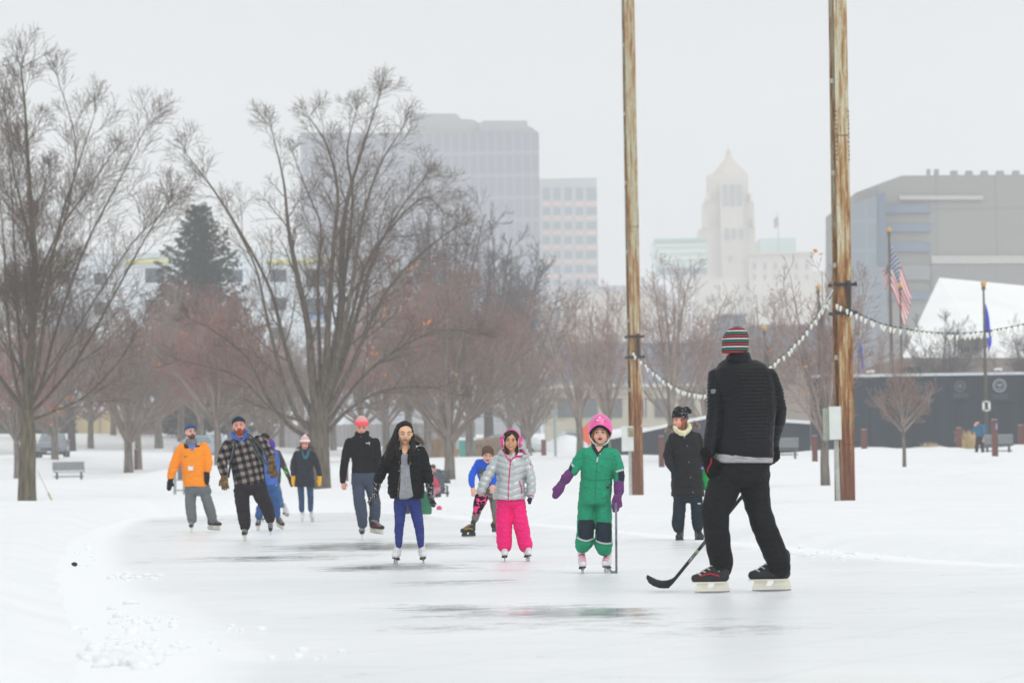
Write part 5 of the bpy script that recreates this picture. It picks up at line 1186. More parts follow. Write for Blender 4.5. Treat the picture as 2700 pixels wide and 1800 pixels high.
    def head(s, u, v, hh, yaw, pitch=0, roll=0, dy=0.0, skin=skin_l, mouth='closed', eyes='open', neck=None, nr=None, brow=dark_m, face=True, iris=dark_m, jaw=1.0):
        """u, v: middle of head; hh: chin to crown in metres"""
        c = s.p(u, v, dy); M = rotm(yaw, pitch, roll); s.hc, s.hM, s.hh = c, M, hh; B = s.body
        g = lambda x, y, z: c + M @ Vector((x, y, z)) * hh; E = lambda x, y, z, a, b, d: B.ell(g(x, y, z), (a * hh, b * hh, d * hh), M, 18, 12)
        hb = MB(); s.hg = g; E = lambda x, y, z, a, b, d: hb.ell(g(x, y, z), (a * hh, b * hh, d * hh), M, 18, 12)
        E(0, .07, .12, .34, .41, .37); E(0, -.08, -.12, .295 * jaw, .29, .35); E(0, -.10, -.30, .21 * jaw, .20, .17); E(0, -.24, -.41, .10, .09, .08)
        for q in (-1, 1): E(q * .16 * jaw, -.21, -.13, .115, .12, .12); E(q * .345, .03, -.04, .035, .07, .12)
        hb.cap(g(0, -.35, .04), .032 * hh, g(0, -.425, -.085), .05 * hh); E(0, -.415, -.095, .065, .05, .04); E(0, -.30, .11, .23, .08, .05); E(0, -.33, -.235, .10, .055, .05)
        if neck is not None:
            nb = s.p(*neck); hb.cap(g(0, .06, -.30), (nr or .055), nb, (nr or .055) * 1.08)
        B.v += []; k = len(B.v); B.v += hb.v; B.f += [tuple(i + k for i in f) for f in hb.f]; B.mi += [0] * len(hb.f)
        s.facebits = (mouth, eyes, brow, iris, face, skin)
    def trousers(s, name, rings, legs, m, vox=.009, disp=None):
        a = rings[-1]; rings = rings[:-1] + [a, (mid(a[0], a[1], .06), mid(a[1], a[0], .06), a[2] + (a[2] - rings[-2][2]) * .5, a[3] * .8), (mid(a[0], a[1], .16), mid(a[1], a[0], .16), a[2] + (a[2] - rings[-2][2]) * .9, a[3] * .5)]
        L2 = []
        for c in legs:
            a_, b_ = c[-2], c[-1]; du, dv = a_[0] - b_[0], a_[1] - b_[1]; n_ = math.hypot(du, dv); k_ = b_[2] * .55 / n_; L2.append(c[:-1] + [(b_[0] + du * k_, b_[1] + dv * k_) + tuple(b_[2:])])
        return s.garment(name, rings, L2, m, vox, 14, disp)
    def finish_body(s, vox=.009):
        mouth, eyes, brow, iris, face, skin = s.facebits; g, M, hh = s.hg, s.hM, s.hh
        me = remesh(s.body, vox, 2, .5); s.addray(me); body = place(me, 'body', skin, s.root)
        if not face: return body
        def el(nm, x, y, z, a, b, d, m, par=None): mb = MB(); mb.ell(g(x, y, z), (a * hh, b * hh, d * hh), M, 12, 8); return mb.build(nm, m, par or s.root, True)
        for q in (-1, 1):
            if eyes == 'open':
                e = el('eye', q * .14, -.335, .015, .066, .04, .030, white_m); el('iris', q * .14, -.365, .015, .030, .014, .029, iris, e)
                mb = MB(); mb.tube([g(q * .075, -.372, .035), g(q * .14, -.382, .052), g(q * .21, -.345, .035)], .011 * hh, 6); mb.build('eyelid', dark_m, e)
            else:
                mb = MB(); mb.tube([g(q * .07, -.368, .012), g(q * .14, -.378, -.004), g(q * .215, -.338, .014)], .013 * hh, 6); mb.build('eyelid', dark_m, s.root)
            mb = MB(); mb.tube([g(q * .065, -.375, .115), g(q * .14, -.380, .145), g(q * .235, -.325, .12)], [.012 * hh, .017 * hh, .009 * hh], 6); mb.build('eyebrow', brow, s.root)
        if mouth == 'closed':
            mb = MB(); mb.tube([g(-.095, -.345, -.235), g(0, -.39, -.232), g(.095, -.345, -.235)], [.016 * hh, .032 * hh, .016 * hh], 8); mb.build('lips', lip_m, s.root, True)
        elif mouth == 'open':
            el('lips', 0, -.365, -.24, .105, .035, .055, lip_m); el('mouth', 0, -.385, -.24, .078, .03, .028, mouth_m)
        elif mouth == 'smile':
            l = MB(); l.tube([g(-.14, -.32, -.195), g(-.07, -.378, -.245), g(0, -.392, -.262), g(.07, -.378, -.245), g(.14, -.32, -.195)], [.012 * hh, .02 * hh, .024 * hh, .02 * hh, .012 * hh], 8); l.build('lips', lip_m, s.root, True)
            l = MB(); l.tube([g(-.12, -.335, -.200), g(0, -.388, -.222), g(.12, -.335, -.200)], [.010 * hh, .026 * hh, .010 * hh], 8); l.build('teeth', teeth_m, s.root, True)
            l = MB(); l.tube([g(-.13, -.33, -.188), g(0, -.39, -.195), g(.13, -.33, -.188)], [.009 * hh, .014 * hh, .009 * hh], 8); l.build('lips', lip_m, s.root, True)
        return body
    def loc_mesh(s, name, shapes, m, vox=.008, sm=3, disp=None, parent=None, ray=True):
        """shapes given in head units"""
        g, M, hh = s.hg, s.hM, s.hh; mb = MB()
        for q in shapes:
            if q[0] == 'e': mb.ell(g(*q[1:4]), (q[4] * hh, q[5] * hh, q[6] * hh), M, 18, 12)
            elif q[0] == 'c': mb.cap(g(*q[1]), q[2] * hh, g(*q[3]), q[4] * hh)
        me = remesh(mb, vox, sm, .5, disp)
        if ray: s.addray(me)
        return place(me, name, m, parent or s.root)
    def beanie(s, m, name='knit_hat', low=-.02, tall=1.0, tilt=0.0, fold=True, wide=1.0, ray=True):
        g, M, hh = s.hg, s.hM, s.hh; a, b = M @ Vector((1, 0, 0)), M @ (Matrix.Rotation(R(tilt), 3, 'X') @ Vector((0, 1, 0))); rr = []
        top = .12 + .44 * tall; Z = []
        for t_ in (0, .06, .14, .24, .36, .5, .64, .77, .87, .94, .98, 1.0):
            z = low + (top - low) * t_; q = max(0.0, (z - .10) / (top - .10)); r = .392 * max(.02, 1 - q ** 2.3) ** .5
            if fold and z - low < .15: r += .022
            if t_ == 0: r -= .02
            Z.append((z, r))
        for z, r in Z: rr.append((g(0, .05, z), a * r * hh * wide, b * r * 1.17 * hh * wide))
        mb = MB(); mb.loft(rr, 30, 2.0); me = mb.mesh(name, Vector((0, 0, 0)), True)
        if ray: s.addray(me)
        return place(me, name, m, s.root)
    def hand(s, w, tip, m, name='glove', size=1.0, mitten=False, curl=.25, side=1, normal=None, vox=.0065, cuff=None, disp=None, tobody=False, ray=True):
        """w wrist point, tip direction point; side: thumb side (+1 = image right)"""
        w, tip = Vector(w), Vector(tip); z = (tip - w).normalized(); nrm = Vector(normal) if normal is not None else Vector((0, -1, 0)); x = nrm.cross(z).normalized() * side; y = z.cross(x).normalized() * side
        L = .19 * size; g = lambda a, b, c: w + (x * a + y * b + z * c) * L; mb = s.body if tobody else MB()
        if mitten:
            mb.cap(g(0, 0, .05), .19 * L, g(0, 0, .30), .25 * L); mb.cap(g(0, 0, .30), .25 * L, g(0, -.05, .78), .20 * L); mb.cap(g(.10, 0, .22), .11 * L, g(.27, -.07, .50), .09 * L)
        else:
            mb.ell(g(0, 0, .25), (.24 * L, .12 * L, .28 * L), Matrix((x, y, z)).transposed(), 14, 10); mb.cap(g(0, 0, -.05), .15 * L, g(0, 0, .2), .17 * L)
            for i, (a, ln) in enumerate(((.17, .40), (.06, .46), (-.06, .43), (-.17, .34))):
                b0 = g(a, 0, .42); k1 = g(a * 1.1, -.10 * curl * 2, .42 + ln * .5); k2 = g(a * 1.15, -.32 * curl * 2, .42 + ln * (1 - curl * .35)); mb.cap(b0, .062 * L, k1, .055 * L, 8); mb.cap(k1, .055 * L, k2, .046 * L, 8)
            mb.cap(g(.14, 0, .10), .085 * L, g(.30, -.08, .33), .068 * L, 8); mb.cap(g(.30, -.08, .33), .064 * L, g(.34, -.18, .52), .052 * L, 8)
        if cuff: mb.cap(w - z * cuff * L, .24 * L * (1.1 if mitten else .85), w + z * .08 * L, .21 * L * (1.1 if mitten else .85))
        if tobody: return None
        me = remesh(mb, vox, 2, .5, disp)
        if ray: s.addray(me)
        return place(me, name, m, s.root)
    def skate(s, u, v, yaw, kind='hockey', size=1.0, pitch=0, roll=0, boot=ski_b, laces=lace_w, dy=0.0, accent=None, holder=hold_w, ground=True, ankle=None, sole=None):
        """u, v: bottom of the blade"""
        c = s.p(u, v, dy)
        if ground: c = Vector((c.x, c.y, .002))
        M = rotm(yaw, pitch, roll); g = lambda x, y, z: c + M @ Vector((x, y, z)) * size; hb = .074 if kind == 'hockey' else .060
        mb = MB(); C = lambda a, ra, b, rb: mb.cap(g(*a), ra * size, g(*b), rb * size)
        C((0, .075, hb + .045), .042, (0, .085, hb + .13), .040); C((0, .085, hb + .13), .041, (0, .08, hb + .165), .044); C((0, .085, hb + .043), .040, (0, -.02, hb + .045), .042); C((0, -.02, hb + .045), .043, (0, -.10, hb + .036), .037); C((0, -.10, hb + .036), .037, (0, -.125, hb + .034), .032)
        C((0, .02, hb + .10), .036, (0, -.06, hb + .06), .034)
        if kind == 'shoe':
            hb = 0; mb = MB(); C((0, .075, .06), .045, (0, .085, .17), .055); C((0, .085, .055), .048, (0, -.11, .045), .046); C((0, .02, .10), .04, (0, -.06, .06), .04)
        me = remesh(mb, .009 * size, 2, .5); 
        bvb = BVHTree.FromPolygons([tuple(v.co) for v in me.vertices], [tuple(p.vertices) for p in me.polygons])
        bo = place(me, 'boot' if kind == 'shoe' else 'skate', boot, s.root); off = wloc(bo)
        mb = MB()
        if kind == 'shoe':
            mb.loft([(g(0, 0, z), M @ Vector((.052, 0, 0)) * size, M @ Vector((0, .155, 0)) * size) for z in (.0, .022)], 18, 2.4); mb.build('sole', ski_b, bo); return bo
        mb.loft([(g(0, -.02, z), M @ Vector((.034, 0, 0)) * size, M @ Vector((0, .138, 0)) * size) for z in (hb - .002, hb + .008)], 18, 2.3)
        mb.build('sole', sole or (holder if kind == 'hockey' else mat('sole_dark', srgb(60, 44, 36), .6)), bo)
        X = M @ Vector((1, 0, 0)) * size; YS = .88 if kind == 'hockey' else 1.0
        def plate(prof, th, nm, mm): q = MB(); q.prism([g(-th / 2, a * YS, b) for a, b in prof], X * th); q.build(nm, mm, bo)
        if kind == 'hockey':
            plate([(.130, hb), (.020, hb), (.000, .036), (.142, .030)], .028, 'blade_holder', holder); plate([(-.030, hb), (-.128, hb), (-.142, .030), (-.045, .036)], .028, 'blade_holder', holder)
            plate([(.142, .014), (-.146, .014), (-.150, .034), (-.06, .038), (.06, .038), (.146, .034)], .022, 'blade_rail', holder)
            plate([(.146, .014), (.138, .005), (.05, 0), (-.08, 0), (-.145, .006), (-.152, .014)], .005, 'blade', steel_m)
        else:
            plate([(.105, hb), (.045, hb), (.055, .03), (.095, .03)], .012, 'blade_post', steel_m); plate([(-.06, hb), (-.115, hb), (-.105, .03), (-.07, .03)], .012, 'blade_post', steel_m)
            plate([(.155, .03), (.145, .004), (.04, 0), (-.06, .001), (-.115, .006), (-.145, .02), (-.14, .034), (.05, .034)], .005, 'blade', steel_m)
            q = MB(); q.prism([g(-.03, .10, hb - .002), g(.03, .10, hb - .002), g(.03, .10, hb - .02), g(-.03, .10, hb - .02)], M @ Vector((0, -.045, 0)) * size); q.build('heel', mat('sole_dark', srgb(60, 44, 36), .6), bo)
        for i in range(5):
            q = MB(); f = i / 4; yy = -.085 + .105 * f; zz = hb + .055 + .095 * f; pp = []
            for xx, dz in ((-.032, .006), (-.016, .0), (0, -.003), (.016, .0), (.032, .006)):
                h = bvb.ray_cast(g(xx, yy - .12, zz + .10 + dz), (M @ Vector((0, .12, -.10))).normalized())
                if h[0] is not None and h[3] < .25: pp.append(h[0] - (M @ Vector((0, .12, -.10))).normalized() * .002)
            if len(pp) > 2: q.tube(pp, .0048 * size, 5); q.build('lace', laces, bo)
        if accent: 
            for sx in (-1, 1): q = MB(); q.tube([g(sx * .040, .05, hb + .05), g(sx * .044, -.02, hb + .07), g(sx * .038, -.09, hb + .05)], .006 * size, 5); q.build('accent_stripe', accent, bo)
        return bo
def hockey_stick(pts_shaft, blade, label, m, mark=None, w_=.018):
    t = thing('hockey_stick', blade[0], label, 'hockey stick'); a, b = pts_shaft; mb = MB(); d = (b - a).normalized(); s1 = d.cross(Vector((0, 1, 0))).normalized(); s2 = d.cross(s1)
    mb.add([q + s1 * x * w_ * .7 + s2 * y * w_ for q in (a, b) for x, y in ((-1, -1), (1, -1), (1, 1), (-1, 1))], [(0, 1, 2, 3), (7, 6, 5, 4), (0, 4, 5, 1), (1, 5, 6, 2), (2, 6, 7, 3), (3, 7, 4, 0)]); mb.build('shaft', m, t)
    mb = MB(); n = len(blade) // 2; up = blade[:n]; lo = blade[n:]; th = Vector((0, .014, 0)); vs = [q for q in up] + [q for q in lo] + [q + th for q in up] + [q + th for q in lo]; fs = []
    for i in range(n - 1): fs += [(i, i + 1, n + i + 1, n + i), (2 * n + i, 3 * n + i, 3 * n + i + 1, 2 * n + i + 1), (i, 2 * n + i, 2 * n + i + 1, i + 1), (n + i, n + i + 1, 3 * n + i + 1, 3 * n + i)]
    fs += [(0, n, 3 * n, 2 * n), (n - 1, 3 * n - 1, 4 * n - 1, 2 * n - 1)]; mb.add(vs, fs); mb.build('blade', m, t, True); return t, s1, d
def text_mesh(txt, size, m, name, parent, M4, extr=.001):
    c = bpy.data.curves.new(name, 'FONT'); c.body = txt; c.size = size; c.extrude = extr; c.align_x = 'CENTER'; o = bpy.data.objects.new(name, c); scene.collection.objects.link(o)
    dg = bpy.context.evaluated_depsgraph_get(); dg.update(); me = bpy.data.meshes.new_from_object(o.evaluated_get(dg)); bpy.data.objects.remove(o)
    me.transform(M4); return place(me, name, m, parent)
# ------------------------------------------------------------------ the man in black, seen from behind
D = 28.0
f = Fig(1840, 840, 3.92, D, 'man in quilted black jacket and striped knit hat seen from behind, holding a hockey stick', (450, 2840)); P = f.p
B = lambda u, v: ((1680 + u / 4.126 - 1840) * 3.92, (1200 + v / 4.126 - 840) * 3.92)   # lower zoom -> upper zoom coordinates
nyl = mat('nylon_black', srgb(8, 12, 19), .48, .35, 5, bump=.004, bscale=60, spec=.22)
cond = lambda p: (f.p(405, 900).x < p[0] < f.p(760, 900).x and f.p(0, 1290).z < p[2] < f.p(0, 540).z and p[1] < D + .3) or (p[2] < f.p(0, 640).z and (p[0] > f.p(790, 800).x or p[0] < f.p(330, 800).x) and p[2] > f.p(0, 930).z)
def extra(mb):   # stand collar
    mb.loft([f.ring(290, 565, 480, .10, .03), f.ring(285, 555, 420, .095, .02), f.ring(300, 540, 375, .085, .01, -4), f.ring(310, 528, 350, .08, .01, -6)], 24, 2.1)
f.garment('jacket', [(262, 620, 430, .08, .02), (215, 690, 468, .115, .01), (180, 740, 520, .14), (160, 775, 590, .155), (190, 800, 720, .165), (235, 815, 900, .16), (215, 795, 1080, .155), (190, 780, 1250, .16), (178, 785, 1400, .165), (190, 785, 1438, .16)],
          [[(190, 600, 88, .0), (185, 760, 88, -.02), (180, 960, 84, -.02), (165, 1120, 88, -.03), (130, 1290, 78, -.06), (112, 1400, 66, -.08)], [(745, 590, 78, .0), (800, 740, 78, .03), (845, 930, 74, .06), (835, 1060, 72, .12), (800, 1190, 62, .22), (785, 1310, 50, .30)]],
          nyl, .0065, 2, quilt(.0265, .012, .0045, cond=cond), extra=extra)
sh = cloth('shirt_grey', srgb(172, 170, 172), .06, 20)
f.garment('shirt', [(185, 775, 1330, .15), (165, 778, 1440, .165), (160, 778, 1490, .165)], [], sh, .01, 2, bodyfill=0)
f.decal('shirt_hem', [(162, 1428), (178, 1402), (240, 1398), (330, 1408), (420, 1440), (520, 1462), (640, 1462), (775, 1442), (776, 1472), (600, 1492), (400, 1506), (165, 1486)], sh, .012)
pnt = cloth('trouser_black', srgb(24, 25, 28), .18, 4, .75, .004, 50, .25)
lg = [B(985, 200) + (165, 0), B(950, 330) + (172, -.03), B(900, 470) + (165, -.06), B(842, 610) + (146, -.10), B(862, 800) + (132, -.08), B(885, 1000) + (130, -.02), B(918, 1180) + (120, .03), B(930, 1290) + (108, .05)]
rg_ = [B(1290, 180) + (150, 0), B(1275, 330) + (158, .02), B(1300, 480) + (140, .04), B(1330, 620) + (132, .06), B(1400, 820) + (128, .06), B(1480, 1020) + (124, .05), B(1545, 1180) + (118, .07), B(1582, 1285) + (106, .10)]
RB = lambda l, r, v, h: (B(l, v)[0], B(r, v)[0], B(l, v)[1], h)
f.trousers('trousers', [RB(850, 1440, 60, .145), RB(840, 1438, 150, .16), RB(815, 1425, 260, .16)], [lg, rg_], pnt, .009, wrinkle(.007, 6, (1, 1, 2.0), 3.0))
f.head(395, 268, .228, 148, 6, -2, .02, skin_l, face=True, neck=(410, 430, .03), nr=.06)
# striped hat
def stripes_mat(name, seq, pitch, z0, base, rot=(0, 0, 0)):
    m = bpy.data.materials.new(name); m.use_nodes = True; N = m.node_tree.nodes; L = m.node_tree.links; b = N['Principled BSDF']; b.inputs['Roughness'].default_value = .9
    tc = N.new('ShaderNodeTexCoord'); mp = N.new('ShaderNodeMapping'); mp.inputs['Rotation'].default_value = rot; L.new(tc.outputs['Object'], mp.inputs[0]); s = N.new('ShaderNodeSeparateXYZ'); L.new(mp.outputs[0], s.inputs[0])
    a = N.new('ShaderNodeMath'); a.operation = 'SUBTRACT'; L.new(s.outputs[2], a.inputs[0]); a.inputs[1].default_value = z0
    d = N.new('ShaderNodeMath'); d.operation = 'DIVIDE'; L.new(a.outputs[0], d.inputs[0]); d.inputs[1].default_value = pitch * len(seq)
    fr = N.new('ShaderNodeMath'); fr.operation = 'FRACT'; L.new(d.outputs[0], fr.inputs[0]); cr = N.new('ShaderNodeValToRGB'); cr.color_ramp.interpolation = 'CONSTANT'; L.new(fr.outputs[0], cr.inputs[0])
    el = cr.color_ramp.elements; n = len(seq); el[0].position = 0; el[0].color = seq[0][0]; el[1].position = seq[0][1] / n; el[1].color = base
    for i in range(1, n):
        q = el.new(i / n); q.color = seq[i][0]
        if seq[i][1] < 1: q = el.new((i + seq[i][1]) / n); q.color = base
    L.new(cr.outputs[0], b.inputs['Base Color']); return m
zr = f.p(395, 352).z
sm_ = stripes_mat('knit_stripes', [(srgb(196, 44, 48), .44), (srgb(26, 122, 92), .46), (srgb(226, 222, 222), .38)], 27.5 * f.m, zr - f.root.location.z, srgb(28, 24, 48))
f.beanie(sm_, low=-.24, tall=1.02, wide=1.07, fold=False, tilt=-14)
glv = cloth('glove_black', srgb(12, 9, 12), .2, 8); red = mat('glove_red', srgb(176, 34, 46), .6, .05)
w0 = f.p(96, 1425, -.09); f.hand(w0, f.p(178, 1700, -.10), glv, size=1.25, curl=.35, side=1, normal=(-.6, -.8, 0), cuff=.12)
f.strip('glove_piping', [(140, 1440), (136, 1490), (104, 1545), (98, 1590)], 11, red, off=.004)
f.hand(f.p(790, 1330, .30), f.p(798, 1450, .33), glv, size=1.1, curl=.9, side=-1, normal=(.5, -.8, 0), cuff=.35)
f.decal('sleeve_badge', [(132, 735), (150, 726), (184, 728), (186, 748), (172, 772), (148, 776), (134, 764)], mat('badge_grey', srgb(120, 122, 130), .5), .004)
u, v = B(822, 1503); f.skate(u, v, -93, 'hockey', 1.0, dy=0, accent=red, roll=0); u, v = B(1468, 1488); f.skate(u, v, -88, 'hockey', 1.12, dy=.1)
f.finish_body(.010)
f.decal('trouser_logo', [B(765, 1175), B(780, 1158), B(797, 1172), B(790, 1198), B(772, 1195)], mat('logo_white', srgb(196, 198, 200), .6), .004)
# his stick
stk = mat('stick_black', srgb(38, 40, 44), .45, .1, 9)
g = Fig.__new__(Fig); g.ox, g.oy, g.k, g.D = 1680, 1200, 4.126, D; g.m = D / FPX / g.k
lo = g.p(375, 1385, .75); hi = g.p(1490, 20, .36)
up = [(110, 1296), (160, 1322), (215, 1348), (270, 1360), (330, 1356), (380, 1338), (425, 1305)]; dn = [(98, 1330), (125, 1385), (175, 1420), (235, 1440), (290, 1446), (345, 1442), (400, 1385)]
bl_ = [g.p(a, b, .78 - .03 * math.sin(i / 6 * math.pi)) for i, (a, b) in enumerate(up)] + [g.p(a, b, .78 - .03 * math.sin(i / 6 * math.pi)) for i, (a, b) in enumerate(dn)]
t, s1, d1 = hockey_stick((lo, hi), bl_, 'black hockey stick with curved blade on the ice, held by the man in black', stk, w_=.017)
def on_shaft(a, b, col, nm, wd, ln, hh): 
    q = lo.lerp(hi, a); r_ = lo.lerp(hi, b); mb = MB(); n_ = Vector((0, -1, 0)); c = (q + r_) / 2 + n_ * .0185; h = (r_ - q) / 2
    mb.add([c - h - s1 * wd, c + h - s1 * wd, c + h + s1 * wd, c - h + s1 * wd], [(0, 1, 2, 3)]); return mb.build(nm, col, t)
wht = mat('logo_white', srgb(196, 198, 200), .6)
on_shaft(.165, .20, wht, 'shaft_print', .003, 0, 0); on_shaft(.245, .262, mat('lime', srgb(150, 200, 60), .5), 'shaft_stripe', .011, 0, 0); on_shaft(.29, .36, mat('shaft_grey', srgb(92, 96, 100), .5), 'shaft_print', .006, 0, 0)
z_ = d1; x_ = d1; yv = -s1 if s1.x < 0 else s1
M4 = Matrix((d1, s1 if s1.cross(Vector((0, -1, 0))).dot(d1) > 0 else -s1, Vector((0, -1, 0)))).transposed().to_4x4(); c = lo.lerp(hi, .222) + Vector((0, -.0195, 0)) - (M4.to_3x3() @ Vector((0, .011, 0))); M4.translation = c
text_mesh('MXW', .032, wht, 'shaft_lettering', t, M4)
# ------------------------------------------------------------------ the child in the green snowsuit
D = 34.3
f = Fig(1180, 1070, 3.408, D, 'child in green snowsuit with pink helmet and purple mittens, holding a hockey stick upright', (1320, 1495)); P = f.p
grn = cloth('suit_green', srgb(22, 146, 108), .10, 5, .75, .004, 45, .3); nav = cloth('patch_navy', srgb(34, 44, 56), .12, 7); sil = mat('reflective', srgb(186, 190, 190), .4, .04, spec=.6); pur = cloth('mitten_purple', srgb(104, 52, 112), .14, 8, .7, .006)
def extra(mb):
    mb.loft([f.ring(1285, 1450, 385, .085), f.ring(1288, 1446, 358, .078)], 20, 2.2); P_, r_ = f.pts([(1304, 352, 14, -.02), (1296, 330, 9, .03), (1330, 318, 9, .09), (1410, 318, 9, .09), (1440, 330, 9, .03), (1438, 355, 13, -.02)]); mb.chain(P_, r_)
f.garment('snowsuit', [(1295, 1446, 368, .075), (1225, 1500, 385, .10), (1190, 1530, 430, .125), (1200, 1505, 520, .135), (1200, 1480, 620, .13), (1190, 1475, 720, .135), (1180, 1470, 820, .14), (1180, 1465, 880, .13)],
          [[(1222, 430, 58), (1175, 500, 54, -.03), (1130, 580, 46, -.06)], [(1490, 440, 58), (1525, 530, 56, -.02), (1540, 620, 52, -.04), (1540, 680, 46, -.06)],
           [(1255, 870, 80), (1245, 1000, 80, -.02), (1240, 1130, 76, -.04), (1230, 1225, 82, -.02), (1218, 1252, 70)], [(1398, 870, 76), (1402, 1000, 76, -.04), (1404, 1130, 74, -.08), (1400, 1250, 82, -.06), (1410, 1282, 68, -.04)]],
          grn, .0085, 3, wrinkle(.007, 9, (1, 1, 1.8), 1.0), extra=extra)
f.head(1373, 243, .205, -4, 2, 0, 0, skin_l, 'open', neck=(1373, 400, .02), nr=.045, brow=mat('brow_brown', srgb(134, 92, 66), .8))
f.finish_body(.0075)
f.decal('collar_lining', [(1296, 330), (1318, 345), (1345, 392), (1358, 404), (1400, 356), (1434, 328), (1446, 345), (1444, 368), (1400, 382), (1362, 430), (1345, 452), (1330, 424), (1298, 376)], nav, .006); f.decal('neck_opening', [(1320, 345), (1400, 345), (1398, 362), (1372, 396), (1356, 412), (1344, 392)], skin_l, .007)
f.decal('knee_patch', [(1180, 1022), (1310, 1020), (1322, 1060), (1318, 1180), (1270, 1202), (1200, 1192), (1172, 1160), (1170, 1070)], nav, .006)
f.decal('knee_patch', [(1340, 1040), (1466, 1046), (1474, 1100), (1470, 1225), (1400, 1222), (1340, 1205), (1332, 1100)], nav, .006)
f.strip('reflective_band', [(1160, 1178), (1200, 1200), (1250, 1212), (1318, 1190)], 15, sil, off=.007); f.strip('reflective_band', [(1330, 1208), (1380, 1230), (1430, 1236), (1476, 1230)], 15, sil, off=.007)
f.strip('reflective_band', [(1098, 498), (1114, 520), (1134, 545)], 17, sil, off=.006); f.strip('reflective_band', [(1512, 590), (1545, 580), (1582, 570)], 16, sil, off=.006)
f.decal('elbow_patch', [(1094, 500), (1082, 530), (1068, 565), (1076, 595), (1100, 610), (1116, 575), (1122, 545)], nav, .006); f.decal('elbow_patch', [(1536, 596), (1586, 580), (1592, 640), (1580, 690), (1536, 690)], nav, .006)
f.decal('side_panel', [(1168, 700), (1180, 660), (1196, 640), (1186, 760), (1182, 840), (1170, 840)], nav, .005); f.decal('side_panel', [(1466, 690), (1476, 690), (1484, 800), (1476, 900), (1464, 850)], nav, .005)
f.strip('zip_flap', [(1352, 470), (1338, 560), (1330, 700), (1328, 860)], 4, mat('seam_green', srgb(14, 104, 78), .8), off=.004)
f.decal('reflective_tag', [(1342, 462), (1356, 458), (1352, 490), (1345, 508), (1336, 500)], sil, .008); f.decal('reflective_tag', [(1366, 425), (1374, 418), (1374, 438), (1367, 440)], sil, .008)
o = f.decal('chest_label', [(1428, 710), (1452, 710), (1452, 740), (1428, 740)], mat('label_navy', srgb(22, 34, 60), .6), .007)
f.decal('label_print', [(1432, 716), (1448, 716), (1448, 721), (1432, 721)], mat('label_grey', srgb(180, 184, 190), .6), .009)
f.strip('waist_seam', [(1215, 655), (1300, 668), (1400, 665), (1470, 650)], 3, mat('seam_green', srgb(14, 104, 78), .8), off=.003)
# hair, helmet
hair = cloth('hair_auburn', srgb(142, 92, 50), .3, 18, .6, .004, 90, .4); f.loc_mesh('hair', [('e', 0, .12, .10, .36, .38, .38), ('c', (-.30, -.12, .10), .10, (-.34, -.05, -.42), .06), ('c', (.30, -.10, .10), .08, (.33, .0, -.2), .05), ('c', (-.32, .05, -.1), .12, (-.30, .05, -.42), .08), ('c', (-.12, -.30, .36), .05, (-.26, -.28, .16), .05)], hair, .007, 1)
pk = mat('helmet_pink', srgb(238, 92, 168), .25, .03, spec=.6); g_, M, hh = f.hg, f.hM, f.hh
def shell(rx, ry, rz, z0, drop=0.0, inner=False):
    vs = []; fs = []; n = 40; m_ = 12
    for i in range(m_ + 1):
        for j in range(n):
            th = 2 * math.pi * j / n; fr = max(0, -math.sin(th)); rim = R(-22 + 40 * fr ** 1.6) - drop; ph = rim + (math.pi / 2 - rim) * i / m_
            vs.append(g_(rx * math.cos(th) * math.cos(ph), .05 + ry * math.sin(th) * math.cos(ph), z0 + rz * math.sin(ph)))
    for i in range(m_):
        for j in range(n): fs.append((i * n + j, i * n + (j + 1) % n, (i + 1) * n + (j + 1) % n, (i + 1) * n + j))
    mb = MB(); mb.add(vs, fs); return mb, vs[:n]
mb, rim = shell(.535, .60, .66, .18); me = mb.mesh('helmet_shell', Vector((0, 0, 0)), True); f.addray(me); ih = len(f.bv) - 1; hs_ = place(me, 'helmet', pk, f.root)
mb = MB(); mb.tube(rim + rim[:1], .022 * hh, 7); mb.build('helmet_rim', pk, hs_, True)
blk2 = mat('padding_black', srgb(14, 14, 16), .8, .1, spec=.1); mb, r2 = shell(.50, .56, .62, .17, .06); mb.build('helmet_padding', blk2, hs_, True); mb = MB(); mb.tube([q.lerp(g_(0, .05, .1), .10) for q in r2] + [r2[0].lerp(g_(0, .05, .1), .10)], .05 * hh, 8); mb.build('helmet_padding', blk2, hs_, True)
for q in (-1, 1):
    mb = MB(); mb.tube([g_(q * .46, .0, .06), g_(q * .46, .02, -.06), g_(q * .42, -.04, -.20)], [.06 * hh, .05 * hh, .03 * hh], 8); mb.build('ear_padding', blk2, hs_, True)
    mb = MB(); mb.tube([g_(q * .50, -.06, .12), g_(q * .47, -.08, -.16), g_(q * .30, -.18, -.42), g_(q * .08, -.26, -.56)], [.018 * hh, .022 * hh, .03 * hh, .03 * hh], 7); mb.build('chin_strap', mat('strap_white', srgb(228, 228, 232), .6), hs_, True)
mb = MB(); mb.tube([g_(-.10, -.27, -.57), g_(.10, -.27, -.58)], .03 * hh, 8); mb.build('strap_buckle', mat('buckle_green', srgb(60, 190, 140), .5), hs_)
Z = lambda u, v: ((1520 + u / 11.2 - 1180) * 3.408, (1080 + v / 11.2 - 1070) * 3.408); vent = mat('vent_grey', srgb(150, 158, 160), .6); wp = mat('print_white', srgb(240, 236, 240), .5); bolt = mat('helmet_bolt', srgb(96, 24, 72), .5)
def oval(cx_, cy_, rx, ry, n=12, rot=0): return [(cx_ + rx * math.cos(t_) * math.cos(rot) - ry * math.sin(t_) * math.sin(rot), cy_ + rx * math.cos(t_) * math.sin(rot) + ry * math.sin(t_) * math.cos(rot)) for t_ in [2 * math.pi * i / n for i in range(n)]]
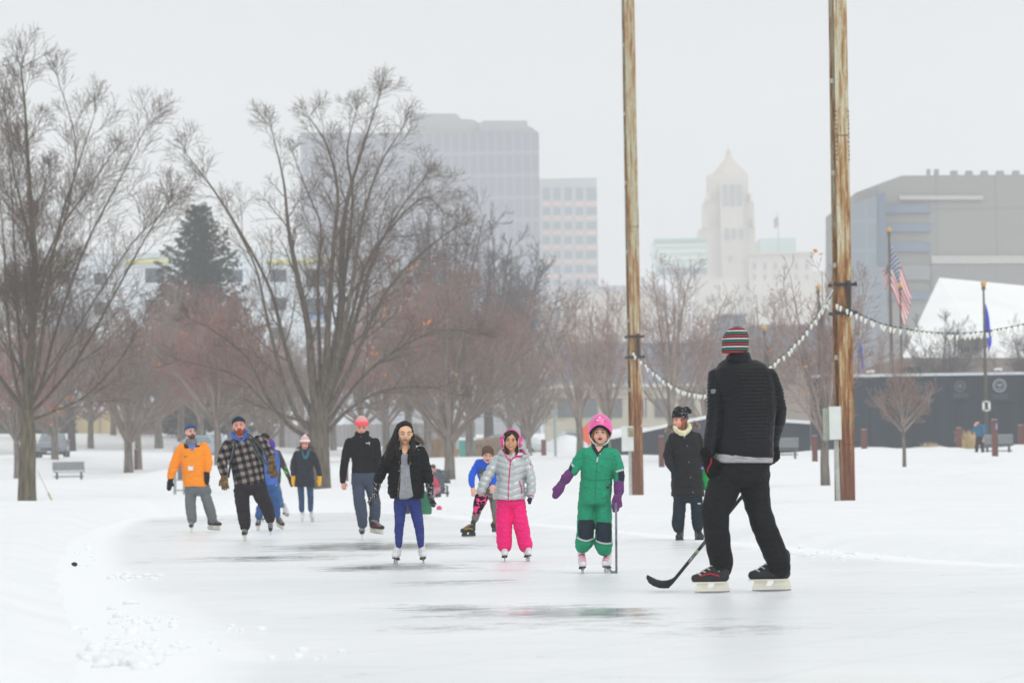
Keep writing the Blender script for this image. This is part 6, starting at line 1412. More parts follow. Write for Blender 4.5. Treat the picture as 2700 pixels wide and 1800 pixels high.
f.decal('vent', [Z(*q) for q in oval(512, 285, 46, 28, rot=-.15)], vent, .003, only=[ih], parent=hs_); f.decal('vent', [Z(*q) for q in oval(860, 268, 42, 24, rot=.2)], vent, .003, only=[ih], parent=hs_)
f.decal('helmet_print', [Z(650, 246), Z(692, 200), (Z(735, 246))], wp, .003, only=[ih], parent=hs_)
f.decal('helmet_print', [Z(590, 312), Z(620, 286), Z(640, 300), Z(655, 282), Z(680, 298), Z(700, 284), Z(722, 296), Z(700, 306), Z(640, 310), Z(600, 322)], wp, .003, only=[ih], parent=hs_, step=2); f.decal('helmet_print', [Z(765, 286), Z(805, 284), Z(796, 306), Z(778, 306)], wp, .003, only=[ih], parent=hs_, step=2)
for u_, v_ in ((553, 356), (842, 340)): f.decal('bolt', [Z(*q) for q in oval(u_, v_, 15, 13, 8)], bolt, .003, only=[ih], parent=hs_, step=2)
# mittens with long gauntlets
def mitt(c1, w_, tip, nm, side):
    P_, r_ = f.pts(c1)
    mb = MB(); mb.chain(P_, r_, 14); z = (tip - w_).normalized(); x = Vector((0, -1, 0)).cross(z).normalized() * side; L = .17; g = lambda a, b, c: w_ + (x * a + Vector((0, -1, 0)) * b + z * c) * L
    mb.cap(g(0, 0, 0), .20 * L, g(0, 0, .3), .27 * L); mb.cap(g(0, 0, .3), .27 * L, g(0, .05, .72), .19 * L); mb.cap(g(.12, .05, .2), .12 * L, g(.24, .14, .48), .09 * L); me = remesh(mb, .007, 2, .5, wrinkle(.004, 14, seed=4)); f.addray(me); return place(me, nm, pur, f.root)
mitt([(1092, 612, 44, -.07), (1060, 655, 48, -.08), (1034, 690, 34, -.09)], P(1030, 696, -.09), P(972, 800, -.10), 'mitten', -1); mitt([(1540, 706, 46, -.08), (1540, 765, 46, -.10), (1532, 800, 34, -.11)], P(1530, 806, -.11), P(1512, 905, -.13), 'mitten', 1)
f.strip('mitten_strap', [(1002, 690), (1022, 702), (1044, 708)], 12, mat('strap_grey', srgb(96, 84, 100), .7), off=.005); f.strip('mitten_strap', [(1505, 802), (1535, 806), (1562, 800)], 12, mat('strap_grey', srgb(96, 84, 100), .7), off=.005)
pkl = mat('laces_pink', srgb(232, 44, 112), .6, .05)
f.skate(1213, 1495, 4, 'figure', .86, boot=ski_w, laces=pkl); f.skate(1432, 1508, -12, 'figure', .86, boot=ski_w, laces=pkl, dy=.0)
lo = P(1520, 1510, -.22); hi = P(1514, 872, -.16)
up = [(1452, 1446), (1462, 1462), (1480, 1478), (1498, 1482), (1511, 1470)]; dn = [(1450, 1462), (1462, 1492), (1484, 1520), (1510, 1538), (1526, 1544)]
hockey_stick((P(1518, 1500, -.22), hi), [P(a, b, -.24) for a, b in up] + [P(a, b, -.24) for a, b in dn], 'worn grey hockey stick standing upright in the hand of the child in green', mat('stick_grey', srgb(76, 82, 90), .5, .3, 12, stretch=(1, 1, .6), col2=srgb(130, 136, 142)), w_=.014)
# ------------------------------------------------------------------ the girl with pink ear muffs
D = 39.4
f = Fig(1180, 1070, 3.408, D, 'smiling girl with pink fluffy ear muffs, silver puffer jacket and bright pink snow trousers', (620, 1398)); P = f.p
slv = mat('puffer_silver', srgb(186, 191, 192), .38, .05, 6, bump=.006, bscale=34, spec=.5, metal=.35); hot = cloth('trouser_pink', srgb(246, 24, 122), .05, 5, .7, .004, 40, .25); mag = cloth('fleece_magenta', srgb(214, 20, 112), .12, 12, .9)
xc = P(560, 700).x
def extra(mb): P_, r_ = f.pts([(512, 452, 20, -.08), (484, 428, 26, -.02), (494, 405, 24, .06), (560, 396, 20, .12), (640, 396, 20, .12), (700, 408, 26, .05), (712, 436, 26, -.02), (672, 458, 20, -.08)]); mb.chain(P_, r_)
f.garment('puffer_jacket', [(505, 660, 438, .06), (450, 705, 462, .11), (425, 722, 520, .14), (440, 700, 600, .14), (445, 690, 660, .135), (430, 698, 730, .145), (408, 706, 800, .15), (405, 702, 838, .15)],
          [[(460, 480, 52), (415, 545, 50, -.02), (362, 630, 46, -.05), (320, 710, 44, -.08), (297, 770, 38, -.09)], [(690, 480, 50), (722, 550, 48), (745, 640, 46, -.03), (752, 730, 43, -.05), (746, 800, 36, -.06)]],
          slv, .0075, 2, quilt(.066, .013, .005, x0=xc, vee=-.35, seed=2), extra=extra)
f.trousers('snow_trousers', [(450, 690, 800, .11), (446, 694, 840, .12), (441, 698, 880, .12)], [[(512, 890, 72), (508, 1020, 72, -.02), (508, 1150, 70), (512, 1250, 68), (512, 1290, 60)], [(634, 890, 68), (650, 1020, 68, -.03), (678, 1150, 66), (700, 1250, 64), (708, 1290, 56)]], hot, .009, wrinkle(.009, 9, (1, 1, 2.6), 5.0))
f.head(574, 312, .205, -6, 4, 2, 0, skin_t, 'smile', neck=(585, 440, .02), nr=.045, jaw=1.04)
f.hand(P(296, 785, -.09), P(305, 850, -.10), skin_t, tobody=True, size=.72, curl=.8, side=1)
f.finish_body(.007)
hb_ = cloth('hair_dark', srgb(44, 30, 28), .3, 20, .5, .003, 90, .5)
def swirl(p, n): return .004 * mnoise.noise(Vector((p[0] * 60, p[1] * 60, p[2] * 9)))
f.loc_mesh('hair', [('e', .02, .12, .14, .385, .40, .40), ('e', -.16, -.20, .33, .20, .14, .12), ('c', (-.22, -.26, .30), .07, (-.32, -.14, .02), .06), ('c', (.16, -.22, .36), .08, (.32, -.12, .05), .07), ('c', (-.28, .0, -.2), .11, (-.20, -.22, -.62), .11), ('c', (-.20, -.22, -.62), .12, (.0, -.34, -1.02), .10), ('c', (.0, -.34, -1.02), .09, (.08, -.36, -1.18), .03), ('c', (.28, .0, -.2), .11, (.28, -.12, -.58), .09), ('c', (.28, -.12, -.58), .08, (.14, -.26, -.85), .05)], hb_, .006, 1, swirl)
pkm = cloth('muff_pink', srgb(240, 84, 160), .12, 30, .95, .008, 90); g_, M, hh = f.hg, f.hM, f.hh
mb = MB(); mb.tube([g_(.435 * math.cos(R(a)), .0, .06 + .50 * math.sin(R(a))) for a in range(0, 181, 9)], .035 * hh, 8); band = mb.build('ear_muffs', mat('band_pink', srgb(242, 88, 160), .35, .04, spec=.5), f.root, True)
for q in (-1, 1):
    mb = MB(); mb.ell(g_(q * .45, -.02, -.08), (.11 * hh, .20 * hh, .25 * hh), M); me = remesh(mb, .006, 1, .5, lambda p, n: .006 * mnoise.noise(Vector(tuple(p * 70)))); f.addray(me); place(me, 'muff_pad', pkm, band)
    mb = MB(); mb.ell(g_(q * .37, -.02, -.08), (.05 * hh, .19 * hh, .24 * hh), M); mb.build('muff_lining', mat('muff_lining', srgb(214, 206, 200), .9), band, True)
    for k in (.08, .26): mb = MB(); mb.cap(g_(q * .47, -.16 + k, .10), .055 * hh, g_(q * .55, -.17 + k, .17), .04 * hh); mb.build('muff_ear', pkm, band, True)
Zm = lambda u, v: ((1290 + u / 11.2 - 1180) * 3.408, (1110 + v / 11.2 - 1070) * 3.408)
f.decal('muff_eye', [Zm(*q) for q in oval(953, 635, 20, 22, 8)], white_m, .004, parent=band, step=2); f.decal('muff_nose', [Zm(*q) for q in oval(975, 690, 22, 14, 8)], white_m, .004, parent=band, step=2)
f.decal('hood_lining', [Zm(350, 830), Zm(470, 808), Zm(478, 870), Zm(450, 930), Zm(500, 1010), Zm(560, 1090), Zm(610, 1180), Zm(590, 1190), Zm(500, 1060), Zm(430, 960), Zm(420, 870)], mag, .008)
f.decal('hood_lining', [Zm(1120, 960), Zm(1000, 900), Zm(970, 825), Zm(880, 820), Zm(900, 880), Zm(820, 960), Zm(750, 1030), Zm(660, 1110), Zm(630, 1180), Zm(650, 1185), Zm(720, 1090), Zm(860, 1060), Zm(985, 1050), Zm(985, 985)], mag, .008)
f.decal('undershirt', [Zm(650, 950), Zm(700, 940), Zm(780, 915), Zm(770, 950), Zm(715, 1030), Zm(690, 1060), Zm(680, 1000)], mat('tee_lilac', srgb(214, 210, 232), .8, .05), .009)
f.strip('zip', [(560, 462), (566, 500), (560, 560), (552, 660), (546, 760), (545, 842)], 9, mag, off=.006); f.strip('pocket_zip', [(648, 672), (655, 705), (668, 745), (668, 785)], 9, mag, off=.006); f.decal('sleeve_tag', [(742, 515), (750, 512), (752, 530), (744, 532)], mag, .006)
# the mittens she carries
blkm = cloth('mitten_pattern', srgb(26, 22, 28), .2, 26, .85, col2=srgb(238, 70, 140)); blkm.node_tree.nodes['Color Ramp'].color_ramp.interpolation = 'CONSTANT'; blkm.node_tree.nodes['Color Ramp'].color_ramp.elements[1].position = .52
f2 = MB(); P_, r_ = f.pts([(268, 800, 16, -.10), (262, 850, 26, -.11), (256, 900, 26, -.11), (248, 970, 14, -.11)]); f2.chain(P_, r_); P_, r_ = f.pts([(348, 815, 16, -.10), (325, 860, 28, -.11), (295, 910, 26, -.10), (272, 960, 14, -.10)]); f2.chain(P_, r_); P_, r_ = f.pts([(300, 830, 30, -.10), (285, 900, 28, -.10)]); f2.chain(P_, r_)
me = remesh(f2, .006, 2, .5, wrinkle(.004, 16)); o = place(me, 'carried_mittens', blkm, None); o.data.transform(Matrix.Translation(-P(300, 800, -.1))); o.location = P(300, 800, -.1); tag(o, 'black and pink patterned mittens dangling from the hand of the girl in silver', 'mittens')
f.hand(P(746, 812, -.06), P(740, 850, -.09), cloth('mitten_navy', srgb(36, 34, 66), .15, 9), 'mitten', .5, True, side=-1); f.strip('cuff', [(718, 808), (745, 802), (772, 806)], 8, mag, off=.004)
f.skate(514, 1400, 2, 'figure', .92, boot=ski_w); f.skate(722, 1396, 8, 'figure', .92, boot=ski_w)
skin_t2 = mat('skin_warm', srgb(232, 184, 148), .55, .05, 14, spec=.35)
# ------------------------------------------------------------------ the long haired girl
D = 39.2
f = Fig(860, 1050, 3.485, D, 'long haired girl in open black winter jacket, blue leggings and white dotted black gloves', (765, 1518)); P = f.p
nv = cloth('jacket_navyblack', srgb(9, 11, 18), .25, 6, .7, .004, 45, .3); gsh = cloth('sweater_grey', srgb(150, 152, 158), .08, 16); leg = cloth('leggings_blue', srgb(44, 58, 128), .10, 6, .75)
f.garment('jacket', [(640, 830, 468, .07), (585, 880, 488, .12), (565, 900, 560, .15), (572, 898, 680, .15), (566, 900, 780, .155), (570, 898, 870, .155), (585, 895, 915, .15)],
          [[(592, 500, 52), (555, 570, 52, -.01), (520, 650, 52, -.03), (490, 720, 48, -.05), (468, 775, 36, -.06)], [(868, 490, 52), (895, 570, 52, -.01), (918, 650, 50, -.03), (935, 720, 48, -.05), (948, 775, 36, -.06)]],
          nv, .0085, 3, quilt(.115, .007, .008, seed=7))
f.trousers('leggings', [(634, 858, 880, .09), (626, 866, 920, .105), (624, 868, 950, .105)], [[(680, 960, 62), (678, 1050, 54), (676, 1130, 47, -.03), (668, 1220, 42), (668, 1330, 32), (668, 1370, 28)], [(812, 960, 62), (828, 1050, 55), (845, 1130, 50, -.02), (860, 1220, 42), (868, 1330, 32), (868, 1370, 28)]], leg, .008, wrinkle(.004, 12, (1, 1, 3)))
f.head(724, 318, .222, 8, 12, 3, -.02, skin_t2, 'small', 'closed', neck=(722, 480, .0), nr=.045, jaw=1.02)
f.facebits = ('closed', 'closed', dark_m, dark_m, True, skin_t2)
f.finish_body(.007)
f.decal('sweater', [(700, 500), (722, 505), (745, 500), (760, 560), (770, 700), (786, 820), (800, 895), (790, 905), (740, 925), (675, 925), (670, 900), (682, 780), (686, 640), (688, 540)], gsh, .012)
f.decal('neckline', [(690, 425), (752, 425), (746, 490), (722, 512), (700, 492)], skin_t2, .013)
f.strip('drawstring', [(740, 600), (745, 680), (740, 740), (737, 815)], 4, mat('cord_pale', srgb(176, 174, 178), .8), off=.018)
f.strip('zip', [(678, 560), (684, 680), (668, 780), (657, 915)], 5, mat('zip_brass', srgb(116, 108, 86), .4, metal=.3), off=.008); f.strip('zip', [(830, 445), (795, 505), (775, 560), (768, 620)], 5, mat('zip_brass', srgb(116, 108, 86), .4), off=.008)
snap = mat('snap_metal', srgb(150, 150, 148), .3, metal=.5)
for u, v in ((850, 470), (801, 526), (672, 584), (671, 664), (766, 681), (661, 832), (772, 598), (610, 458)): f.decal('snap_button', oval(u, v, 6, 6, 8), snap, .006, step=3)
f.strip('pocket_flap', [(808, 752), (835, 748), (868, 768)], 9, cloth('jacket_edge', srgb(12, 14, 20), .2), off=.005); f.strip('pocket_flap', [(590, 770), (620, 775), (648, 780)], 9, cloth('jacket_edge', srgb(12, 14, 20), .2), off=.005)
blk_h = cloth('hair_black', srgb(14, 9, 9), .45, 22, .4, .003, 110, .5)
g_, M, hh = f.hg, f.hM, f.hh
def stream(p, n): return .005 * mnoise.noise(Vector((p[0] * 70, p[1] * 70, p[2] * 7)))
def hb2(mb): pass
f.loc_mesh('hair', [('e', 0, .13, .15, .385, .40, .40), ('c', (.09, -.22, .47), .045, (-.30, -.10, .24), .06), ('c', (.09, -.22, .47), .045, (.33, -.04, .20), .045), ('c', (-.35, .0, .15), .08, (-.47, .10, -.35), .12), ('c', (.35, .04, .10), .055, (.40, .14, -.3), .08)], blk_h, .0065, 1, stream)
mb = MB(); 
for c in ([(668, 245, 20, .0), (648, 310, 30, -.01), (622, 400, 40, -.06), (588, 480, 42, -.10), (560, 540, 24, -.14), (535, 590, 6, -.14)], [(640, 380, 22, -.04), (640, 440, 32, -.12), (652, 500, 28, -.17), (678, 570, 12, -.19), (690, 610, 4, -.18)], [(640, 420, 36, -.08), (615, 500, 36, -.14), (600, 560, 18, -.15)], [(800, 360, 12, .0), (796, 430, 24, -.10), (780, 500, 26, -.17), (762, 560, 18, -.19), (752, 610, 5, -.19)], [(800, 420, 26, -.06), (800, 480, 24, -.12), (806, 540, 6, -.13)]):
    P_, r_ = f.pts(c); mb.chain(P_, r_, 12)
rnd = random.Random(2)
for i in range(34):
    a = rnd.choice([(640, 380), (625, 430), (600, 480), (670, 480), (790, 440)]); b = (a[0] + rnd.gauss(-22 if a[0] < 700 else 12, 22), a[1] + rnd.uniform(90, 170)); mb.cap(P(a[0], a[1], -.12), .007, P(b[0], b[1], -.15), .0035, 6)
me = remesh(mb, .006, 1, .5, stream); place(me, 'long_hair', blk_h, f.root)
fur = mat('fur_trim', srgb(150, 136, 120), .95, .3, 20)
def fur_ball(fig, c, rad, n, m, name='fur_trim', seed=1, L=.05):
    rg = random.Random(seed); mb = MB()
    for i in range(n):
        d = Vector((rg.gauss(0, 1), rg.gauss(0, 1), rg.gauss(0, 1))).normalized(); t0 = c[rg.randrange(len(c))]; p = t0 + d * rad * rg.uniform(.4, 1); e = (d + Vector((rg.gauss(0, .3), rg.gauss(0, .3), rg.gauss(0, .3)))).normalized(); s_ = e.cross(Vector((.3, .9, .2))).normalized() * .0045
        mb.add([p - s_, p + s_, p + e * L * rg.uniform(.5, 1)], [(0, 1, 2)])
    return mb.build(name, m, fig.root)
fur_ball(f, [P(805 + 75 * t_, 350 + 8 * math.sin(3 * t_) + 60 * t_ ** 3, .04) for t_ in [i / 14 for i in range(15)]], .018, 700, fur, L=.035); fur_ball(f, [P(600 - 40 * t_, 385 + 60 * t_, .06) for t_ in [i / 8 for i in range(9)]], .014, 160, fur, seed=5, L=.03)
f.garment('hood', [], [[(640, 430, 30, .10), (720, 400, 40, .14), (800, 395, 34, .09), (850, 410, 26, .06)]], nv, .01, 3, bodyfill=0, ray=False)
dot = bpy.data.materials.new('glove_dots'); dot.use_nodes = True; N = dot.node_tree.nodes; L = dot.node_tree.links; vo = N.new('ShaderNodeTexVoronoi'); vo.inputs['Scale'].default_value = 52; tc = N.new('ShaderNodeTexCoord'); L.new(tc.outputs['Object'], vo.inputs['Vector']); lt = N.new('ShaderNodeMath'); lt.operation = 'LESS_THAN'; lt.inputs[1].default_value = .27; L.new(vo.outputs['Distance'], lt.inputs[0]); mi = N.new('ShaderNodeMixRGB'); L.new(lt.outputs[0], mi.inputs[0]); mi.inputs[1].default_value = srgb(20, 20, 24); mi.inputs[2].default_value = srgb(226, 226, 230); L.new(mi.outputs[0], N['Principled BSDF'].inputs['Base Color']); N['Principled BSDF'].inputs['Roughness'].default_value = .9; vo.inputs['Randomness'].default_value = .5
f.hand(P(458, 828, -.07), P(422, 980, -.08), dot, 'glove', 1.12, curl=.22, side=1, normal=(.85, -.5, 0), cuff=.2); f.hand(P(955, 835, -.07), P(968, 975, -.08), dot, 'glove', 1.12, curl=.22, side=-1, normal=(-.85, -.5, 0), cuff=.2)
f.skate(638, 1520, -7, 'figure', .95, boot=ski_w, roll=6); f.skate(894, 1512, 5, 'figure', .95, boot=ski_w, roll=-4)
# ------------------------------------------------------------------ woman in the coral hat
D = 55.1
f = Fig(860, 1050, 3.485, D, 'woman in coral knit hat, black zip fleece and blue grey trousers, looking down', (370, 1290)); P = f.p
fl = cloth('fleece_black', srgb(9, 14, 20), .25, 9, .85); bg_ = cloth('trouser_bluegrey', srgb(62, 72, 92), .12, 5, .8)
f.garment('fleece_jacket', [(272, 385, 325, .07), (250, 400, 350, .09), (205, 465, 385, .11), (205, 465, 440, .13), (225, 450, 520, .14), (240, 440, 590, .13), (236, 442, 650, .14), (236, 444, 686, .14)],
          [[(215, 405, 44), (188, 490, 42), (170, 590, 38), (155, 690, 34), (152, 760, 26)], [(450, 405, 44), (468, 490, 40, .02), (476, 590, 38, .04), (466, 670, 34, .04), (455, 715, 26, .02)]], fl, .009, 3, wrinkle(.006, 9, seed=2),
          extra=lambda mb: mb.loft([f.ring(268, 392, 345, .09, .01), f.ring(262, 396, 318, .09, .03), f.ring(285, 392, 298, .07, .06)], 20, 2.1))
f.trousers('trousers', [(238, 440, 665, .12), (234, 444, 700, .135), (232, 446, 750, .13)], [[(288, 760, 58), (298, 860, 56, -.02), (310, 960, 56, -.03), (328, 1080, 52), (335, 1180, 44)], [(395, 760, 56), (425, 860, 54, .05), (450, 960, 52, .08), (448, 1060, 50, .12), (445, 1150, 44, .14)]], bg_, .010, wrinkle(.009, 8, (1, 1, 2.4), 1.5))
f.head(325, 258, .232, 3, 24, 2, -.03, skin_r, 'closed', neck=(325, 400, .04), nr=.055)
f.hand(P(155, 762, 0), P(160, 800, 0), skin_r, tobody=True, size=.8, curl=.5); f.hand(P(452, 720, .02), P(450, 760, .0), skin_r, tobody=True, size=.8, curl=.6, side=-1)
f.finish_body(.0085)
cor = bpy.data.materials.new('hat_coral'); cor.use_nodes = True; N = cor.node_tree.nodes; L = cor.node_tree.links; tc = N.new('ShaderNodeTexCoord'); sp = N.new('ShaderNodeSeparateXYZ'); L.new(tc.outputs['Object'], sp.inputs[0]); mr = N.new('ShaderNodeMapRange'); L.new(sp.outputs[2], mr.inputs[0])
mr.inputs[1].default_value = P(325, 272).z - f.root.location.z; mr.inputs[2].default_value = P(325, 160).z - f.root.location.z; cr = N.new('ShaderNodeValToRGB'); L.new(mr.outputs[0], cr.inputs[0]); e = cr.color_ramp.elements; e[0].position = 0; e[0].color = srgb(246, 92, 108); e[1].position = 1; e[1].color = srgb(190, 186, 182)
for p_, c_ in ((.48, (250, 88, 104)), (.52, (240, 150, 150)), (.62, (236, 128, 130)), (.70, (226, 176, 172)), (.84, (244, 130, 132)), (.88, (196, 190, 186))): q = e.new(p_); q.color = srgb(*c_)
L.new(cr.outputs[0], N['Principled BSDF'].inputs['Base Color']); N['Principled BSDF'].inputs['Roughness'].default_value = .9
f.beanie(cor, low=.12, tall=1.32, wide=1.08, tilt=-12)
Zp = lambda u, v: ((900 + u / 7.84 - 860) * 3.485, (1080 + v / 7.84 - 1050) * 3.485); lw = mat('logo_white', srgb(196, 198, 200), .6)
f.decal('chest_logo', [Zp(498, 668), Zp(512, 672), Zp(530, 682), Zp(560, 680), Zp(572, 664), Zp(578, 652), Zp(588, 660), Zp(584, 690), Zp(590, 712), Zp(598, 726), Zp(584, 724), Zp(568, 700), Zp(548, 694), Zp(528, 702), Zp(506, 698), Zp(516, 686)], lw, .004, step=2)
f.strip('zip', [Zp(402, 540), Zp(404, 566)], 6, mat('zip_pull', srgb(120, 122, 126), .4), off=.005); f.strip('zip', [(324, 350), (322, 480), (326, 680)], 2.5, mat('zip_dark', srgb(30, 34, 40), .6), off=.004)
rd = mat('skate_red', srgb(190, 46, 48), .5)
f.skate(330, 1294, 2, 'hockey', .95, accent=rd); f.skate(466, 1240, 52, 'hockey', .95, accent=rd, dy=.1, ground=False, roll=-14, pitch=6)
# ------------------------------------------------------------------ man in the orange jacket
D = 66.2
f = Fig(400, 1050, 3.92, D, 'bearded man in bright orange jacket, blue hat and grey scarf, holding no stick', (480, 1385)); f.root['label'] = 'bearded man in bright orange jacket, blue knit hat and grey neck warmer'; P = f.p
ora = cloth('jacket_orange', srgb(255, 146, 6), .05, 4, .7, .004, 40, .3); gry = cloth('trouser_grey', srgb(104, 110, 112), .10, 5)
f.garment('jacket', [(372, 450, 474, .06), (320, 530, 490, .12), (288, 560, 530, .15), (295, 560, 620, .16), (310, 560, 720, .165), (318, 572, 820, .17), (328, 590, 885, .17), (336, 585, 908, .165)],
          [[(315, 510, 50), (270, 590, 50), (238, 680, 52, -.02), (210, 760, 46, -.04), (194, 815, 34, -.05)], [(540, 505, 52), (570, 600, 52), (582, 680, 48, -.05), (575, 735, 38, -.09)]], ora, .010, 3, wrinkle(.010, 8, seed=6))
f.trousers('trousers', [(350, 585, 870, .13), (346, 600, 910, .15), (340, 620, 960, .14)], [[(405, 960, 58), (398, 1070, 56, -.03), (408, 1180, 54), (420, 1275, 50)], [(540, 950, 56), (575, 1060, 54, -.02), (608, 1170, 54, .05), (635, 1270, 46, .1)]], gry, .011, wrinkle(.010, 8, (1, 1, 2.4), 2.5))
f.head(402, 352, .245, 28, -6, 0, 0, skin_l, 'closed', neck=(408, 470, .03), nr=.06)
f.finish_body(.009)
beard = cloth('beard_brown', srgb(92, 62, 48), .25, 30, .9, .004, 90, .1)
def beard_shapes(): return [('e', 0, -.22, -.33, .24, .19, .17), ('c', (-.25, -.08, -.22), .07, (-.12, -.26, -.36), .09), ('c', (.25, -.08, -.22), .07, (.12, -.26, -.36), .09), ('c', (-.09, -.37, -.17), .035, (.09, -.37, -.17), .035)]
f.loc_mesh('beard', beard_shapes(), beard, .008, 1, wrinkle(.003, 30))
mb = MB(); mb.tube([f.hg(-.09, -.392, -.235), f.hg(0, -.425, -.232), f.hg(.09, -.392, -.235)], [.012 * f.hh, .026 * f.hh, .012 * f.hh], 8); mb.build('lips', lip_m, f.root, True)
blh = cloth('hat_blue', srgb(22, 66, 128), .15, 9); f.beanie(blh, low=.20, tall=.94, wide=1.05, tilt=-14)
nw = cloth('neck_warmer', srgb(112, 114, 122), .10, 12); f.garment('neck_warmer', [(362, 458, 492, .115, -.01), (350, 466, 465, .12, .0), (350, 466, 440, .115, .01), (356, 462, 418, .105, .02)], [], nw, .010, 3, wrinkle(.006, 10, (1, 1, 3)), bodyfill=0)
for q in (-1, 1): mb = MB(); mb.tube([f.hg(q * .14 + .075 * math.cos(a), -.40, .015 + .06 * math.sin(a)) for a in [2 * math.pi * i / 12 for i in range(13)]], .008 * f.hh, 5); mb.build('glasses', mat('glasses_wire', srgb(110, 96, 88), .4), f.root)
Zo = lambda u, v: ((430 + u / 7.84 - 400) * 3.92, (1090 + v / 7.84 - 1050) * 3.92)
f.decal('collar', [Zo(430, 610), Zo(500, 650), Zo(548, 700), Zo(520, 715), Zo(440, 718), Zo(432, 660)], cloth('collar_dark', srgb(44, 34, 36), .1), .008); f.decal('collar', [Zo(705, 555), Zo(730, 600), Zo(765, 680), Zo(700, 692), Zo(650, 686), Zo(680, 620)], cloth('collar_dark', srgb(44, 34, 36), .1), .008)
f.decal('undershirt', [Zo(530, 650), Zo(660, 640), Zo(640, 710), Zo(612, 775), Zo(580, 740), Zo(550, 700)], cloth('tee_blue', srgb(68, 122, 214), .08), .009)
f.decal('chest_print', [Zo(432, 888), Zo(490, 872), Zo(492, 884), Zo(434, 902)], mat('print_dark', srgb(90, 60, 30), .7), .005, step=2); f.decal('ticket', [Zo(516, 1080), Zo(625, 1082), Zo(622, 1175), Zo(520, 1170)], mat('ticket_white', srgb(226, 232, 232), .6, .02), .012)
f.strip('ticket_cord', [Zo(575, 1070), Zo(605, 1110)], 3, dark_m, off=.016)
gk = cloth('glove_black', srgb(12, 9, 12), .2); f.hand(P(196, 828, -.05), P(180, 925, -.05), gk, size=1.15, mitten=True, side=1, cuff=.2); f.hand(P(572, 765, -.09), P(568, 875, -.12), gk, size=1.15, mitten=True, side=-1, cuff=.25)
f.skate(410, 1387, 2, 'hockey', 1.0); f.skate(645, 1360, 58, 'hockey', 1.05, dy=.25, ground=False, roll=-6, pitch=3)
# ------------------------------------------------------------------ man in plaid
D = 55.8
f = Fig(400, 1050, 3.92, D, 'red bearded man in black and grey plaid jacket, leaning over on one skate', (960, 1465)); P = f.p
pl_ = bpy.data.materials.new('plaid'); pl_.use_nodes = True; N = pl_.node_tree.nodes; L = pl_.node_tree.links; b = N['Principled BSDF']; b.inputs['Roughness'].default_value = .95; b.inputs['Specular IOR Level'].default_value = .1
tc = N.new('ShaderNodeTexCoord'); mp = N.new('ShaderNodeMapping'); mp.inputs['Rotation'].default_value = (0, R(12), 0); L.new(tc.outputs['Object'], mp.inputs[0]); sp = N.new('ShaderNodeSeparateXYZ'); L.new(mp.outputs[0], sp.inputs[0])
def Mx(op, a, bb):
    q = N.new('ShaderNodeMath'); q.operation = op
    for i, z in enumerate((a, bb)):
        if isinstance(z, (int, float)): q.inputs[i].default_value = z
        else: L.new(z, q.inputs[i])
    return q.outputs[0]
xx_ = Mx('ADD', sp.outputs[0], Mx('MULTIPLY', sp.outputs[1], .7)); a_ = Mx('LESS_THAN', Mx('FRACT', Mx('DIVIDE', xx_, .108), 0), .5); b_ = Mx('LESS_THAN', Mx('FRACT', Mx('DIVIDE', sp.outputs[2], .108), 0), .5)
cr = N.new('ShaderNodeValToRGB'); cr.color_ramp.interpolation = 'CONSTANT'; L.new(Mx('DIVIDE', Mx('ADD', a_, b_), 2.0), cr.inputs[0]); e = cr.color_ramp.elements; e[0].position = 0; e[0].color = srgb(142, 130, 124); e[1].position = .4; e[1].color = srgb(66, 62, 66); q = e.new(.8); q.color = srgb(8, 9, 16); L.new(cr.outputs[0], b.inputs['Base Color'])
f.garment('plaid_jacket', [(835, 975, 415, .10, 0, -6), (780, 1060, 440, .13, 0, -16), (762, 1120, 500, .155, 0, -14), (790, 1150, 600, .165), (820, 1160, 700, .17), (840, 1168, 790, .175, 0, -8), (850, 1175, 860, .175, 0, -14), (868, 1165, 890, .165, 0, -14)],
          [[(790, 480, 56), (738, 580, 54, -.04), (728, 680, 52, -.1), (742, 760, 44, -.14), (752, 800, 32, -.15)], [(1110, 440, 62), (1180, 510, 56, .0), (1222, 590, 50, -.05), (1240, 660, 38, -.08)]], pl_, .009, 3, wrinkle(.008, 8, seed=8))
bp_ = cloth('trouser_charcoal', srgb(34, 30, 38), .12, 6)
f.trousers('trousers', [(870, 1160, 830, .14, 0, -10), (855, 1180, 880, .16, 0, -10), (850, 1195, 940, .15)], [[(930, 940, 84), (935, 1060, 72, -.04), (950, 1180, 66), (962, 1280, 60), (965, 1345, 52)], [(1105, 930, 84), (1140, 1020, 78, -.08), (1185, 1110, 68, -.02), (1216, 1200, 60, .12), (1224, 1270, 52, .16)]], bp_, .010, wrinkle(.012, 7, (1, 1, 2.2), 7.5))
f.head(902, 292, .245, 4, -4, -6, -.04, skin_r, 'closed', neck=(918, 440, .02), nr=.062, jaw=.95)
f.finish_body(.009)
rb = cloth('beard_red', srgb(142, 70, 34), .25, 30, .9, .004, 90, .1); f.loc_mesh('beard', [('e', 0, -.20, -.36, .25, .20, .20), ('c', (-.27, -.06, -.16), .07, (-.14, -.24, -.36), .10), ('c', (.27, -.06, -.16), .07, (.14, -.24, -.36), .10), ('c', (-.10, -.37, -.165), .04, (.10, -.37, -.165), .04)], rb, .008, 1, wrinkle(.003, 30))
mb = MB(); mb.tube([f.hg(-.08, -.405, -.235), f.hg(0, -.435, -.232), f.hg(.08, -.405, -.235)], [.012 * f.hh, .028 * f.hh, .012 * f.hh], 8); mb.build('lips', lip_m, f.root, True)
f.beanie(cloth('hat_navyteal', srgb(10, 44, 64), .15, 12), low=.22, tall=1.06, wide=1.09, fold=False, tilt=-16)
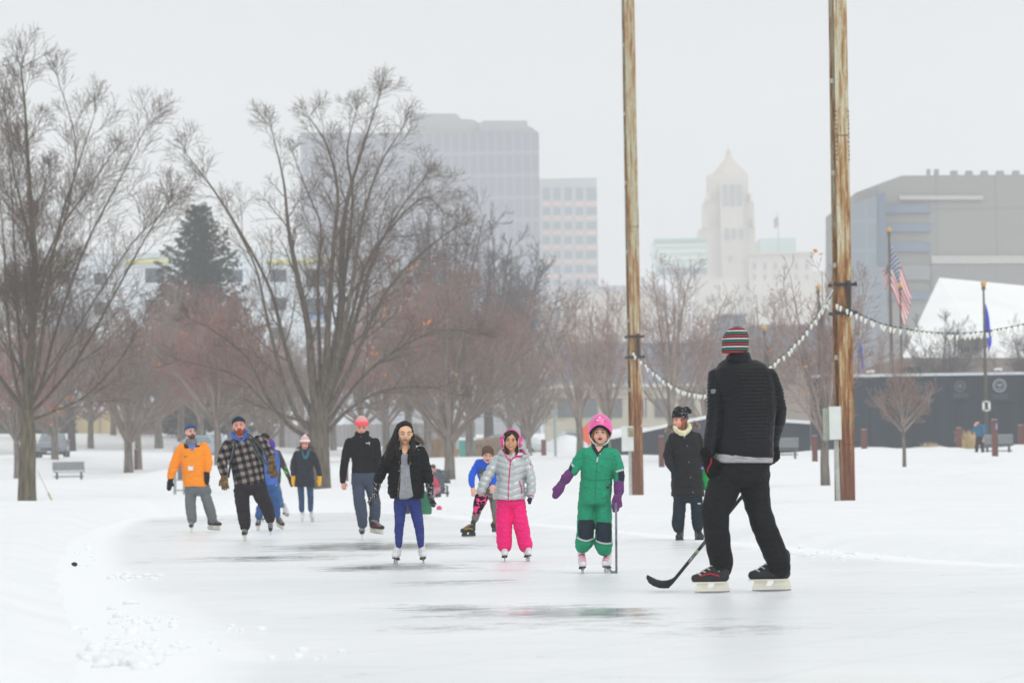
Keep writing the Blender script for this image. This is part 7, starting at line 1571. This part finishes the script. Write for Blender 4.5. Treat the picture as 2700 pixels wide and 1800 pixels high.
hd = cloth('hood_blue', srgb(52, 108, 200), .15, 10); f.garment('hood', [], [[(838, 372, 26, .04), (850, 400, 24, -.02), (880, 425, 18, -.09), (930, 440, 12, -.12)], [(975, 345, 24, .03), (978, 375, 22, -.02), (965, 405, 18, -.08), (940, 435, 12, -.12)], [(840, 370, 26, .05), (900, 375, 30, .12), (970, 350, 26, .05)]], hd, .009, 3, wrinkle(.005, 14), bodyfill=0)
Zq = Zo
f.strip('zip', [Zq(1615, 600), Zq(1640, 700), Zq(1690, 880), Zq(1740, 1080), Zq(1775, 1250), ((1020, 850)), ((1026, 900))], 5, mat('zip_gold', srgb(120, 94, 44), .4), off=.006)
# cords slung over his shoulders
cb = mat('strap_rubber', srgb(30, 34, 36), .35, .2, 9, spec=.5); ch = mat('strap_edge', srgb(110, 122, 124), .4, .1)
for j, (pl2, w2) in enumerate((([Zq(1480, 560), Zq(1470, 700), Zq(1440, 850), Zq(1400, 1000), Zq(1370, 1180), (795, 790), (790, 820)], 26), ([Zq(1745, 420), Zq(1830, 500), Zq(1930, 700), Zq(2050, 900), Zq(2150, 1060), Zq(2180, 1080)], 22), ([Zq(1760, 430), Zq(1900, 540), Zq(2040, 700), Zq(2120, 850), Zq(2150, 960)], 24), ([Zq(1750, 440), Zq(1840, 620), Zq(1920, 800), Zq(2040, 980), Zq(2140, 1070)], 16))):
    pts_ = []
    for a in curve_pts([Vector((u, v, 0)) for u, v in pl2], 4):
        h, d = f.hit(a.x, a.y); pts_.append((h if h is not None else f.p(a.x, a.y, -.14)) - (d * .018))
    mb = MB(); mb.tube(pts_, w2 * f.m * .5, 8); o = mb.build('hockey_bag_strap' if j == 0 else 'strap', cb, f.root, True); mb = MB(); mb.tube([p - Vector((.012, .022, 0)) for p in pts_], .004, 5); mb.build('strap_edge', ch, o)
cam_g = cloth('glove_camo', srgb(62, 44, 26), .3, 30, col2=srgb(140, 112, 72)); cam_g.node_tree.nodes['Noise Texture'].inputs['Scale'].default_value = 22
f.hand(P(748, 805, -.16), P(756, 905, -.2), cam_g, size=1.2, curl=.7, side=-1, cuff=.35, disp=wrinkle(.006, 20)); f.hand(P(1245, 672, -.1), P(1262, 790, -.14), cam_g, size=1.3, curl=.8, side=-1, cuff=.35, disp=wrinkle(.006, 20))
f.skate(962, 1470, -2, 'hockey', 1.0); f.skate(1228, 1386, 4, 'hockey', .9, ground=False, pitch=22, dy=.20)
# ------------------------------------------------------------------ person in blue just behind him
D = 67.2
f = Fig(640, 1110, 5.057, D, 'person in blue jacket and jeans half hidden behind the man in plaid, black shiny cap', (350, 1440)); f.root['label'] = 'person in blue jacket, black cap and grey gloves half hidden behind the man in plaid'; P = f.p
bj = cloth('jacket_blue', srgb(64, 106, 188), .12, 6); dj = cloth('denim_blue', srgb(40, 84, 140), .2, 9)
f.garment('jacket', [(240, 330, 370, .09), (205, 420, 410, .13), (200, 450, 500, .15), (220, 460, 640, .15), (270, 465, 760, .15), (300, 465, 850, .15)], [[(225, 430, 55), (200, 560, 50), (205, 680, 44), (230, 780, 36)], [(425, 440, 52), (450, 560, 48), (440, 680, 44, -.05), (425, 800, 34, -.08)]], bj, .012, 3, wrinkle(.008, 8))
f.trousers('jeans', [(300, 460, 820, .12), (295, 468, 870, .14), (290, 470, 920, .13)], [[(340, 920, 76), (290, 1040, 66), (235, 1170, 56), (210, 1290, 52)], [(405, 920, 70), (420, 1040, 64), (440, 1160, 60), (462, 1270, 50)]], dj, .012, wrinkle(.010, 8, (1, 1, 2.2), 3.5))
f.head(282, 252, .235, 62, 8, 0, 0, skin_r, neck=(300, 400, .03), nr=.055); f.finish_body(.010)
f.beanie(cloth('cap_black', srgb(14, 14, 18), .2, 6, .3, .004, 40, .4), 'cap', low=.14, tall=.95, wide=1.12, fold=False, tilt=-8); mb = MB(); g_ = f.hg; mb.loft([(g_(0, -.44, .12), f.hM @ Vector((.26 * f.hh, 0, 0)), f.hM @ Vector((0, .20 * f.hh, 0))), (g_(0, -.44, .16), f.hM @ Vector((.24 * f.hh, 0, 0)), f.hM @ Vector((0, .18 * f.hh, 0)))], 20, 2); mb.build('cap_brim', MATS['cap_black'], f.root, True)
f.decal('cap_patch', [(212, 190), (238, 158), (246, 170), (228, 215), (214, 218)], mat('cap_silver', srgb(190, 198, 200), .3), .004)
f.hand(P(422, 815, -.08), P(410, 930, -.1), cloth('glove_grey', srgb(150, 156, 160), .1, 14), size=1.05, curl=.4, side=-1, cuff=.2)
f.skate(206, 1455, -6, 'hockey', .98); f.skate(500, 1425, 30, 'hockey', .98, ground=False, pitch=14, roll=-8, dy=.15)
# ------------------------------------------------------------------ person with the purple hood behind
D = 80.5
f = Fig(640, 1110, 5.057, D, 'person with purple hood, dark brown jacket, jeans and white skates, behind the one in blue', (440, 1300)); P = f.p
br = cloth('jacket_brown', srgb(62, 56, 58), .2, 6); pu = cloth('hood_purple', srgb(78, 46, 160), .15, 8); dj2 = cloth('denim_faded', srgb(62, 104, 152), .25, 8)
f.garment('jacket', [(350, 420, 365, .09), (330, 470, 400, .13), (325, 500, 480, .15), (330, 505, 600, .155), (335, 512, 720, .16), (340, 500, 830, .16)], [[(465, 430, 46), (510, 520, 42), (545, 590, 36, -.03), (590, 690, 30, -.05), (625, 770, 24, -.06)], [(350, 440, 46), (325, 560, 42), (320, 680, 36)]], br, .013, 3, wrinkle(.008, 8))
f.strip('arm_stripe', [(540, 650), (570, 680), (598, 692)], 18, mat('stripe_green', srgb(52, 208, 60), .5), off=.01); f.strip('arm_stripe', [(560, 604), (582, 624)], 10, mat('stripe_green', srgb(52, 208, 60), .5), off=.01); f.strip('side_stripe', [(508, 720), (506, 790)], 10, mat('stripe_green', srgb(52, 208, 60), .5), off=.01)
f.trousers('jeans', [(350, 490, 800, .12), (345, 498, 850, .14), (345, 505, 900, .13)], [[(400, 900, 56), (360, 1040, 48), (310, 1160, 42), (275, 1250, 36)], [(455, 900, 56), (480, 1000, 48, .05), (505, 1090, 42, .1), (525, 1140, 36, .12)]], dj2, .012, wrinkle(.010, 8, (1, 1, 2.2), 3.5))
f.head(378, 328, .23, 150, 0, 0, 0, skin_r, neck=(390, 420, .02), nr=.05); f.finish_body(.011)
f.loc_mesh('hood', [('e', 0, .10, .06, .42, .47, .50), ('c', (0, .15, -.35), .36, (0, .12, -.5), .38)], pu, .011, 3, wrinkle(.008, 12))
f.hand(P(628, 775, -.06), P(645, 830, -.06), gk, size=.9, mitten=True, cuff=.2); f.skate(572, 1262, 30, 'figure', .98, boot=ski_w, ground=False, pitch=12, dy=.2); f.skate(268, 1340, 10, 'figure', .98, boot=ski_w)
# ------------------------------------------------------------------ woman in the red and white hat
D = 78.5
f = Fig(400, 1050, 3.92, D, 'woman in red and white knit hat, dark parka, jeans and yellow mittens', (1600, 1268)); P = f.p
pk_ = cloth('parka_dark', srgb(30, 37, 48), .18, 6); dn_ = cloth('denim_dark', srgb(36, 66, 104), .25, 10)
f.garment('parka', [(1545, 1625, 530, .08), (1500, 1668, 548, .12), (1478, 1682, 590, .145), (1490, 1672, 660, .15), (1498, 1668, 730, .15), (1480, 1680, 830, .165), (1472, 1686, 912, .17)], [[(1500, 575, 34), (1470, 650, 33), (1458, 720, 30, -.03), (1462, 790, 24, -.05)], [(1662, 575, 34), (1696, 650, 33), (1722, 720, 30, -.03), (1735, 795, 24, -.05)]], pk_, .012, 3, quilt(.15, .008, .007, seed=4))
f.garment('jeans', [], [[(1538, 900, 36), (1548, 1030, 31, -.03), (1550, 1150, 27)], [(1634, 900, 36), (1642, 1030, 31, -.03), (1642, 1145, 26)]], dn_, .011, 3, wrinkle(.006, 10))
f.head(1583, 468, .235, 2, 16, 2, -.02, skin_r, 'closed', neck=(1583, 570, .02), nr=.05); f.finish_body(.010)
hbn = cloth('hair_brown', srgb(70, 42, 34), .3, 20, .6, .003, 90, .2); f.loc_mesh('hair', [('e', 0, .10, .06, .37, .38, .36), ('c', (-.30, -.06, -.05), .09, (-.36, -.14, -.62), .13), ('c', (.30, -.06, -.05), .09, (.34, -.14, -.58), .13), ('c', (-.36, -.14, -.62), .12, (-.22, -.3, -.85), .08), ('c', (.34, -.14, -.58), .11, (.24, -.28, -.8), .07)], hbn, .008, 1, swirl)
fur_ball(f, [P(1500 + 9.3 * i, 520 - 26 * math.sin(math.pi * i / 20) + (8 if i in (0, 20) else 0), .02 + .06 * math.sin(math.pi * i / 20)) for i in range(21)], .022, 700, mat('fur_brown', srgb(120, 96, 76), .95, .3, 20), L=.035)
hr = stripes_mat('hat_red_white', [(srgb(204, 46, 56), 1.0), (srgb(232, 226, 228), 1.0), (srgb(232, 226, 228), .45), (srgb(232, 226, 228), .45), (srgb(232, 226, 228), 1.0), (srgb(232, 226, 228), 1.0)], .034, P(1583, 466).z - f.root.location.z, srgb(214, 84, 92))
f.beanie(hr, low=.14, tall=1.42, wide=1.08, tilt=-10); mb = MB(); mb.ell(f.hg(0, .03, .78), (.11 * f.hh, .11 * f.hh, .08 * f.hh)); mb.build('bobble', mat('bobble_white', srgb(228, 220, 222), .95, .1, 40), f.root, True)
f.decal('scarf_teal', [(1545, 510), (1560, 540), (1580, 600), (1600, 580), (1612, 530), (1640, 512), (1620, 600), (1598, 628), (1570, 620), (1552, 560)], cloth('scarf_teal', srgb(34, 112, 128), .15), .010)
yl = cloth('mitten_yellow', srgb(240, 178, 24), .08, 10); f.hand(P(1464, 812, -.05), P(1464, 885, -.06), yl, 'mitten', 1.0, True, side=1, cuff=.05); f.hand(P(1734, 812, -.05), P(1732, 888, -.06), yl, 'mitten', 1.0, True, side=-1, cuff=.05)
f.skate(1556, 1275, -2, 'hockey', .95, boot=ski_w); f.skate(1664, 1273, 20, 'hockey', .95, boot=ski_w)
# ------------------------------------------------------------------ boy in blue, leaning forward
D = 56.0
f = Fig(1180, 1070, 3.408, D, 'boy in blue', (300, 1165)); f.root['label'] = 'boy in bright blue sweatshirt leaning forward behind the girl in silver'; P = f.p
bb_ = cloth('sweatshirt_blue', srgb(16, 92, 214), .10, 6); gp = cloth('trouser_khaki', srgb(122, 116, 112), .12, 6)
f.garment('sweatshirt', [(300, 400, 478, .09, -.16), (262, 440, 498, .12, -.13), (258, 450, 550, .145, -.08), (268, 445, 620, .15, .0), (285, 442, 680, .15, .08), (310, 440, 728, .14, .15)], [[(282, 505, 34, -.08), (250, 560, 33, -.10), (220, 620, 30, -.14), (215, 680, 27, -.22), (224, 722, 20, -.28)], [(430, 510, 36, -.08), (445, 580, 34, -.1), (440, 650, 30, -.16), (420, 700, 24, -.24)]], bb_, .010, 3, wrinkle(.008, 9))
f.trousers('trousers', [(318, 438, 700, .12, .16), (312, 440, 735, .135, .2), (305, 442, 780, .13, .22)], [[(345, 780, 44, .2), (305, 860, 42, .1), (270, 930, 38, .0), (250, 1000, 34, .05), (240, 1040, 28, .06)], [(410, 780, 44, .2), (422, 880, 40, .12), (428, 950, 34, .1), (430, 1020, 28, .12)]], gp, .011, wrinkle(.007, 9, (1, 1, 2.2), 3.5))
f.head(360, 436, .235, 6, 20, 6, -.26, skin_l, 'open', neck=(355, 530, -.10), nr=.048)
f.hand(P(225, 732, -.28), P(232, 785, -.31), skin_l, tobody=True, size=.8, curl=.8, side=1); f.hand(P(418, 705, -.25), P(405, 750, -.3), skin_l, tobody=True, size=.8, curl=.7, side=-1); f.finish_body(.0085)
f.loc_mesh('hair', [('e', 0, .09, .15, .385, .41, .40), ('e', -.10, -.26, .33, .24, .11, .15), ('e', .14, -.24, .32, .20, .11, .16), ('c', (-.32, -.1, .1), .07, (-.33, -.04, -.1), .05), ('c', (.32, -.1, .1), .07, (.33, -.04, -.1), .05)], cloth('hair_lightbrown', srgb(94, 70, 52), .3, 20, .6, .003, 90, .2), .007, 1, lambda p, n: .006 * mnoise.noise(Vector((p[0] * 50, p[1] * 50, p[2] * 14))))
pr_ = mat('shirt_print', srgb(70, 92, 84), .7, .1); py_ = mat('shirt_print_gold', srgb(150, 140, 84), .7, .1)
f.decal('shirt_print', [(276, 574), (296, 568), (302, 584), (308, 568), (330, 566), (344, 572), (340, 598), (300, 604), (280, 602)], pr_, .005, step=3); f.decal('shirt_print', [(284, 612), (320, 606), (345, 610), (330, 660), (306, 682), (296, 650)], py_, .005, step=3)
yb = mat('skate_yellow', srgb(214, 176, 40), .5); f.skate(190, 1174, -62, 'hockey', .88, boot=ski_b, laces=yb, accent=yb, holder=ski_b, roll=4); f.skate(430, 1135, -18, 'hockey', 1.0, boot=ski_b, laces=yb, accent=yb, holder=ski_b, ground=False, dy=.3)
# ------------------------------------------------------------------ woman in the long dark coat
D = 50.1
f = Fig(1720, 1050, 4.022, D, 'woman in long black down coat and cream scarf standing and looking left', (380, 1495)); P = f.p
ct = cloth('coat_black', srgb(20, 21, 26), .2, 6, .6, .004, 40, .3); tp = cloth('trouser_teal', srgb(18, 38, 50), .2, 6)
xc_ = P(370, 700).x
f.garment('long_coat', [(250, 430, 350, .10), (205, 480, 372, .135), (188, 500, 430, .155), (205, 505, 540, .16), (215, 510, 640, .155), (205, 520, 760, .17), (200, 535, 880, .18), (200, 550, 980, .19), (202, 552, 1035, .19)],
          [[(215, 415, 46), (180, 510, 46), (160, 600, 46, -.03), (180, 690, 44, -.08), (212, 750, 34, -.13)], [(480, 410, 46), (515, 510, 44, .03), (535, 610, 42, .05), (540, 700, 36, .04)]], ct, .0095, 3, quilt(.135, .010, .006, x0=xc_, seed=3, vee=.12))
f.trousers('trousers', [(225, 510, 960, .14), (222, 520, 1010, .15), (222, 528, 1060, .14)], [[(292, 1060, 66), (286, 1180, 66, -.02), (274, 1300, 68), (275, 1395, 62)], [(468, 1060, 64), (472, 1180, 64, -.02), (480, 1300, 64), (488, 1390, 58)]], tp, .010, wrinkle(.009, 8, (1, 1, 2.2), 9.5))
f.head(290, 235, .232, -52, 2, 0, -.02, skin_r, 'closed', neck=(310, 370, .02), nr=.055); f.finish_body(.0085)
f.loc_mesh('hair', [('e', 0, .10, .06, .37, .40, .36), ('c', (.28, .0, .0), .11, (.30, -.02, -.42), .12), ('c', (-.28, .0, .0), .09, (-.30, -.04, -.40), .10), ('c', (0, .35, .0), .14, (0, .34, -.36), .14)], cloth('hair_ginger', srgb(150, 92, 58), .25, 20, .6, .003, 90, .3), .008, 1, swirl)
kh = cloth('hat_pattern', srgb(10, 10, 14), .2, 26, col2=srgb(112, 112, 116)); kh.node_tree.nodes['Color Ramp'].color_ramp.elements[0].position = .56; kh.node_tree.nodes['Color Ramp'].color_ramp.elements[1].position = .60; kh.node_tree.nodes['Mapping'].inputs['Scale'].default_value = (1, 1, 1.6)
f.beanie(kh, low=.12, tall=1.55, wide=1.10, fold=False, tilt=-12); mb = MB(); mb.chain([P(362, 122, .03), P(390, 136, .04), P(406, 150, .05)], [.05, .035, .016]); place(remesh(mb, .008, 2), 'hat_tip', kh, f.root)
cs = cloth('scarf_cream', srgb(226, 220, 180), .06, 12); f.garment('scarf', [], [[(238, 305, 22, -.06), (258, 345, 24, -.12), (305, 372, 24, -.15), (338, 382, 16, -.16)], [(392, 280, 20, -.02), (398, 310, 22, -.07), (375, 345, 24, -.12), (335, 385, 18, -.16)], [(240, 305, 22, .0), (310, 330, 30, .07), (390, 285, 22, .04)], [(262, 340, 16, -.14), (320, 362, 18, -.17), (370, 345, 16, -.15)]], cs, .009, 3, wrinkle(.005, 16), bodyfill=0)
fg = mat('fur_grey', srgb(176, 160, 150), .95, .3, 20); fur_ball(f, [P(162 + 5 * i, 345 - 6 * i, .0) for i in range(9)], .026, 900, fg, L=.034); fur_ball(f, [P(440 + 5 * i, 262 + 5 * i, .02) for i in range(9)], .025, 800, fg, seed=4, L=.034)
for u, v in ((368, 503), (386, 675), (405, 835), (433, 994), (213, 365)): f.decal('snap_button', oval(u, v, 6, 6, 8), snap, .006, step=3)
f.strip('placket', [(338, 410), (355, 500), (375, 680), (385, 850), (408, 1020)], 4, cloth('coat_seam', srgb(8, 8, 12), .1), off=.005); f.decal('zip_pull', [(334, 402), (346, 402), (346, 420), (336, 420)], snap, .008)
f.hand(P(218, 762, -.14), P(262, 840, -.17), cloth('glove_tealblack', srgb(14, 30, 38), .2), size=1.08, curl=.75, side=1, cuff=.25); f.hand(P(540, 712, .04), P(545, 780, .04), cloth('glove_tealblack', srgb(14, 30, 38), .2), size=1.0, curl=.8, side=-1, cuff=.25)
f.skate(290, 1503, -8, 'shoe', 1.0, boot=ski_b); f.skate(498, 1503, 8, 'shoe', 1.0, boot=ski_b)
f.decal('cuff_mark', [(478, 1106), (515, 1108), (512, 1122), (482, 1118)], lw, .012)
t = thing('shopping_bag', P(550, 940, .12), 'green and lilac cloth bag hanging from the hand of the woman in the long coat', 'bag'); mb = MB()
mb.loft([(P(556, 975, .10), Vector((.02, 0, 0)), Vector((0, .08, 0))), (P(556, 900, .10), Vector((.075, 0, 0)), Vector((0, .12, 0))), (P(556, 820, .10), Vector((.09, 0, 0)), Vector((0, .12, 0))), (P(552, 760, .10), Vector((.075, 0, 0)), Vector((0, .09, 0)))], 20, 2.4); mb.build('bag_body', cloth('bag_green', srgb(20, 150, 70), .15), t, True)
mb = MB(); mb.prism([P(508, 745, .0), P(530, 700, .0), P(530, 640, .0), P(560, 640, .0), P(560, 760, .0), P(530, 752, .0)], (0, .05, 0)); mb.build('bag_flap', cloth('bag_lilac', srgb(142, 146, 226), .1), t); mb = MB(); mb.tube([P(530, 770, .08), P(520, 700, .06), P(520, 600, .05)], .008, 6); mb.build('bag_strap', MATS['bag_green'], t)
# ------------------------------------------------------------------ people farther off
D = 165
f = Fig(2380, 1080, 7.35, D, 'distant walker in teal jacket and dark cap by the dark wall, hand at ear', (1470, 690)); P = f.p
tl = cloth('jacket_teal', srgb(22, 104, 142), .1, 3); f.garment('jacket', [(1410, 1520, 275, .10), (1390, 1580, 310, .14), (1405, 1600, 380, .16), (1410, 1600, 450, .16), (1412, 1596, 515, .16)], [[(1410, 320, 34), (1375, 400, 34), (1395, 370, 28, -.2), (1412, 330, 24, -.25)], [(1575, 320, 36), (1595, 400, 34), (1575, 480, 26)]], tl, .02, 2)
f.garment('trousers', [(1425, 1560, 500, .12), (1425, 1565, 560, .13)], [[(1455, 560, 44), (1440, 700, 38), (1430, 860, 32)], [(1530, 560, 44), (1545, 700, 38), (1555, 860, 32)]], cloth('trouser_navyfar', srgb(34, 40, 56), .1), .022, 2); f.head(1445, 245, .24, -40, 4, 0, -.05, skin_r, neck=(1460, 320), nr=.055)
f.hand(P(1412, 325, -.25), P(1412, 268, -.22), skin_r, tobody=True, size=1, curl=.4, vox=.01); f.hand(P(1570, 490), P(1562, 545), skin_r, tobody=True, size=1, curl=.5); f.finish_body(.012); f.beanie(cloth('cap_dark', srgb(30, 30, 36), .1), low=.15, fold=False, wide=1.06, tilt=-10)
f.strip('bag_strap', [(1505, 300), (1530, 400), (1555, 500)], 14, dark_m, off=.02); f.root.location = f.root.location
t = thing('paper_bag', P(1556, 600, -.05), 'small tan bag in the hand of the distant walker in teal', 'bag'); mb = MB(); mb.loft([(P(1556, 628, -.05), Vector((.07, 0, 0)), Vector((0, .05, 0))), (P(1558, 580, -.05), Vector((.06, 0, 0)), Vector((0, .045, 0))), (P(1562, 535, -.05), Vector((.02, 0, 0)), Vector((0, .02, 0)))], 12, 3); mb.build('bag_body', mat('bag_tan', srgb(176, 150, 118), .8), t)
D = 117
f = Fig(1040, 1180, 7.84, D, 'dark haired person in grey hoodie hunched on the bench right of the long haired girl', (900, 1040)); P = f.p
hg = cloth('hoodie_grey', srgb(84, 94, 106), .12, 4); f.garment('hoodie', [(800, 900, 500, .12, -.1), (800, 985, 540, .16, -.05), (820, 1010, 640, .18), (860, 1030, 740, .18), (890, 1040, 830, .18)], [[(830, 560, 50, -.15), (860, 680, 46, -.25), (800, 760, 40, -.35)], [(960, 560, 52, .1), (960, 700, 48, .0), (860, 790, 40, -.2)]], hg, .016, 3, wrinkle(.01, 7)); f.loc = None
f.head(790, 430, .24, -58, 26, 0, -.1, skin_r, neck=(850, 540), nr=.055); f.garment('jeans', [], [[(970, 860, 70, .1), (900, 880, 60, -.1), (830, 890, 52, -.25), (820, 980, 44, -.25), (830, 1035, 36, -.25)], [(990, 860, 70, .25), (930, 880, 60, .2), (900, 900, 50, .2), (895, 1000, 42, .2)]], cloth('denim_far', srgb(58, 96, 132), .15), .018, 3)
f.finish_body(.012); f.loc_mesh('hair', [('e', 0, .10, .14, .37, .40, .39)], cloth('hair_dark', srgb(44, 30, 28), .3), .01, 1); f.garment('hood_bunch', [], [[(880, 470, 44, .05), (930, 480, 42, .08)]], hg, .016, 3, bodyfill=0)
f.skate(880, 1048, -70, 'shoe', 1.05, boot=ski_b, ground=False)
f = Fig(1040, 1180, 7.84, 116.2, 'person in red jacket stooping in front of the grey hoodie at the bench', (800, 1050)); P = f.p
rj = cloth('jacket_red', srgb(196, 54, 84), .12, 4); f.garment('jacket', [(700, 800, 560, .12, -.1), (690, 850, 620, .16), (710, 900, 700, .18), (760, 945, 780, .18), (800, 955, 815, .17)], [[(720, 620, 44, -.1), (690, 720, 40, -.2), (700, 800, 34, -.25)], [(800, 640, 44, -.1), (790, 740, 40, -.2), (780, 820, 34, -.25)]], rj, .016, 3, wrinkle(.008, 8))
f.garment('trousers', [(800, 952, 805, .16), (805, 955, 880, .15)], [[(850, 870, 60), (800, 930, 50, -.15), (805, 1040, 40)], [(900, 870, 60), (880, 950, 48, .1), (890, 1040, 40, .1)]], cloth('trouser_rose', srgb(196, 132, 152), .1), .018, 3)
f.head(690, 540, .23, -70, 40, 0, -.15, skin_r, neck=(740, 600), nr=.05); f.finish_body(.012); f.loc_mesh('hair', [('e', 0, .10, .12, .37, .40, .40)], cloth('hair_far', srgb(84, 60, 50), .3), .01, 1)
f.skate(800, 1052, -60, 'shoe', 1.0, boot=ski_b, ground=False); f.skate(880, 1052, -60, 'shoe', 1.0, boot=ski_b, ground=False)
P = lambda u, v, dy=0: W(1040 + u / 7.84, 1180 + v / 7.84, 86 + dy)
t = thing('kit_bag', P(640, 1365), 'bulky green bag standing on the snow right behind the long haired girl', 'bag'); gb = cloth('bag_darkgreen', srgb(26, 110, 78), .15, 3)
mb = MB(); mb.loft([(P(645, 1368), Vector((.125, 0, 0)), Vector((0, .14, 0))), (P(648, 1250), Vector((.13, 0, 0)), Vector((0, .16, 0))), (P(645, 1080), Vector((.12, 0, 0)), Vector((0, .16, 0))), (P(640, 960), Vector((.10, 0, 0)), Vector((0, .13, 0))), (P(630, 900), Vector((.05, 0, 0)), Vector((0, .06, 0)))], 24, 2.6); place(remesh(mb, .015, 4, .5, wrinkle(.012, 7, (1, 1, .6))), 'bag_body', gb, t)
mb = MB(); mb.prism([P(700, 1200, -.1), P(770, 1200, -.1), P(755, 1335, -.1), P(680, 1250, -.1)], (0, .1, 0)); mb.build('bag_flap', gb, t); mb = MB(); mb.tube([P(600, 930, -.15), P(570, 1000, -.2), P(575, 1150, -.2)], .014, 6); mb.build('strap', gb, t)
t = thing('kit_bag', P(265, 1365), 'small dark blue and maroon bag glimpsed between the legs of the long haired girl', 'bag'); mb = MB(); mb.loft([(P(265, 1366), Vector((.06, 0, 0)), Vector((0, .1, 0))), (P(268, 1260), Vector((.065, 0, 0)), Vector((0, .1, 0))), (P(262, 1180), Vector((.04, 0, 0)), Vector((0, .07, 0)))], 20, 2.6); mb.build('bag_body', cloth('bag_navy', srgb(36, 48, 84), .2), t, True); mb = MB(); mb.ell(P(268, 1190, -.05), (.05, .06, .05)); mb.build('bag_lid', cloth('bag_maroon', srgb(84, 34, 56), .2), t, True)
t = thing('woolly_hat', P(925, 1245, 5), 'small pink hat lying on the snow right of the green bag', 'hat'); mb = MB(); c = P(925, 1238, 4); mb.loft([(c + Vector((0, 0, -.05)), Vector((.06, 0, 0)), Vector((0, .06, 0))), (c, Vector((.065, 0, 0)), Vector((0, .06, 0))), (c + Vector((0, 0, .05)), Vector((.03, 0, 0)), Vector((0, .03, 0)))], 14, 2); mb.build('knit', cloth('knit_pink', srgb(236, 70, 120), .1), t, True)
c = ICE(197, 1486, .03); t = thing('dark_stone', c, 'small dark stone at the left edge of the ice', 'stone'); mb = MB(); mb.ell(c, (.035, .035, .022)); mb.v = [tuple(Vector(v) + Vector((mnoise.noise(Vector(v) * 18),) * 3) * .01) for v in mb.v]; mb.build('stone', mat('stone_dark', srgb(60, 50, 44), .9, .3, 30), t, True)
# ------------------------------------------------------------------ fog
def make_haze():
    mb = MB(); mb.box((0, 700, 73), (2700, 1560, 150)); m = bpy.data.materials.new('haze'); m.use_nodes = True; N = m.node_tree.nodes; L = m.node_tree.links; N.clear()
    o = N.new('ShaderNodeOutputMaterial'); v = N.new('ShaderNodeVolumePrincipled'); v.inputs['Color'].default_value = (1.0, 1.0, 1.0, 1); v.inputs['Density'].default_value = HAZE; v.inputs['Anisotropy'].default_value = 0.0
    L.new(v.outputs[0], o.inputs['Volume']); h = mb.build('haze', m); tag(h, 'pale winter fog filling the air between park and city', 'fog', kind='stuff')
HAZE = 0.00078
make_haze()
